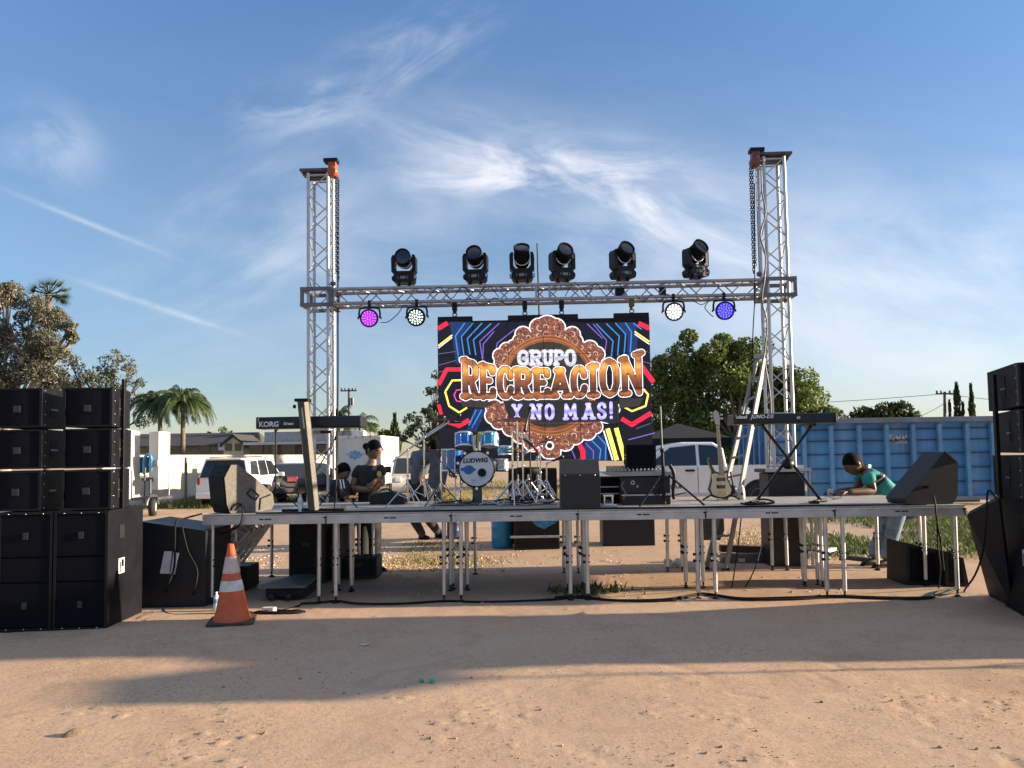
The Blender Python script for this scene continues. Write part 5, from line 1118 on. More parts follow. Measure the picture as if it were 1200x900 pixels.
spire('short thin cypress right of the utility pole', 1112.5, 470, 500, 60, .24, LGD, 260, group='cypresses beyond the container')
spire('small bushy cypress between the two tall ones', 1128, 472, 500, 60, .34, LGD, 260, group='cypresses beyond the container')
spire('pointed young conifer behind the white trailer', 462.5, 486, 520, 48, .75, LGD, 500, 'conifer_tree')
# palms
PALM = Mleaf('palm_green', (.03, .06, .016), (.085, .125, .032), .25); PALMD = Mleaf('palm_dark', (.018, .035, .012), (.05, .075, .02), .2)
def feather_palm(label, px, py, Y, span, n, ground_px=None, mat=PALM, droop=1.0, lf=.38, tr=.11):
    c = W(px, py, Y); b_ = gr(ground_px or px, Y); t = thing('palm_tree', label, 'palm tree', b_)
    q = MB()
    for k in range(n):
        a = 2*math.pi*k/n*2.4+random.uniform(-.3, .3); el = random.uniform(.1, 1.25); L_ = span*random.uniform(.8, 1.1); p = V(c); d = V((math.cos(a)*math.cos(el), math.sin(a)*math.cos(el), math.sin(el))); pts = [V(p)]
        for i in range(9): p = p+d*L_/9; d = (d+V((0, 0, -.17*droop*(1+i*.18)))).normalized(); pts.append(V(p))
        for i in range(len(pts)-1):
            dd = (pts[i+1]-pts[i]).normalized(); sd_ = dd.cross(V((0, 0, 1)));  sd_ = sd_.normalized() if sd_.length > .01 else V((1, 0, 0))
            for m_ in range(3):
                p0 = pts[i].lerp(pts[i+1], m_/3); l_ = lf*(1-.5*abs(i-4)/5)
                for s_ in (-1, 1):
                    e = p0+(sd_*s_*.8+dd*.5-V((0, 0, .55+.3*random.random()))).normalized()*l_; w = dd*.030
                    q.add([p0-w, p0+w, e+w*.2, e-w*.2], [(0, 1, 2, 3)])
        q.tube(pts, [.03*(1-i/11) for i in range(10)], 4)
    q.build('frond_crown', mat, t)
    k = MB(); k.tube(catmull([b_, b_.lerp(c, .5)+V((.1, 0, 0)), c], 4), [tr*1.2, tr*1.1, tr, tr, tr, tr, tr*.9, tr*.8, tr*1.0], 10); k.build('trunk', BARK, t)
feather_palm('drooping feather palm behind the pale block wall, right of its neighbour', 214, 474, 36, 1.85, 60, 210, droop=1.1, lf=.32)
feather_palm('drooping feather palm half behind the white utility trailer', 187, 476, 37, 1.8, 60, 184, droop=1.1, lf=.32)
feather_palm('small palm top right of the left keyboard', 421, 497, 58, 2.2, 18, mat=PALM, lf=.6)
feather_palm('tiny dark palm top above the left keyboard end', 396.5, 487, 70, 1.6, 16, mat=PALMD, lf=.6)
def fan_palm(label, px, py, Y, r, n, lean=0):
    c = W(px, py, Y); b_ = gr(px, Y); t = thing('fan_palm', label, 'palm tree', b_); q = MB()
    for k in range(n):
        a = random.uniform(0, 6.28); el = random.uniform(-.5, 1.3); d = V((math.cos(a)*math.cos(el), math.sin(a)*math.cos(el), math.sin(el))); h = c+d*r*.55; u = d.orthogonal().normalized(); w = d.cross(u)
        for j in range(11):
            f = R(-75+15*j); e = h+(d*math.cos(f)+(u*math.sin(f)))*r*.5; q.add([h-w*.03, h+w*.03+u*.02, e], [(0, 1, 2)])
        q.tube([c, h], .03, 4)
    q.build('frond_crown', PALMD, t); k = MB(); k.tube([b_, c], [.3, .22], 8); k.build('trunk', BARK, t)
fan_palm('dark fan palm sticking out above the big olive brown tree', 57, 345, 52, 1.5, 34)

# ------------------------------------------------------------------ wall, houses, poles
WALLM = M('painted_block_wall', (.50, .44, .34), .8, 0, .08, 1.5, .2, 8, dirt=(.36, .30, .23), dirt_amt=.5, streak=True)
wa, wb = V((W(120, 560, 24).x, 24, 0)), V((W(420, 540, 62).x, 62, 0))
wd = (wb-wa).normalized(); wn = V((wd.y, -wd.x, 0)); t = thing('block_wall', 'long pale painted block wall behind the parked cars', 'wall', wa)
q = MB(); q.prism([wa, wb, wb+wn*-.2, wa+wn*-.2], (0, 0, 1.74)); q.build('wall_body', WALLM, t)
q = MB(); q.prism([a+V((0, 0, 1.742)) for a in (wa+wn*.02, wb+wn*.02, wb-wn*.22, wa-wn*.22)], (0, 0, .05)); q.build('coping', WALLM, t)
q = MB(); Lw = (wb-wa).length
for i in range(1, int(Lw/4)): q.prism([wa+wd*(i*4)+wn*.0, wa+wd*(i*4+.02)+wn*.0, wa+wd*(i*4+.02)+wn*.006, wa+wd*(i*4)+wn*.006], (0, 0, 1.7))
q.build('joint_lines', M('joint_shade', (.35, .31, .26), .9), t)
p = W(217.5, 580, 25.5); q = MB(); q.tube([(p.x, 25.5, 0), (p.x, 25.5, W(217.5, 536, 25.5).z)], .05, 8); tag(q.build('post', STEEL), 'dark steel post standing in front of the pale block wall', 'post')
ROOF = M('dark_shingles', (.045, .043, .045), .85, 0, .3, 5, .4, 12)
def hb(px, py, Y): return W(px, py, Y)
Yh = 66
t = thing('house', 'low house with dark shingle roof and a sunlit cream gable', 'house', (hb(235, 525, Yh).x, Yh+4, 0))
a0, a1 = hb(165, 522, Yh), hb(283, 520.5, Yh); rt = hb(230, 507.5, Yh+4); ze = hb(230, 522, Yh).z; zr = rt.z
q = MB(); q.prism([(a0.x-3, Yh, ze), (a0.x-3, Yh+4.2, zr), (a0.x-3, Yh+8.4, ze)], (a1.x-a0.x+3, 0, 0)); q.build('roof', ROOF, t)
q = MB(); q.box(((a0.x+a1.x)/2-1.5, Yh+4.2, (ze-.02)/2), (a1.x-a0.x+2.4, 7.2, ze-.04)); q.build('wall', M('house_wall_tan', (.26, .22, .15), .9), t)
gx0, gx1 = hb(262, 520, Yh-3).x, hb(285, 520, Yh-3).x; gp_ = hb(272, 512, Yh-3); gz0 = hb(270, 520.5, Yh-3).z
q = MB(); q.prism([(gx0, Yh-3, gz0-1.6), (gx0, Yh-3, gz0), ((gx0+gx1)/2, Yh-3, gp_.z), (gx1, Yh-3, gz0), (gx1, Yh-3, gz0-1.6)], (0, 3.5, 0)); q.build('gable_wall', M('cream_siding', (.62, .54, .34), .8), t)
for s_, xa in ((-1, gx0-.25), (1, gx1+.25)):
    xm = (gx0+gx1)/2; q = MB(); q.prism([(xa, Yh-3.25, gz0-.25), (xm, Yh-3.25, gp_.z+.05), (xm, Yh-3.25, gp_.z+.25), (xa, Yh-3.25, gz0-.02)], (0, 4.5, 0)); q.build('gable_roof', ROOF, t)
for px in (268, 279):
    c = hb(px, 524, Yh-3.03); q = MB(); q.box((c.x, Yh-3.02, c.z), (.55, .05, .6)); q.build('window', GLASSD, t)
q = MB(); c = hb(272, 523.5, Yh-3.06); q.box((c.x-.9, Yh-3.04, c.z), (.5, .06, .55)); q.build('trim_panel', WHITE, t)
for px in (178, 192, 205, 240):
    c = hb(px, 526, Yh+.58); q = MB(); q.box((c.x, Yh+.56, c.z), (.9, .06, .7)); q.build('window', GLASSD, t)
Yh = 60
t = thing('flat_roofed_building', 'long flat building with a white eave band behind the left keyboard', 'building', (hb(330, 525, Yh).x, Yh+4, 0))
x0, x1 = hb(287, 520, Yh).x, hb(420, 520, Yh).x; zt, zb3 = hb(330, 505.5, Yh).z, hb(330, 518.5, Yh).z
q = MB(); q.box(((x0+x1)/2+.6, Yh+4, (zt+zb3)/2), (x1-x0-1.2, 6, zt-zb3)); q.build('upper_wall', M('grey_stucco', (.26, .27, .30), .9), t)
q = MB(); q.box(((x0+x1)/2, Yh+3.6, zb3-.06), (x1-x0, 8, .20)); q.build('eave_band', WHITE, t)
q = MB(); q.box(((x0+x1)/2, Yh+4.2, (zb3-.18)/2), (x1-x0-.8, 7, zb3-.20)); q.build('lower_wall', M('grey_brown_stucco', (.12, .10, .09), .9), t)
for px in (300, 318, 338, 380, 400):
    c = hb(px, 527, Yh+.68); q = MB(); q.box((c.x, Yh+.69, c.z), (1.1, .05, .8)); q.build('window', GLASSD, t)
def upole(label, px, ytop, Y, arms, r=.13):
    b_ = gr(px, Y); T = W(px, ytop, Y); t = thing('utility_pole', label, 'utility pole', b_); WD = M('pole_wood', (.10, .085, .07), .9, 0, .3, 6)
    q = MB(); q.tube([b_, T], [r*1.2, r*.8], 8); q.build('pole', WD, t)
    for (dy, hw) in arms:
        z = W(px, ytop+dy, Y).z; q = MB(); q.box((T.x, Y-.12, z), (2*hw, .1, .12)); q.build('crossarm', WD, t)
        for f in (-.9, -.45, .45, .9):
            q = MB(); q.tube([(T.x+hw*f, Y-.12, z+.06), (T.x+hw*f, Y-.12, z+.26)], .07, 6); q.build('insulator', M('insulator_dark', (.05, .05, .05), .4), t)
    q = MB(); q.tube([(T.x+.32, Y-.1, T.z-1.6), (T.x+.32, Y-.1, T.z-.9)], .16, 8); q.build('transformer', STEEL, t); return T
Tp = upole('distant utility pole left of the tall cypresses', 1107, 459, 62, ((2.5, .75),))
upole('slim utility pole behind the white trailer', 409, 455, 70, ((3, .75),))
for i, (a, b_) in enumerate((((700, 470), (1107, 461.5)), ((1107, 461.5), (1300, 462)), ((1045, 487), (1107, 472)))):
    A, B = W(a[0], a[1], 70), W(b_[0], b_[1], 62); B.y = 61.9; pts = [A.lerp(B, k/10)-V((0, 0, .6*math.sin(math.pi*k/10))) for k in range(11)]; q = MB(); q.tube(pts, .022, 4)
    tag(q.build('overhead_wire', STEEL), ['thin overhead wire running left from the utility pole', 'thin overhead wire running right from the utility pole', 'lower overhead wire slanting down from the utility pole'][i], 'wire')

# ------------------------------------------------------------------ blue container (roll-off bin)
BLU = M('faded_blue_steel', (.055, .22, .44), .55, .05, .25, 1.2, .15, 10, dirt=(.24, .33, .42), dirt_amt=.7, streak=True)
BLU2 = M('faded_blue_rib', (.10, .27, .46), .55, .1, .2, 2, dirt=(.22, .16, .11), dirt_amt=.6, streak=True)
Yd = 22.0
dl, dr = W(905, 540, Yd), W(1175, 540, Yd-.2); zt = (W(905, 497, Yd).z+W(1150, 490, Yd).z)/2; zb4 = .22
t = thing('blue_container', 'long faded blue steel container with ribbed panels behind the right of the stage', 'container', ((dl.x+dr.x)/2, Yd+1.4, 0))
x0, x1 = dl.x, dr.x
q = MB(); q.box(((x0+x1)/2, Yd+.08, (zt+zb4)/2), (x1-x0, .06, zt-zb4)); q.box(((x0+x1)/2, Yd+2.85, (zt+zb4)/2), (x1-x0, .06, zt-zb4)); q.box((x1-.03, Yd+1.45, (zt+zb4)/2), (.06, 2.7, zt-zb4)); q.box(((x0+x1)/2, Yd+1.45, zb4+.03), (x1-x0-.1, 2.7, .06))
q.build('body', BLU, t)
edges = [905, 942, 974, 1007, 1039, 1070, 1101, 1133, 1163]
for k, px in enumerate(edges):
    xx = W(px, 540, Yd).x; q = MB(); lean = .0
    q.box((xx, Yd-.03, (zt+zb4)/2-.05), (.11, .16, zt-zb4-.12)); q.build('rib', BLU2, t, bevel=.01)
for z in [zb4+(zt-zb4)*f for f in (.0, .19, .375, .56, .735, .88)]:
    q = MB(); q.box(((x0+x1)/2, Yd+.03, z+.03), (x1-x0-.02, .05, .035)); q.build('rail', M('rail_navy', (.02, .05, .11), .6), t)
q = MB(); q.box(((x0+x1)/2, Yd, zt+.02), (x1-x0+.1, .22, .14)); q.build('top_rail', M('rail_grey_blue', (.16, .20, .25), .6, 0, .2, 3, dirt=(.2, .15, .1)), t, bevel=.01)
q = MB(); q.box(((x0+x1)/2, Yd, zb4-.02), (x1-x0, .2, .12)); q.build('bottom_rail', M('rail_grey_blue', (.16, .20, .25), .6), t, bevel=.01)
# door end seen obliquely
e0 = V((x0, Yd+.05, 0)); e1 = V((W(869, 540, 25).x, 25.0, 0)); ed = (e1-e0).normalized(); el = (e1-e0).length; en = V((-ed.y, ed.x, 0))
if en.x > 0: en = -en
q = MB(); q.prism([e0+V((0, 0, zb4)), e1+V((0, 0, zb4)), e1+V((0, 0, zt)), e0+V((0, 0, zt))], en*-.06); q.build('end_door', BLU, t)
for f in (.06, .24, .42, .6, .78, .95):
    c = e0+ed*el*f; q = MB(); q.prism([c+V((0, 0, zb4+(.75 if .2 < f < .7 else 0)))-ed*.06, c+ed*.06+V((0, 0, zb4+(.75 if .2 < f < .7 else 0))), c+ed*.06+V((0, 0, zt-.05)), c-ed*.06+V((0, 0, zt-.05))], en*.12); q.build('rib', BLU2, t)
c = e0+ed*el*.42; q = MB(); q.prism([c+ed*-.5+V((0, 0, zb4+.12)), c+ed*.5+V((0, 0, zb4+.12)), c+ed*.5+V((0, 0, zb4+.62)), c+ed*-.5+V((0, 0, zb4+.62))], en*.02); q.build('hatch', M('hatch_navy', (.01, .03, .10), .6), t)
for f in (.2, .45, .7):
    z = zb4+(zt-zb4)*f; q = MB(); q.prism([e0+V((0, 0, z)), e1+V((0, 0, z)), e1+V((0, 0, z+.05)), e0+V((0, 0, z+.05))], en*.05); q.build('rail', M('rail_navy', (.02, .05, .11), .6), t)
c0, c1 = W(1043, 509, Yd), W(1064, 519.5, Yd); q = MB(); random.seed(3)
q.box(((c0.x+c1.x)/2, Yd+.048, (c0.z+c1.z)/2), (c1.x-c0.x, .004, c0.z-c1.z))
q.build('peeled_patch', None or (lambda: (lambda m: m)(M('peeled_white', (.33, .36, .38), .7, 0, .95, 18)))(), t)
m = text_mb('20', .24, frame4(W(1140.5, 575, Yd)+V((0, .045, 0)), (1, 0, 0), (0, 0, 1)), .001, .004); m.build('lettering', M('stencil_grey', (.22, .24, .26), .7), t)
m = text_mb('yd', .15, frame4(W(1141, 580.5, Yd)+V((0, .045, 0)), (1, 0, 0), (0, 0, 1)), .001, .002); m.build('lettering', M('stencil_grey', (.22, .24, .26), .7), t)
for px in (930, 1000, 1080, 1150):
    xx = W(px, 540, Yd+1).x; q = MB(); q.tube([(xx, Yd+.3, .11), (xx, Yd+.5, .11)], .11, 14); q.build('roller', STEEL, t)
q = MB()
for yy_ in (Yd+.7, Yd+2.2): q.box(((x0+x1)/2, yy_, .13), (x1-x0-.4, .12, .18))
q.build('skid_rails', STEEL, t)
# ------------------------------------------------------------------ vehicles
TYRE = M('tyre_rubber', (.018, .018, .018), .8, 0, .3, 12); RIM = M('alloy_rim', (.35, .35, .36), .35, .8, .15, 6)
def vehicle(name, label, cat, loc, heading, L_, Wd, body, green, wins, paint, wheels, wr, tum=.80, extra=None, zroof=None):
    """body, green: side profiles (x forward, z up); built in local axes with x forward, y left, then turned to heading"""
    t = thing(name, label, cat, loc, heading); h = Wd/2
    q = MB(); q.prism([(x, -h, z) for x, z in body], (0, Wd, 0)); o = q.build('body', paint, t, local=True, bevel=.06, seg=3)
    zs = [z for _, z in green]; z0, z1 = min(zs), max(zs)
    def yy(z): return h*(1-.02-(1-tum)*(z-z0)/(z1-z0))
    n = len(green); q = MB(); vs = [(x, -yy(z), z) for x, z in green]+[(x, yy(z), z) for x, z in green]
    q.add(vs, [tuple(range(n))[::-1], tuple(range(n, 2*n))]+[(i, (i+1) % n, (i+1) % n+n, i+n) for i in range(n)])
    bm = bmesh.new(); 
    q.build('cabin', paint, t, local=True, bevel=.05, seg=3)
    for kind, pts in wins:
        g = MB()
        if kind == 'side':
            for s_ in (-1, 1):
                P = [V((x, s_*(yy(z)+.004), z)) for x, z in pts]; g2 = MB(); g2.prism(P, (0, s_*.008, 0)); g2.build('side_window', GLASSD, t, local=True, bevel=.01)
        else:   # a pane between two side-profile points across the car
            (xa, za), (xb, zb) = pts; d = V((xb-xa, 0, zb-za)); nn = V((d.z, 0, -d.x)).normalized()
            if kind == 'rear': nn = nn if nn.x < 0 else -nn
            else: nn = nn if nn.x > 0 else -nn
            P = [V((xa, -yy(za)*.93, za)), V((xa, yy(za)*.93, za)), V((xb, yy(zb)*.90, zb)), V((xb, -yy(zb)*.90, zb))]; P = [p+nn*.006 for p in P]; g.prism(P, nn*.010); g.build('rear_window' if kind == 'rear' else 'windscreen', GLASSD, t, local=True, bevel=.01)
    for x in wheels:
        for s_ in (-1, 1):
            a = MB(); a.lathe([(wr*.62, -.11), (wr*.95, -.11), (wr, -.07), (wr, .07), (wr*.95, .11), (wr*.62, .11)], (x, s_*(h-.10), wr), rotm('X', R(90)), 24); tw = a.build('wheel', TYRE, t, local=True)
            a = MB(); a.lathe([(0, .095), (wr*.16, .10), (wr*.2, .07), (wr*.5, .075), (wr*.62, .11), (wr*.62, -.11)], (x, s_*(h-.10), wr), rotm('X', R(90)*(1 if s_ < 0 else -1)), 20); r_ = a.build('rim', RIM, t, local=True); r_.parent = tw
            a = MB(); a.lathe([(0, 0), (wr*1.18, 0)], (x, s_*(h+.003), wr*1.02), rotm('X', R(90)*(1 if s_ < 0 else -1)), 24); a.build('wheel_arch', M('arch_black', (.01, .01, .01), .8), t, local=True)
    if extra: extra(t, h)
    return t
def wheel_offset_fix(): pass
def bx(t, nm, c, d, mat, bev=.01, rot=None): q = MB(); q.box(c, d, rot); return q.build(nm, mat, t, local=True, bevel=bev)
# white estate car seen from behind
def ex_suv(t, h):
    for s_ in (-1, 1):
        bx(t, 'tail_light', (-2.24, s_*(h-.07), .86), (.10, .12, .30), M('tail_dull_red', (.25, .03, .03), .3), .03); bx(t, 'mirror', (.75, s_*(h+.10), 1.02), (.14, .22, .16), WHITEC, .03)
        q = MB(); q.tube([(-1.9, s_*.58, 1.66), (-.2, s_*.60, 1.68)], .022, 6); q.build('roof_rail', STEEL, t, local=True)
        for x in (.15, -.85): bx(t, 'door_handle', (x, s_*(h+.012), .93), (.18, .03, .03), BLACKP, .005)
        for x in (.78, -.25, -1.12): bx(t, 'door_gap', (x, s_*(h+.001), .70), (.014, .006, .62), BLACKP, 0)
    bx(t, 'bumper', (-2.31, 0, .42), (.14, 1.72, .22), WHITEC, .04); bx(t, 'number_plate', (-2.335, 0, .72), (.02, .42, .16), M('plate_pale', (.5, .5, .48), .5), .004); bx(t, 'spoiler', (-2.12, 0, 1.60), (.26, 1.2, .05), WHITEC, .02)
    bx(t, 'rear_wiper', (-2.24, .1, 1.03), (.02, .5, .02), BLACKP, .004); bx(t, 'tailgate_gap', (-2.285, 0, .57), (.012, 1.5, .014), BLACKP, 0)
psuv = W(254, 560, 25.0)
vehicle('estate_car', 'white sport utility car parked with its rear to the stage by the block wall', 'car', (psuv.x+.15, 25.0+2.3, 0), R(90+1), 4.6, 1.74,
        [(-2.28, .35), (2.25, .35), (2.30, .70), (2.15, .90), (.95, .98), (-2.25, 1.0), (-2.30, .7)], [(-2.24, .95), (1.25, .95), (.45, 1.58), (.2, 1.64), (-1.9, 1.64), (-2.05, 1.6)],
        [('side', [(.95, 1.03), (.40, 1.52), (-.18, 1.55), (-.18, 1.03)]), ('side', [(-.26, 1.03), (-.26, 1.55), (-1.02, 1.55), (-1.10, 1.03)]), ('side', [(-1.2, 1.05), (-1.12, 1.54), (-1.75, 1.52), (-1.95, 1.08)]), ('rear', [(-2.235, 1.0), (-2.07, 1.55)]), ('front', [(1.2, 1.0), (.5, 1.54)])],
        WHITEC, (1.42, -1.42), .36, .80, ex_suv)
# dark saloon
DKB = M('dark_blue_car_paint', (.010, .014, .024), .2, .2, .1, 1, coat=.7)
def ex_sed(t, h):
    for s_ in (-1, 1):
        bx(t, 'tail_light', (-2.28, s_*(h-.22), .84), (.10, .40, .20), M('tail_red', (.60, .03, .08), .2, 0, .1, 5), .03); bx(t, 'mirror', (.70, s_*(h+.09), 1.0), (.14, .2, .14), DKB, .03)
    bx(t, 'bumper', (-2.32, 0, .45), (.14, 1.7, .26), DKB, .05); bx(t, 'number_plate', (-2.37, 0, .66), (.02, .42, .16), M('plate_pale', (.5, .5, .48), .5), .004)
ps = W(337, 560, 27.5)
vehicle('saloon_car', 'dark blue saloon car with red tail light right of the white car', 'car', (ps.x-.05, 27.5+2.3, 0), R(90-10), 4.7, 1.78,
        [(-2.32, .32), (2.3, .32), (2.32, .65), (2.2, .82), (1.0, .93), (-1.5, .98), (-2.28, .97), (-2.34, .7)], [(-1.75, .93), (1.2, .93), (.35, 1.38), (-.75, 1.42), (-1.1, 1.38)],
        [('side', [(.95, .97), (.35, 1.33), (-.25, 1.36), (-.25, .97)]), ('side', [(-.32, .97), (-.32, 1.36), (-.85, 1.35), (-1.3, .99)]), ('rear', [(-1.7, .96), (-1.12, 1.35)]), ('front', [(1.15, .97), (.4, 1.35)])], DKB, (1.42, -1.38), .34, .80, ex_sed)
# white pickup, side on, front to the left
def ex_tr(t, h):
    for s_ in (-1, 1):
        bx(t, 'door_handle', (.02, s_*(h+.02), 1.12), (.24, .05, .05), BLACKP, .012); bx(t, 'mirror', (1.02, s_*(h+.20), 1.25), (.16, .26, .30), BLACKP, .04)
        for x in (1.10, -.18): bx(t, 'door_gap', (x, s_*(h+.001), .86), (.016, .006, .76), M('gap_grey', (.12, .12, .12), .6), 0)
        bx(t, 'sill', (.4, s_*(h-.02), .50), (2.9, .06, .10), M('sill_grey', (.5, .5, .5), .5), .01)
        m = text_mb('TUNDRA', .13, frame4((.55, s_*(h+.003), .70), (-s_*-1*-1 if False else (1 if s_ < 0 else -1), 0, 0), (0, 0, 1)), .002, .003, 1.15); m.build('lettering', BLACKP, t, local=True)
        bx(t, 'headlight', (2.72, s_*(h-.18), 1.0), (.12, .3, .25), M('lamp_clear', (.6, .62, .65), .1), .04)
    bx(t, 'bumper', (2.80, 0, .62), (.2, 1.9, .3), CHROME, .05); bx(t, 'rear_bumper', (-2.9, 0, .62), (.16, 1.8, .2), CHROME, .03)
    bx(t, 'bed_floor', (-1.9, 0, 1.185), (1.9, 1.6, .01), BLACKP, 0)
pt = W(826, 560, 20.0)
vehicle('pickup_truck', 'white pickup truck parked side on behind the bass guitar', 'pickup truck', (pt.x-.35, 20.0+1.0, 0), R(180), 5.8, 1.98,
        [(-2.88, .55), (2.78, .55), (2.82, .95), (2.62, 1.12), (1.3, 1.2), (-2.88, 1.22)], [(-.95, 1.15), (1.55, 1.15), (.62, 1.78), (.2, 1.86), (-.62, 1.85), (-.88, 1.70)],
        [('side', [(1.10, 1.25), (.50, 1.72), (-.16, 1.78), (-.16, 1.25)]), ('side', [(-.24, 1.25), (-.24, 1.78), (-.62, 1.76), (-.78, 1.65), (-.80, 1.25)]), ('rear', [(-.955, 1.2), (-.885, 1.70)]), ('front', [(1.5, 1.18), (.66, 1.76)])],
        WHITEC, (1.85, -1.75), .40, .82, ex_tr)
# white enclosed trailer with blue diamond emblem
Yt = 30.0
xl, xm, xr = W(394, 540, Yt).x, W(447, 540, Yt).x, W(462, 540, Yt+3.0).x; zt = W(425, 510.5, Yt).z; zb5 = .52
t = thing('cargo_trailer', 'white enclosed cargo trailer with a blue diamond emblem on its end', 'trailer', ((xl+xm)/2, Yt+1.6, 0))
q = MB(); q.prism([(xl, Yt, zb5), (xm, Yt, zb5), (xr+.15, Yt+3.4, zb5), (xl+.3, Yt+3.4, zb5)], (0, 0, zt-zb5)); q.build('box_body', WHITE, t, bevel=.06)
q = MB(); w_ = xm-xl
for x in (xl+.04, xm-.05): q.box((x, Yt-.012, (zt+zb5)/2), (.07, .03, zt-zb5-.1))
q.box(((xl+xm)/2, Yt-.012, zt-.05), (w_-.16, .03, .09)); q.box(((xl+xm)/2, Yt-.012, zb5+.05), (w_-.16, .03, .10)); q.build('corner_trim', ALU, t, bevel=.004)
for k in range(4):
    q = MB(); q.sphere((xl+w_*(.28+.16*k), Yt-.03, zt-.05), .03, 8); q.build('marker_light', BLACKP, t)
q = MB(); e = [(405, 532), (409, 531), (411, 528.5), (414, 529), (416, 526.8), (418.5, 529), (421, 528.5), (423, 531), (426.5, 532.2), (423, 534.5), (421.5, 537), (418.5, 536.6), (416, 540), (413, 536.8), (410.5, 537), (409, 534.5)]
q.prism([W(a, b_, Yt-.004) for a, b_ in e], (0, -.006, 0)); q.build('emblem', M('emblem_pale_blue', (.16, .34, .52), .5, 0, .45, 12), t)
q = MB(); q.box(((xl+xm)/2, Yt+1.6, .45), (w_*.8, 3.2, .12)); q.build('chassis', STEEL, t)
for s_ in (0, 1):
    q = MB(); xx = xl+.12 if s_ == 0 else xm+.02; q.tube([(xx-.1, Yt+2.2, .33), (xx+.12, Yt+2.2, .33)], .33, 20); q.build('wheel', TYRE, t)
q = MB(); q.box(((xl+xm)/2, Yt-.10, .50), (w_*.85, .12, .10)); q.build('bumper', STEEL, t)
q = MB(); q.box((W(418, 506, Yt+.8).x, Yt+1.2, zt+.12), (.5, .5, .24)); q.build('roof_vent', M('vent_grey', (.5, .5, .5), .5), t, bevel=.03)
# cream van at its right
def ex_van(t, h):
    for s_ in (-1, 1): bx(t, 'headlight', (2.02, s_*(h-.2), .82), (.1, .26, .2), M('lamp_clear', (.6, .62, .65), .1), .04); bx(t, 'mirror', (1.3, s_*(h+.12), 1.15), (.14, .22, .22), BLACKP, .03)
CRM = M('cream_car_paint', (.62, .56, .44), .3, 0, .05, 1, coat=.5)
pv = W(480, 560, 26.0)
vehicle('cream_van', 'cream van parked at the right of the white cargo trailer', 'van', (pv.x-.2, 28.2, 0), R(-90+12), 4.2, 1.7,
        [(-2.05, .35), (2.0, .35), (2.08, .6), (1.98, .85), (1.45, .98), (-2.05, 1.0)], [(-2.0, .95), (1.6, .95), (.95, 1.55), (.7, 1.62), (-1.9, 1.62)], [('side', [(1.25, 1.02), (.85, 1.5), (.15, 1.52), (.15, 1.02)]), ('front', [(1.55, 1.0), (1.0, 1.53)]), ('rear', [(-2.01, 1.05), (-1.92, 1.55)])], CRM, (1.3, -1.3), .33, .84, ex_van)
# white utility trailer with open cabinet
Yu = 22.0
def U(px, py, y=Yu): return W(px, py, y)
t = thing('utility_trailer', 'tall white service trailer with blue hose left of the block wall', 'trailer', (U(170, 590).x, Yu+.5, 0))
def panel(nm, pts, th, mat, ydir=1): q = MB(); q.prism(pts, (0, th*ydir, 0)); return q.build(nm, mat, t, bevel=.012)
z = lambda px, py: U(px, py).z
a, b_, c_, d_ = U(150, 503, Yu-.3), U(164, 506, Yu+.3), U(164, 586, Yu+.3), U(150, 587, Yu-.3)
q = MB(); q.prism([a, b_, c_, d_], (-.5, .25, 0)); q.build('cabinet_door', WHITE, t, bevel=.012)
q = MB(); q.box((U(172, 540).x, Yu+.75, (z(170, 506)+.55)/2), (.62, .04, z(170, 506)-.55)); q.build('back_panel', M('cabinet_grey', (.42, .43, .44), .5), t)
q = MB(); a, b_ = U(176, 506, Yu+.1).x, U(187.5, 506, Yu+.1).x; q.box(((a+b_)/2, Yu+.35, (z(180, 505.5)+z(180, 574))/2), (b_-a, .6, z(180, 505.5)-z(180, 574))); q.build('cabinet', WHITE, t, bevel=.015)
q = MB(); q.box((U(181, 545).x, Yu+.02, z(181, 543)), (.16, .03, .18)); q.build('vent_grille', M('vent_grey2', (.30, .31, .32), .5), t, bevel=.004)
q = MB(); pts = [U(169, 556, Yu+.05), U(169, 540, Yu+.05), U(171, 534, Yu), U(174.5, 533, Yu), U(177, 537, Yu), U(177, 552, Yu+.05)]; q.tube(catmull(pts, 5), .045, 8); q.build('hose', M('hose_blue', (.03, .22, .48), .35), t)
q = MB(); q.box((U(168, 545, Yu+.5).x, Yu+.55, z(168, 545)), (.3, .3, .48)); q.build('tank', M('tank_blue', (.03, .16, .32), .4), t, bevel=.04)
q = MB(); q.box((U(174, 562).x, Yu+.0, z(174, 562)), (.34, .1, .10)); q.build('jack_arm', STEEL, t); 
q = MB(); q.tube([U(170, 548, Yu-.1), U(168.5, 590, Yu-.1)], .03, 8); q.tube([U(176, 562, Yu-.1), U(176, 590, Yu-.1)], .035, 8); q.build('jack_post', STEEL, t)
q = MB(); wc = U(179, 592.5, Yu-.1); wc.z = .26; q.lathe([(.14, -.09), (.25, -.09), (.26, 0), (.25, .09), (.14, .09)], wc, rotm('Z', R(20)) @ rotm('Y', R(90)), 22); w_ = q.build('wheel', TYRE, t)
q = MB(); q.lathe([(0, .07), (.10, .07), (.15, .085)], wc, rotm('Z', R(20)) @ rotm('Y', R(90)), 20); r_ = q.build('rim', WHITE, t); r_.parent = w_; r_.location = (0, 0, 0)
q = MB(); q.tube([wc+V((-.02, .34*math.cos(R(a)), .34*math.sin(R(a)))) for a in range(10, 171, 20)], .05, 6); q.box(wc+V((-.08, 0, .30)), (.22, .5, .03)); q.build('fender', STEEL, t)
q = MB(); q.box((U(168, 590, Yu+.3).x, Yu+.3, .5), (1.3, .9, .08)); q.build('chassis', STEEL, t)
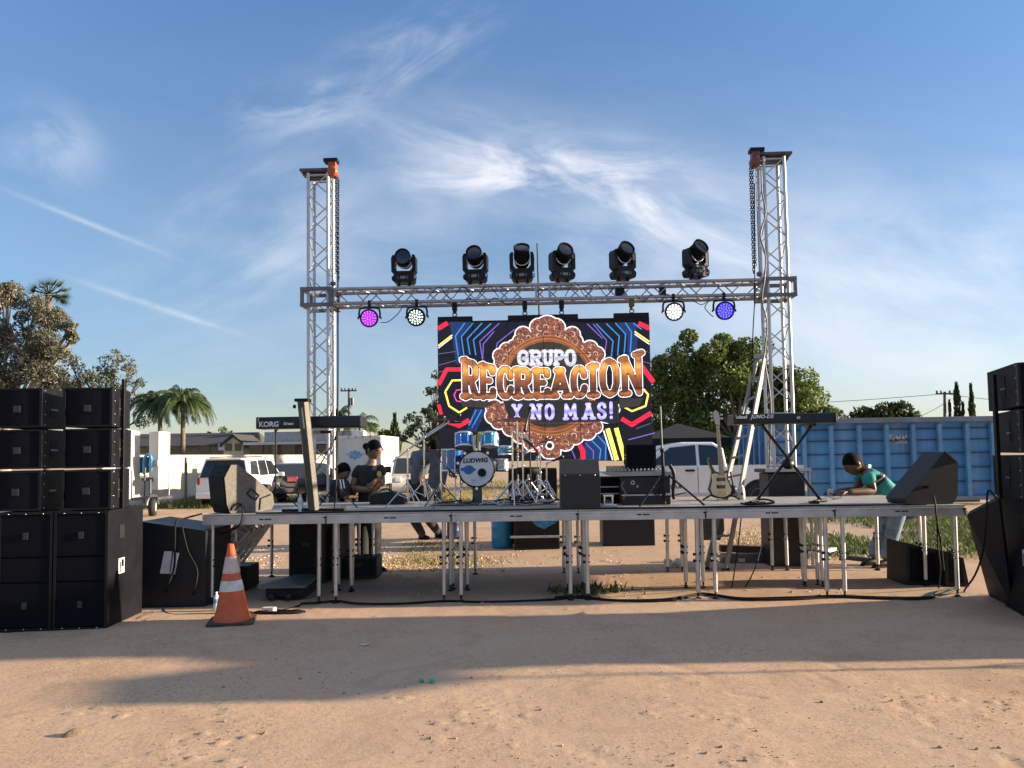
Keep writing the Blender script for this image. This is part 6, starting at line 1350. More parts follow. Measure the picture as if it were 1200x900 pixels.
# black canopy tent
Yc = 25.0; a, b_, tp_ = W(752, 514, Yc), W(858, 514, Yc), W(806, 496, Yc+1.5)
t = thing('canopy_tent', 'black canopy tent roof behind the white pickup truck', 'tent', ((a.x+b_.x)/2, Yc+1.5, 0)); BT_ = M('canvas_black', (.004, .0045, .005), .8, 0, .2, 6)
q = MB(); c = V(((a.x+b_.x)/2, Yc+1.5, tp_.z)); cor = [V((a.x, Yc, a.z)), V((b_.x, Yc, a.z)), V((b_.x, Yc+3, a.z)), V((a.x, Yc+3, a.z))]
for i in range(4): q.add([cor[i], cor[(i+1) % 4], c], [(0, 1, 2)])
for i in range(4): A, B = cor[i], cor[(i+1) % 4]; q.add([A, A-V((0, 0, .28)), B-V((0, 0, .28)), B], [(0, 1, 2, 3)])
q.build('roof_cloth', BT_, t)
for p in cor: q = MB(); q.bar((p.x, p.y, 0), p-V((0, 0, .02)), .04, .04); q.build('leg', STEEL, t)
# step ladder beside the right tower
t = thing('ladder', 'aluminium ladder leaning against the right truss tower', 'ladder', G(838, 664)); LAD = M('ladder_aluminium', (.26, .25, .235), .5, .3, .12, 6)
yb6, yt6 = 10.55, YT+.02
A0, A1 = W(827, 655, yb6), W(886, 424, yt6); B0, B1 = W(850, 653, yb6-.1), W(897, 415, yt6-.05)
A0.z = B0.z = .02
for P, Q, w_ in ((A0, A1, .075), (B0, B1, .085)): q = MB(); q.bar(P, Q, w_, .03, up=(1, -1, 0)); q.build('rail', LAD, t, bevel=.004)
for k in range(10):
    f = .06+.093*k; q = MB(); q.bar(A0.lerp(A1, f), B0.lerp(B1, f), .05, .03); q.build('rung', LAD, t)
q = MB(); q.box(A1.lerp(B1, .5)+V((0, 0, .02)), (.16, .12, .06)); q.build('top_cap', M('cap_grey', (.3, .3, .3), .5), t, bevel=.01)
for P in (A0, B0): q = MB(); q.box(P+V((0, 0, .0)), (.09, .06, .05)); q.build('foot', BLACKP, t, bevel=.006)
q = MB(); q.prism([W(824, 604, 10.7), W(848, 604, 10.7), W(849, 622, 10.7), W(844, 633, 10.7), W(822, 633, 10.7)], (0, .25, 0)); q.box(W(841, 617, 10.68), (.12, .02, .02))
tag(q.build('plastic_crate', M('crate_grey', (.10, .105, .10), .6), bevel=.01), 'dark grey plastic crate under the stage beside the ladder foot', 'crate')
# ------------------------------------------------------------------ people
def skin_mesh(joints, edges, root, sub=2):
    """grow a continuous surface round a skeleton: joints = {name: (point, radius or (rx, ry))}"""
    names = list(joints); me = bpy.data.meshes.new('skel'); me.from_pydata([tuple(joints[n][0]) for n in names], [(names.index(a), names.index(b)) for a, b in edges], []); me.update()
    o = bpy.data.objects.new('skel', me); C.objects.link(o); md = o.modifiers.new('s', 'SKIN'); md.use_smooth_shade = True; md.branch_smoothing = .6
    for i, n in enumerate(names):
        r = joints[n][1]; sv = me.skin_vertices[0].data[i]; sv.radius = r if isinstance(r, tuple) else (r, r); sv.use_root = (n == root)
    s2 = o.modifiers.new('u', 'SUBSURF'); s2.levels = sub; s2.render_levels = sub
    dg = bpy.context.evaluated_depsgraph_get(); m2 = bpy.data.meshes.new_from_object(o.evaluated_get(dg))
    mb = MB(); mb.add([v.co for v in m2.vertices], [tuple(p.vertices) for p in m2.polygons], 0, True)
    bpy.data.objects.remove(o); bpy.data.meshes.remove(me); bpy.data.meshes.remove(m2); return mb
def head_mb(mb, c, fwd, up, h=.235, w=.155, sc=1.0):
    """head with brow, nose, mouth, chin and ears added to the body mesh"""
    fwd = V(fwd).normalized(); up = V(up); up = (up-fwd*up.dot(fwd)).normalized(); rt = fwd.cross(up); rot = Matrix((rt, fwd, up)).transposed()
    n = 20; k = 14; vs = []; fs = []
    for i in range(k+1):
        a = math.pi*i/k; z = -math.cos(a)
        for j in range(n):
            q = 2*math.pi*j/n; x, y = math.sin(a)*math.cos(q), math.sin(a)*math.sin(q)
            X, Y, Z = x*w/2, y*.098, z*h/2
            if z < 0: X *= 1-.28*z*z; Y *= (1-.12*z*z) if y < 0 else 1.0
            if y > .5:
                f = (y-.5)*2
                Y += .026*f*math.exp(-((z+.12)/.16)**2)*math.exp(-(x/.22)**2)*1.3      # nose
                Y += .008*f*math.exp(-((z-.18)/.1)**2)                                   # brow
                Y -= .010*f*math.exp(-((z-.04)/.08)**2)*math.exp(-((abs(x)-.38)/.16)**2) # eye sockets
                Y += .008*f*math.exp(-((z+.46)/.08)**2)*math.exp(-(x/.35)**2)            # lips
                Y += .010*f*math.exp(-((z+.80)/.16)**2)                                  # chin
            vs.append(V(c)+rot @ V((X, Y*sc, Z)))
    for i in range(k):
        for j in range(n): fs.append((i*n+j, i*n+(j+1) % n, (i+1)*n+(j+1) % n, (i+1)*n+j))
    mb.add(vs, fs, 0, True)
    for s_ in (-1, 1): mb.sphere(V(c)+rot @ V((s_*w*.5, -.008, -.005)), (.012*sc, .022*sc, .034*sc), 8, 0, rot)
    return rot
def hand_mb(mb, wrist, d, palm_n, curl=.5, s=1.0):
    """palm, four bent fingers of unequal length and a thumb leaving the side of the palm"""
    d = V(d).normalized(); pn = V(palm_n); pn = (pn-d*pn.dot(d)).normalized(); sd_ = d.cross(pn); w = V(wrist)
    rot = Matrix((sd_, d, pn)).transposed(); mb.sphere(w+d*.045*s, (.040*s, .055*s, .017*s), 10, 0, rot)
    for k, ln in enumerate((.066, .076, .071, .055)):
        p = w+d*.085*s+sd_*(.030-.020*k)*s; pts = [p-d*.02*s, p]; a = 0
        for seg in (.45, .32, .23): a += curl*.8; pts.append(pts[-1]+(d*math.cos(a)+pn*math.sin(a))*ln*seg*s)
        mb.tube(pts, [.0095*s, .0095*s, .009*s, .008*s, .006*s], 6)
    p = w+d*.03*s+sd_*.034*s; t1 = (sd_*.75+d*.6+pn*.25).normalized(); t2 = (sd_*.2+d*.8+pn*.5).normalized()
    mb.tube([p-sd_*.015*s, p+t1*.035*s, p+t1*.035*s+t2*.03*s, p+t1*.035*s+t2*.05*s], [.013*s, .012*s, .010*s, .007*s], 6)
def hair_cap(rot, c, h=.235, w=.155, front=.30, back=-.55, thick=1.07, sc=1.0):
    mb = MB(); n = 22; k = 10; vs = []; fs = []
    for i in range(k+1):
        for j in range(n):
            q = 2*math.pi*j/n; lim = front+(back-front)*(.5-.5*math.sin(q))**1.0; a0 = math.acos(max(-1, min(1, lim))); a = a0*i/k
            x, y, z = math.sin(a)*math.cos(q), math.sin(a)*math.sin(q), math.cos(a); wob = 1+.03*noise.noise(V((x*6, y*6, z*6)))
            vs.append(V(c)+rot @ V((x*w/2*thick*wob*1.03, y*.098*sc*thick*wob, z*h/2*thick*wob)))
    for i in range(k):
        for j in range(n): fs.append((i*n+j, (i+1)*n+j, (i+1)*n+(j+1) % n, i*n+(j+1) % n))
    mb.add(vs, fs, 0, True); return mb
def band_mb(src, pt, nr, w_):
    """strip of cloth lying on the shirt between two parallel cuts"""
    nr = V(nr).normalized(); me = bpy.data.meshes.new('strip'); me.from_pydata([tuple(v) for v in src.v], [], src.f); bm = bmesh.new(); bm.from_mesh(me)
    for s_ in (-1, 1): bmesh.ops.bisect_plane(bm, geom=bm.verts[:]+bm.edges[:]+bm.faces[:], plane_co=V(pt)+nr*s_*w_/2, plane_no=nr*s_, clear_outer=True)
    bm.normal_update(); bm.verts.index_update(); mb = MB(); mb.add([v.co+v.normal*.005 for v in bm.verts], [tuple(v.index for v in f.verts) for f in bm.faces], 0, True)
    bm.free(); bpy.data.meshes.remove(me); return mb
def person(label, J, shirt, trousers, fwd, up, hair=HAIR, skin=SKIN, sleeve=.55, hands=True, shoes=None, name='person', hand_dir=None, hr=(.30, -.55), legs=True, sc=1.18, bands=None):
    g = lambda n: V(J[n])
    t = thing(name, label, 'person', V((J['pelvis'][0], J['pelvis'][1], min(g('ankle_l').z, g('ankle_r').z) - .08)))
    neckb = g('neck'); hd = g('head')
    j = {'pelvis': (g('pelvis'), (.125, .098)), 'waist': (g('pelvis').lerp(g('chest'), .45), (.115, .088)), 'chest': (g('chest'), (.145, .098)), 'neckb': (neckb, .062), 'headb': (neckb.lerp(hd, .55), .056)}
    e = [('pelvis', 'waist'), ('waist', 'chest'), ('chest', 'neckb'), ('neckb', 'headb')]
    for s_ in ('l', 'r'):
        j['sh'+s_] = (g('shoulder_'+s_), .062); j['el'+s_] = (g('elbow_'+s_), .043); j['wr'+s_] = (g('wrist_'+s_), .029)
        j['fa'+s_] = (g('elbow_'+s_).lerp(g('wrist_'+s_), .3), .045)
        e += [('chest', 'sh'+s_), ('sh'+s_, 'el'+s_), ('el'+s_, 'fa'+s_), ('fa'+s_, 'wr'+s_)]
        j['hp'+s_] = (g('hip_'+s_), .098); j['kn'+s_] = (g('knee_'+s_), .060); j['an'+s_] = (g('ankle_'+s_), .040); j['cf'+s_] = (g('knee_'+s_).lerp(g('ankle_'+s_), .32), .060)
        e += [('pelvis', 'hp'+s_), ('hp'+s_, 'kn'+s_), ('kn'+s_, 'cf'+s_), ('cf'+s_, 'an'+s_)]
    mul = lambda dct: {n_: (p_, tuple(a*sc for a in r_) if isinstance(r_, tuple) else r_*sc) for n_, (p_, r_) in dct.items()}
    body = skin_mesh(mul(j), e, 'pelvis'); rot = head_mb(body, hd, fwd, up, .235*sc, .155*sc, sc)
    if hands:
        for s_ in ('l', 'r'):
            d = (g('wrist_'+s_)-g('elbow_'+s_)).normalized(); hdv = (hand_dir or {}).get(s_, (d, V((0, 0, -1)) if abs(d.z) < .8 else V((0, 1, 0)))); hand_mb(body, g('wrist_'+s_), hdv[0], hdv[1], .5, sc)
    body.build('body', skin, t)
    # shirt
    k = {'pelvis': (g('pelvis').lerp(g('chest'), -.24), (.172, .142)), 'waist': (j['waist'][0], (.178, .150)), 'chest': (g('chest'), (.188, .145)), 'neckb': (g('chest').lerp(neckb, .82), .075)}
    ke = [('pelvis', 'waist'), ('waist', 'chest'), ('chest', 'neckb')]
    for s_ in ('l', 'r'):
        k['sh'+s_] = (g('shoulder_'+s_), .082); k['sl'+s_] = (g('shoulder_'+s_).lerp(g('elbow_'+s_), sleeve*.5), .076); k['se'+s_] = (g('shoulder_'+s_).lerp(g('elbow_'+s_), min(sleeve, 1)), .068)
        ke += [('chest', 'sh'+s_), ('sh'+s_, 'sl'+s_), ('sl'+s_, 'se'+s_)]
        if sleeve > 1: k['sw'+s_] = (g('elbow_'+s_).lerp(g('wrist_'+s_), .9), .045); ke.append(('se'+s_, 'sw'+s_))
    shirt_mb = skin_mesh(mul(k), ke, 'chest', 3 if bands else 2); shirt_mb.build('shirt', shirt, t)
    for (pt, nr, w_, m_) in (bands or []): band_mb(shirt_mb, pt, nr, w_).build('chest_stripe', m_, t)
    k = {'pelvis': (g('pelvis'), (.150, .118))}; ke = []
    for s_ in ('l', 'r'):
        k['hp'+s_] = (g('hip_'+s_), .112); k['kn'+s_] = (g('knee_'+s_), .078); k['cf'+s_] = (j['cf'+s_][0], .076); k['an'+s_] = (g('ankle_'+s_)+V((0, 0, .01)), .066); ke += [('pelvis', 'hp'+s_), ('hp'+s_, 'kn'+s_), ('kn'+s_, 'cf'+s_), ('cf'+s_, 'an'+s_)]
    skin_mesh(mul(k), ke, 'pelvis').build('trousers', trousers, t)
    for s_ in ('l', 'r'):
        a = g('ankle_'+s_); f = V(J.get('toe_'+s_, a+V((fwd[0], fwd[1], 0)).normalized()*.16)); f.z = a.z-.055
        q = MB(); d = (f-a); d.z = 0; d.normalize(); q.tube([a+V((0, 0, -.045))-d*.07, a+V((0, 0, -.035))-d*.03, a+V((0, 0, -.04))+d*.06, a+V((0, 0, -.055))+d*.14, a+V((0, 0, -.06))+d*.19], [.035, .048, .046, .040, .022], 10); q.box(a+V((0, 0, -.080))+d*.055, (.085, .27, .02), Matrix((V((d.y, -d.x, 0)), d, V((0, 0, 1)))).transposed()); q.build('shoe', shoes or BLACKP, t)
    hair_cap(rot, hd, .235*sc, .155*sc, hr[0], hr[1], 1.07, sc).build('hair', hair, t)
    return t, rot, hd
SH_BLK = M('black_polo_cloth', (.012, .011, .013), .8, 0, .25, 12, .3, 60); TR_BLK = M('black_trouser_cloth', (.014, .014, .018), .85, 0, .25, 10, .3, 40)
SH_TEAL = M('teal_polo_cloth', (.015, .22, .20), .8, 0, .2, 8, .3, 50); JEAN = M('blue_denim', (.14, .22, .32), .85, 0, .35, 7, .4, 60, dirt=(.02, .03, .05), dirt_amt=.8); SH_GREY = M('grey_blue_cloth', (.085, .105, .14), .85, 0, .3, 7, .4, 30)
# man in black polo shirt with sunglasses, behind the rear stage edge
Y1 = 10.95
def P1(px, py, dy=0): return W(px, py, Y1+dy)
gz_ = .085
fw = V((.85, -.42, -.10))
J = dict(pelvis=P1(432, 596), chest=P1(433, 557), neck=P1(436, 543), head=P1(438, 527.5), shoulder_l=P1(445, 548, -.12), shoulder_r=P1(421, 549, -.0), elbow_l=P1(447.5, 568, -.16), elbow_r=P1(413, 573, -.06), wrist_l=P1(442, 562, -.34), wrist_r=P1(433, 574, -.30))
px_ = J['pelvis']
J.update(hip_l=px_+V((.07, -.09, -.06)), hip_r=px_+V((-.08, .08, -.06)), knee_l=V((px_.x+.12, Y1-.14, .50)), knee_r=V((px_.x-.10, Y1+.10, .50)), ankle_l=V((px_.x+.10, Y1-.10, gz_)), ankle_r=V((px_.x-.12, Y1+.14, gz_)))
t, rot, hd = person('man in black polo shirt and dark sunglasses standing behind the stage, hands held together', J, SH_BLK, TR_BLK, fw, (0, 0, 1), sc=1.24, hand_dir={'l': (V((-.5, -.5, -.6)), V((-.6, .3, .2))), 'r': (V((.9, -.3, .2)), V((.2, .3, .9)))})
q = MB()
for s_ in (-1, 1): q.sphere(hd+rot @ V((s_*.040, .106, .020)), (.037, .014, .026), 12, 0, rot); q.tube([hd+rot @ V((s_*.072, .092, .026)), hd+rot @ V((s_*.096, .0, .022))], .007, 5)
q.tube([hd+rot @ V((-.02, .118, .026)), hd+rot @ V((.02, .118, .026))], .005, 5); q.build('sunglasses', M('dark_shades', (.01, .01, .01), .1), t)
q = MB(); c = hd+rot @ V((0, -.145, .04)); q.sphere(c, (.05, .05, .053), 10); q.build('hair_bun', HAIR, t)
q = MB(); c = J['shoulder_l'].lerp(J['elbow_l'], .38)+V((-.0, -.094, .0)); q.sphere(c, (.034, .008, .046), 10); q.build('sleeve_badge', M('badge_yellow', (.55, .42, .10), .5), t)
q = MB(); c = P1(436.5, 549.5, -.13); q.tube([P1(435.5, 547, -.10), P1(436.2, 556, -.15)], .012, 6); q.build('collar_placket', M('placket_pale', (.5, .47, .42), .6), t)
# crouching person in dark jacket with white sleeve stripes
Y2 = 11.0
def P2(px, py, dy=0): return W(px, py, Y2+dy)
J = dict(pelvis=P2(396, 592), chest=P2(397.5, 571), neck=P2(400.5, 561), head=P2(402, 553.5, -.02), shoulder_l=P2(404, 566, -.14), shoulder_r=P2(390, 567, .06), elbow_l=P2(404, 577, -.30), elbow_r=P2(388, 583, -.05), wrist_l=P2(406.5, 585, -.40), wrist_r=P2(396, 588, -.30))
px_ = J['pelvis']
J.update(hip_l=px_+V((.08, -.08, -.03)), hip_r=px_+V((-.08, .08, -.03)), knee_l=px_+V((.36, -.20, .0)), knee_r=px_+V((.30, .16, -.04)), ankle_l=V((px_.x+.12, Y2-.16, px_.z-.42)), ankle_r=V((px_.x+.05, Y2+.16, px_.z-.44)))
seat_z = px_.z-.14
JK = M('dark_jacket_cloth', (.016, .013, .016), .8, 0, .25, 10, .3, 50)
t, rot, hd = person('person in dark jacket with white sleeve stripes sitting low behind the stage', J, JK, TR_BLK, (.75, -.6, -.35), (0, 0, 1), sleeve=1.2, hr=(.42, -.75))
for dx in (-.03, .012):
    q = MB(); a, b_ = J['shoulder_l']+V((dx-.02, -.062, .05)), J['elbow_l']+V((dx, -.045, .06)); q.bar(a+V((0, -.012, 0)), b_+V((0, -.012, 0)), .016, .01); q.build('sleeve_stripe', M('stripe_white', (.7, .68, .65), .6), t)
q = MB(); q.box((px_.x, Y2+.02, seat_z/2), (.40, .40, seat_z)); tag(q.build('wooden_crate', M('crate_dark', (.05, .04, .03), .8, 0, .3, 8), bevel=.01), 'dark box the low sitting person rests on behind the stage', 'box')
# bent person in grey blue shirt
Y3 = 13.3
def P3(px, py, dy=0): return W(px, py, Y3+dy)
J = dict(pelvis=P3(489, 563), chest=P3(494, 534), neck=P3(502, 527, -.05), head=P3(508, 524.5, -.12), shoulder_l=P3(507.5, 533, -.18), shoulder_r=P3(487, 531, .12), elbow_l=P3(515, 549, -.26), elbow_r=P3(484, 548, .15), wrist_l=P3(518, 566, -.30), wrist_r=P3(492, 560, -.10))
px_ = J['pelvis']; ga, gb = G(495, 632), G(514, 630)
J.update(hip_l=px_+V((.17, -.04, -.06)), hip_r=px_+V((-.02, .08, -.06)), knee_l=V(((px_.x+.17+gb.x)/2+.05, Y3-.05, .52)), knee_r=V(((px_.x+ga.x)/2, Y3+.03, .52)), ankle_l=V((gb.x, gb.y, gz_)), ankle_r=V((ga.x, ga.y, gz_)))
person('person in grey blue shirt and black trousers bending forward behind the left cymbal stands', J, SH_GREY, TR_BLK, (.75, -.45, -.55), (.3, -.2, .9), sleeve=.95, hr=(.25, -.6))
q = MB()
pts = [P3(505, 528, -.35), P3(524, 526, -.35), P3(526, 548, -.35), P3(522, 568, -.34), P3(512, 574, -.34), P3(501, 571, -.35)]
q.prism(pts, (0, .10, 0)); tag(q.build('equipment_cover', SH_GREY, bevel=.03), 'grey blue cloth cover hanging in front of the bending person', 'cloth cover')
# man in teal polo shirt leaning on the stage
Y4 = 10.72
def P4(px, py, dy=0): return W(px, py, Y4+dy)
J = dict(pelvis=P4(1049, 588), chest=P4(1021, 559), neck=P4(1010.5, 550), head=P4(999.5, 544), shoulder_l=P4(1016, 558, -.20), shoulder_r=P4(1012, 556, .20), elbow_l=P4(1024, 581, -.22), elbow_r=P4(1003, 580, .06), wrist_l=P4(993, 580.5, -.34), wrist_r=P4(981, 579, -.10))
for k_ in ('elbow_l', 'wrist_l', 'elbow_r', 'wrist_r'): J[k_].z = ZD+.05
px_ = J['pelvis']; gq = G(1041, 666)
J.update(hip_l=px_+V((-.01, -.09, -.06)), hip_r=px_+V((-.02, .09, -.06)), knee_l=V((px_.x-.06, Y4-.04, .50)), knee_r=V((px_.x-.12, Y4+.12, .50)), ankle_l=V((gq.x+.02, Y4-.02, gz_)), ankle_r=V((gq.x-.06, Y4+.16, gz_)))
ax_ = (J['chest']-J['pelvis']).normalized(); BK, PL = M('stripe_black', (.02, .02, .025), .8), M('stripe_pale', (.45, .50, .48), .8)
bands = [(J['chest']+ax_*(o_-.04), ax_, w_, m_) for o_, w_, m_ in ((.035, .034, BK), (.0, .020, PL), (-.035, .034, BK))]
t, rot, hd = person('man in teal polo shirt and jeans leaning his forearms on the right stage end', J, SH_TEAL, JEAN, (-.82, -.28, -.42), (-.35, 0, .95), sc=1.34, bands=bands, skin=M('dark_brown_skin', (.10, .05, .032), .5, 0, .12, 8), hand_dir={'l': (V((-.95, .05, .0)), V((0, 0, -1))), 'r': (V((-.95, -.1, .0)), V((0, 0, -1)))})
q = MB(); c = J['neck']+V((.02, 0, .0)); nx_ = (J['head']-J['neck']).normalized(); rr_ = nx_.to_track_quat('Z', 'Y').to_matrix(); q.lathe([(.104, -.05), (.086, .0), (.094, -.01)], c, rr_, 18); q.build('collar', M('collar_pale_teal', (.30, .45, .43), .8), t)
q = MB(); c = W(973.5, 577, Y4-.2); c.z = ZD; q.box(c+V((0, 0, .045)), (.075, .05, .09)); tag(q.build('plug_box', WHITE, bevel=.01), 'small white box at the hands of the man in teal', 'box')
cable('thin black cable running from the white box to the keyboard stand foot', [V((c.x-.02, c.y, ZD+.03)), V((c.x-.10, 9.9, ZD+.02)), W(962, 590, 9.3)*1.0], .006)
# ------------------------------------------------------------------ things under and around the stage
random.seed(21)
CASEB = M('flight_case_black', (.010, .010, .012), .6, 0, .3, 8, .2, 50, spec=.3)
def case(nm, label, cat, pxl, pxr, pyt, pyb, depth, mat=CASEB, trims=True, bev=.01, hinges=False):
    c = G((pxl+pxr)/2, pyb); Y = c.y; x0, x1 = W(pxl, pyb, Y).x, W(pxr, pyb, Y).x; z = W((pxl+pxr)/2, pyt, Y).z
    t = thing(nm, label, cat, ((x0+x1)/2, Y+depth/2, 0)); q = MB(); q.box(((x0+x1)/2, Y+depth/2, z/2+.003), (x1-x0, depth, z-.004)); q.build('case_body', mat, t, bevel=bev)
    if trims:
        q = MB()
        for x in (x0+.008, x1-.008): q.box((x, Y-.002, z/2), (.02, .02, z-.03))
        for zz in (.02, z-.012): q.box(((x0+x1)/2, Y-.0, zz), (x1-x0-.04, .02, .018))
        q.build('edge_trim', M('trim_dull', (.05, .05, .055), .5, .5), t, bevel=.002)
        q = MB(); q.box(((x0+x1)/2, Y-.006, z*.62), (.10, .012, .05)); q.build('handle', M('trim_dull', (.05, .05, .055), .5, .5), t, bevel=.004)
    return t, x0, x1, Y, z
case('flight_case', 'tall black flight case under the stage behind the folded metal frames', 'flight case', 339, 379, 610, 684, .5)
case('flight_case', 'second black flight case under the stage right of the tall one', 'flight case', 381, 400, 618, 680, .5)
case('amplifier_box', 'small black amplifier box on the ground beneath the left tower', 'amplifier', 398, 442, 653, 678, .35)
case('flight_case', 'dark case with blue printed emblem standing behind the stage centre', 'flight case', 603, 656, 596, 644, .6)
cs_ = [o for o in C.objects if o.get('label', '').startswith('dark case with blue')][0]
Yq = G(630, 644).y
q = MB(); q.prism([W(a, b_, Yq-.012) for a, b_ in ((621, 604), (632, 600), (645, 602), (656, 607), (651, 613), (643, 617), (638, 620), (630, 617), (624, 612))], (0, -.004, 0)); q.build('emblem', M('emblem_sky_blue', (.03, .22, .42), .5, 0, .5, 16), cs_)
q = MB(); a, b_ = W(598, 629.5, Yq-.05), W(658, 628.5, Yq-.05); q.tube([a, b_], .022, 8); q.build('front_rail', ALU, cs_)
case('hardware_case', 'tall black hardware case standing behind the stage under the video wall', 'flight case', 597, 654, 549, 637.5, .55)
case('speaker_case', 'large plain dark case standing behind the stage right of centre', 'flight case', 707, 768, 598, 640, .7, M('case_navy', (.010, .012, .020), .5), False)
def barrel(nm, label, px, pyt, pyb, rpx, mat):
    c = G(px, pyb); r = rpx*c.y/FOC; c.y += r; z = W(px, pyt, c.y-r).z; t = thing(nm, label, 'barrel', (c.x, c.y, 0)); c = V((c.x, c.y, 0))
    q = MB(); q.lathe([(0, 0), (r*.94, 0), (r, .04), (r, z*.3), (r*1.03, z*.33), (r, z*.36), (r, z*.63), (r*1.03, z*.66), (r, z*.69), (r, z-.05), (r*.95, z), (r*.9, z), (r*.9, z-.04), (0, z-.04)], c, None, 26); q.build('drum_body', mat, t)
    q = MB(); q.lathe([(r*1.0, z-.03), (r*1.05, z-.02), (r*1.05, z+.01), (r*.96, z+.015)], c, None, 26); q.build('rim_band', M('band_pale', (.55, .58, .6), .4), t)
barrel('blue_barrel', 'bright blue plastic barrel behind the stage left of the emblem case', 588, 606, 643, 12.5, M('barrel_blue', (.02, .22, .42), .35, 0, .12, 4))
barrel('navy_barrel', 'dark navy barrel half hidden by stage legs behind the drum kit', 531, 603, 632, 8, M('barrel_navy', (.01, .02, .10), .4, 0, .12, 4))
# folded aluminium frames lying at the left stage end
t = thing('folded_frame', 'stack of folded aluminium frames leaning under the left stage end', 'metal frame', G(268, 690)); y = 9.15
for k in range(5):
    o = V((k*.02, k*.07, 0)); a, b_ = W(233+k*3, 664-k*2, y)+o, W(280+k*3, 612-k*2, y)+o; c_, d_ = W(249+k*4, 672-k*2, y)+o, W(293+k*2, 622-k*2, y)+o
    q = MB(); q.bar(a, b_, .035, .035, up=(0, 1, 0)); q.bar(c_, d_, .035, .035, up=(0, 1, 0))
    for f in (.15, .4, .65, .9): q.bar(a.lerp(b_, f), c_.lerp(d_, f), .03, .03, up=(0, 1, 0))
    q.bar(a.lerp(b_, .15), c_.lerp(d_, .65), .02, .02, up=(0, 1, 0)); q.build('frame_panel', ALU if k % 2 else ALUD, t)
case('black_box', 'low black box under the folded aluminium frames', 'box', 242, 290, 664, 692, .4, CASEB, False)
# flat equipment rack by the cone
c = G(331, 712); Yr = 8.62; t = thing('equipment_rack', 'flat grey topped equipment rack on the ground right of the cone', 'rack', (W(335, 700, Yr).x, Yr+.3, 0))
p = [W(301, 697, Yr), W(358, 698, Yr)]; z = .165
q = MB(); q.prism([(p[0].x, Yr, z-.02), (p[1].x, Yr, z-.02), (p[1].x, Yr+.55, z+.02), (p[0].x+.26, Yr+.55, z+.02)], (0, 0, .03)); q.build('lid', M('rack_grey_green', (.085, .10, .10), .5, 0, .2, 5), t, bevel=.006)
q = MB(); q.box(((p[0].x+p[1].x)/2+.03, Yr+.27, z/2+.0), (p[1].x-p[0].x-.10, .46, z-.07)); q.build('chassis', CASEB, t, bevel=.01)
for x in (p[0].x+.16, p[0].x+.36):
    q = MB(); q.lathe([(0, -.02), (.035, -.02), (.04, 0), (.035, .02), (0, .02)], (x, Yr-.0, .05), rotm('X', R(90)), 14); q.build('caster', RUBBER, t)
p = G(316, 718.5); t = thing('power_plug', 'white power strip end on the ground beside the cone', 'power strip', p)
q = MB(); q.prism([p+V((-.075, -.02, .005)), p+V((-.06, -.035, .005)), p+V((.05, -.035, .005)), p+V((.075, 0, .005)), p+V((.05, .035, .005)), p+V((-.06, .035, .005))], (0, 0, .055)); q.build('plug_body', WHITE, t, bevel=.008)
q = MB(); q.box(p+V((-.02, -.037, .03)), (.05, .006, .02)); q.build('socket', M('socket_grey', (.2, .2, .2), .5), t)
def coil(label, px, py, rx, ry, n, r=.011):
    c = G(px, py); pts = [V((c.x+rx*(1-.08*k/16)*math.cos(k*.42), c.y+ry*(1-.08*k/16)*math.sin(k*.42), .014+.0045*(k//15)+.004*math.sin(k*1.7))) for k in range(n)]; q = MB(); q.tube(pts, r, 6); tag(q.build('cable_coil', CABLE), label, 'cable')
coil('black cable coiled flat on the ground right of the cone', 327, 719, .27, .06, 48)
# cables on the ground along the stage front and over the stage edge
pts = [G(x, y_) for x, y_ in ((352, 709), (372, 708), (395, 706), (420, 709), (470, 709), (520, 706), (560, 707), (610, 706), (650, 704), (680, 702), (720, 706), (780, 706), (815, 700), (835, 699), (870, 704), (930, 704), (985, 702), (1040, 703), (1085, 703), (1110, 696), (1122, 692))]
for p in pts: p.z = .016
cable('long black cable lying on the ground along the whole stage front', pts, .013)
pts2 = [p+V((.03*math.sin(i*2.1), .05+.03*math.cos(i*1.7), .008)) for i, p in enumerate(pts[8:])]
cable('second black cable looping past the feet of the right stage legs', pts2, .011)
cable('black cable trailing on the ground from the cone towards the stage', [G(262, 719), G(290, 717), G(305, 719), G(340, 713), G(352, 709)], .010)
cable('two black cables hanging below the stage in front of the ladder', [W(869, 603, 8.52), W(866, 630, 8.6), W(862, 660, 8.7), G(857, 690), G(850, 700)], .007)
cable('thin black cable slanting to the ground right of the ladder', [W(892, 640, 9.6), W(885, 665, 9.2), G(872, 690), G(858, 700)], .007)
cable('black cable lying along the front edge of the deck', [W(300, 602, YF+.05)]+[V((x, YF+.035+.012*math.sin(x*3), ZD+.010)) for x in [-2.6+.35*i for i in range(18)]]+[W(1085, 591, YF+.05)], .012)
# dark steel beam, white bucket and litter behind the right of the stage
t = thing('steel_outrigger', 'dark steel outrigger beam lying on the ground left of the tower base', 'steel beam', G(870, 662)); a, b_ = G(845, 660), G(905, 661)
q = MB(); q.bar(V((a.x, a.y, .07)), V((b_.x, a.y, .07)), .16, .13); q.build('beam', STEEL, t, bevel=.006)
q = MB(); q.bar(V((a.x+.02, a.y+.12, .20)), V((b_.x, a.y+.12, .17)), .12, .10); q.build('inner_beam', M('rust_steel', (.07, .04, .03), .7, .3), t, bevel=.006)
q = MB(); q.box(V((W(867.5, 660, a.y).x, a.y-.085, .05)), (.09, .012, .05)); q.build('tape_patch', WHITE, t)
c = G(942, 663); t = thing('white_bucket', 'tall white plastic bucket behind the paired stage legs at right', 'bucket', c); q = MB(); q.box(c+V((0, .1, .15)), (.13, .16, .29)); q.build('bucket_body', WHITE, t, bevel=.02)
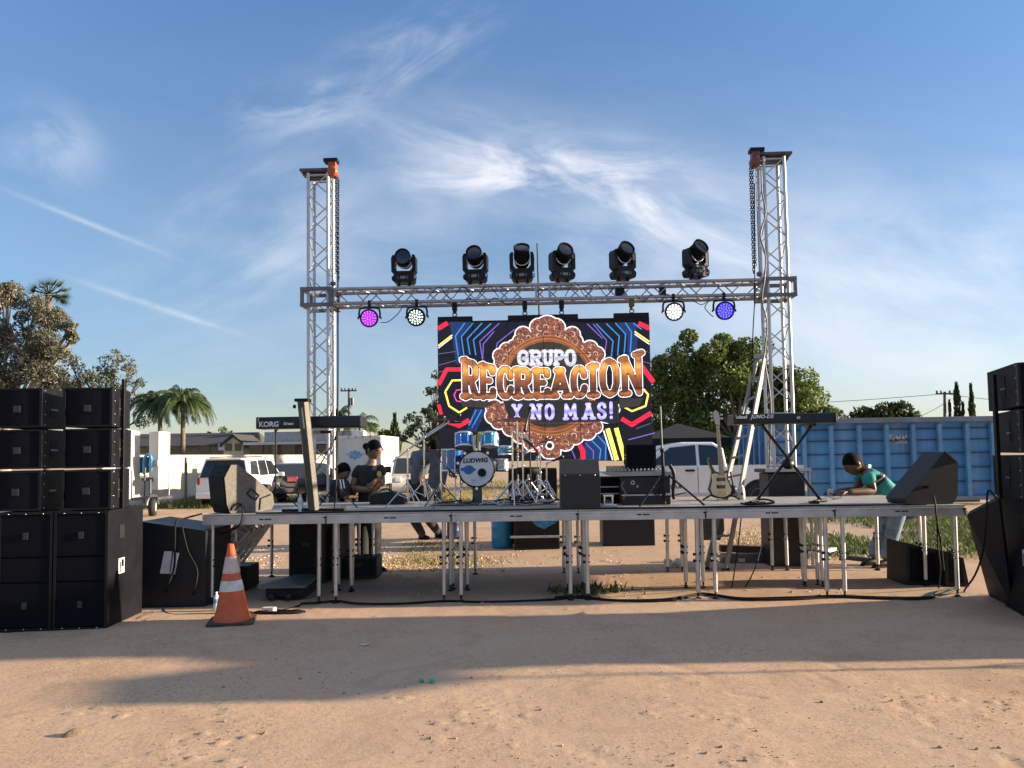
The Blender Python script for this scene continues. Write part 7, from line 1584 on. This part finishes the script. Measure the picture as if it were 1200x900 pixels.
q = MB(); q.box(c+V((0, .1, .305)), (.145, .175, .02)); q.build('rim', WHITE, t, bevel=.006)
c = G(788, 666); q = MB(); random.seed(4)
for i in range(10): q.sphere(c+V((random.uniform(-.09, .09), random.uniform(-.05, .05), random.uniform(.03, .10))), random.uniform(.03, .055), 8)
tag(q.build('crumpled_paper', WHITE), 'crumpled white paper on the ground below the stage right of centre', 'litter')
q = MB(); a, b_ = G(955, 655), G(978, 651); q.bar(a+V((0, 0, .08)), b_+V((0, 0, .10)), .09, .05); q.bar(a+V((-.05, .1, .05)), a+V((.15, .1, .05)), .08, .08); tag(q.build('white_plank', WHITE, bevel=.005), 'short white board on the ground behind the stage at right', 'board')
a, b_ = G(984, 660), G(1026, 661.5); q = MB(); q.tube([a+V((0, 0, .09)), b_+V((0, 0, .05))], .035, 10); tag(q.build('steel_pipe', STEEL), 'dark steel pipe lying on the ground behind the right stage legs', 'pipe')
# black wedge monitors on the ground under the right stage end
for (x0, x1, yt_, yb_, dz, lab) in ((1062, 1106, 636, 686, .5, 'black floor monitor on the ground under the right stage end'), (1108, 1136, 646, 688, .45, 'smaller black floor monitor beside the last right stage leg')):
    c = G((x0+x1)/2, yb_); Y = c.y; xa, xb = W(x0, yb_, Y).x, W(x1, yb_, Y).x; z = W(x0, yt_, Y).z
    t = thing('floor_monitor', lab, 'stage monitor', ((xa+xb)/2, Y+.2, 0)); q = MB(); q.prism([(xa, Y, .004), (xb, Y, .004), (xb-.05, Y, z*.80), (xa+.02, Y, z)], (0, dz, 0)); q.build('cabinet', CASEB, t, bevel=.012)
    q = MB(); q.prism([(xa+.05, Y-.006, .05), (xb-.06, Y-.006, .05), (xb-.09, Y-.006, z*.74), (xa+.06, Y-.006, z*.90)], (0, .014, 0)); q.build('grille', GRILLE, t, bevel=.006)
    q = MB(); q.lathe([(0, -.01), (.05, -.012), (.06, 0)], (xa+.16, Y-.006, .12), rotm('X', R(90)), 16); q.build('speaker_port', M('port_grey', (.03, .03, .03), .4), t)
cable('black cable hanging in front of the floor monitor at right', [W(1098, 606, 8.4), W(1099, 640, 8.6), W(1102, 665, 8.7), G(1100, 690)], .008)

# ------------------------------------------------------------------ grass, weeds, litter and stones
GRS = Mleaf('dry_grass', (.16, .15, .035), (.34, .30, .10), .35); WEED = Mleaf('weed_green', (.05, .08, .02), (.14, .17, .05), .35); STRAW = Mleaf('straw', (.34, .27, .14), (.55, .45, .26), .2)
def blades(mb, x, y, h, n=1, spread=.05):
    for _ in range(n):
        a = random.uniform(0, 6.28); p = V((x+random.gauss(0, spread), y+random.gauss(0, spread), -.01)); ln = h*random.uniform(.5, 1.3); d = V((math.cos(a)*.5, math.sin(a)*.5, 1)).normalized()*ln; w = V((-math.sin(a), math.cos(a), 0))*.012*(1+h*2)
        mb.add([p-w, p+w, p+d*.6+w*.7, p+d+V((0, 0, -.1*ln)), p+d*.6-w*.7], [(0, 1, 2, 3, 4)])
def patch(nm, mat, region, n, h, spread=.06):
    q = MB()
    for _ in range(n):
        while True:
            px, py = random.uniform(*region[0:2]), random.uniform(*region[2:4]); g = G(px, py)
            if noise.noise(V((g.x*.35, g.y*.22, 3.3)))+.35 > random.random()*.9: break
        blades(q, g.x, g.y, h*random.uniform(.5, 1.2), 5, spread)
    return q.build(nm, mat, local=True, kind='stuff')
patch('weeds', WEED, (165, 245, 579, 596), 900, .22, .25)
patch('grass', GRS, (480, 760, 562, 590), 2200, .14, .35)
patch('grass', GRS, (330, 480, 568, 585), 500, .13, .35)
patch('weeds', GRS, (470, 560, 634, 662), 380, .04, .10)
patch('weeds', WEED, (930, 1150, 598, 650), 2300, .14, .16)
patch('grass', STRAW, (840, 1150, 610, 655), 800, .08, .16)
patch('grass', STRAW, (360, 600, 652, 670), 500, .035, .08)
c = G(690, 696); t = thing('weed_tuft', 'green weed tuft growing round the central front stage legs', 'weed', c); q = MB()
for _ in range(260): blades(q, c.x+random.gauss(0, .19), c.y+random.gauss(.12, .16), random.uniform(.06, .15), 1, .02)
q.build('leaves', WEED, t)
def stones(nm, mat, region, n, s0, s1, kind='stuff'):
    q = MB()
    for _ in range(n):
        while True:
            g = G(random.uniform(*region[0:2]), random.uniform(*region[2:4]))
            if noise.noise(V((g.x*1.3+9, g.y*1.5, 3)))+.25 > random.random()*.7: break
        s_ = random.uniform(s0, s1); o = len(q.v); q.sphere(V((g.x, g.y, gz(g.x, g.y)+s_*.25)), (s_*random.uniform(.7, 1.4), s_*random.uniform(.7, 1.3), s_*.55), 6, 0, rotm('Z', random.uniform(0, 3)))
        for i in range(o, len(q.v)): q.v[i] += V((random.uniform(-1, 1), random.uniform(-1, 1), random.uniform(-1, 1)))*s_*.22
    for i in range(len(q.s)): q.s[i] = False
    return q.build(nm, mat, local=True, kind=kind)
CLOD = M('clod_dirt', (.30, .20, .125), .95, 0, .2, 20); PALE = M('rubble_pale', (.48, .42, .34), .9, 0, .2, 20)
stones('clods', CLOD, (0, 1200, 725, 900), 700, .0025, .0065); stones('clods', CLOD, (250, 1200, 790, 900), 30, .007, .014)
stones('rubble', PALE, (280, 460, 640, 670), 260, .008, .026); stones('rubble', PALE, (850, 920, 640, 658), 90, .008, .025); stones('rubble', PALE, (600, 760, 645, 660), 50, .006, .02); stones('rubble', PALE, (300, 1130, 655, 700), 160, .006, .018)
c = G(78, 862); q = MB(); 
pts = [(-.03, -.06, -.01), (.03, -.055, -.005), (.09, -.03, .0), (.15, .02, -.005), (.19, .07, -.01), (.08, .07, -.01), (-.01, .02, -.01)]
q.add([c+V(p) for p in pts]+[c+V((.03, -.005, .075))], [(i, (i+1) % 7, 7) for i in range(7)], 0, True); tag(q.build('dirt_clod', M('clod_mound', (.20, .145, .10), .95, 0, .3, 20, .5, 60), sub=2), 'raised crescent of dirt in the left foreground', 'dirt clod')
for px, py, col, lab, s_ in ((500, 800.5, (.03, .30, .16), 'scrap of green plastic on the sunlit dirt in the foreground', .05), (430, 758, (.55, .53, .50), 'pale torn wrapper on the dirt in front of the stage', .05), (184, 752, (.6, .58, .55), 'tiny white scrap on the dirt in front of the left stack', .02)):
    c = G(px, py); q = MB(); 
    for k in range(4 if s_ > .03 else 2): 
        o = c+V((random.uniform(-1, 1)*s_, random.uniform(-.6, .6)*s_, .008)); q.prism([o+V((s_*.5*math.cos(a)*random.uniform(.5, 1), s_*.4*math.sin(a), random.uniform(0, .012))) for a in (0, 1.2, 2.5, 3.7, 5)], (0, 0, .006))
    tag(q.build('litter_scrap', M('litter_%d' % px, col, .5)), lab, 'litter')
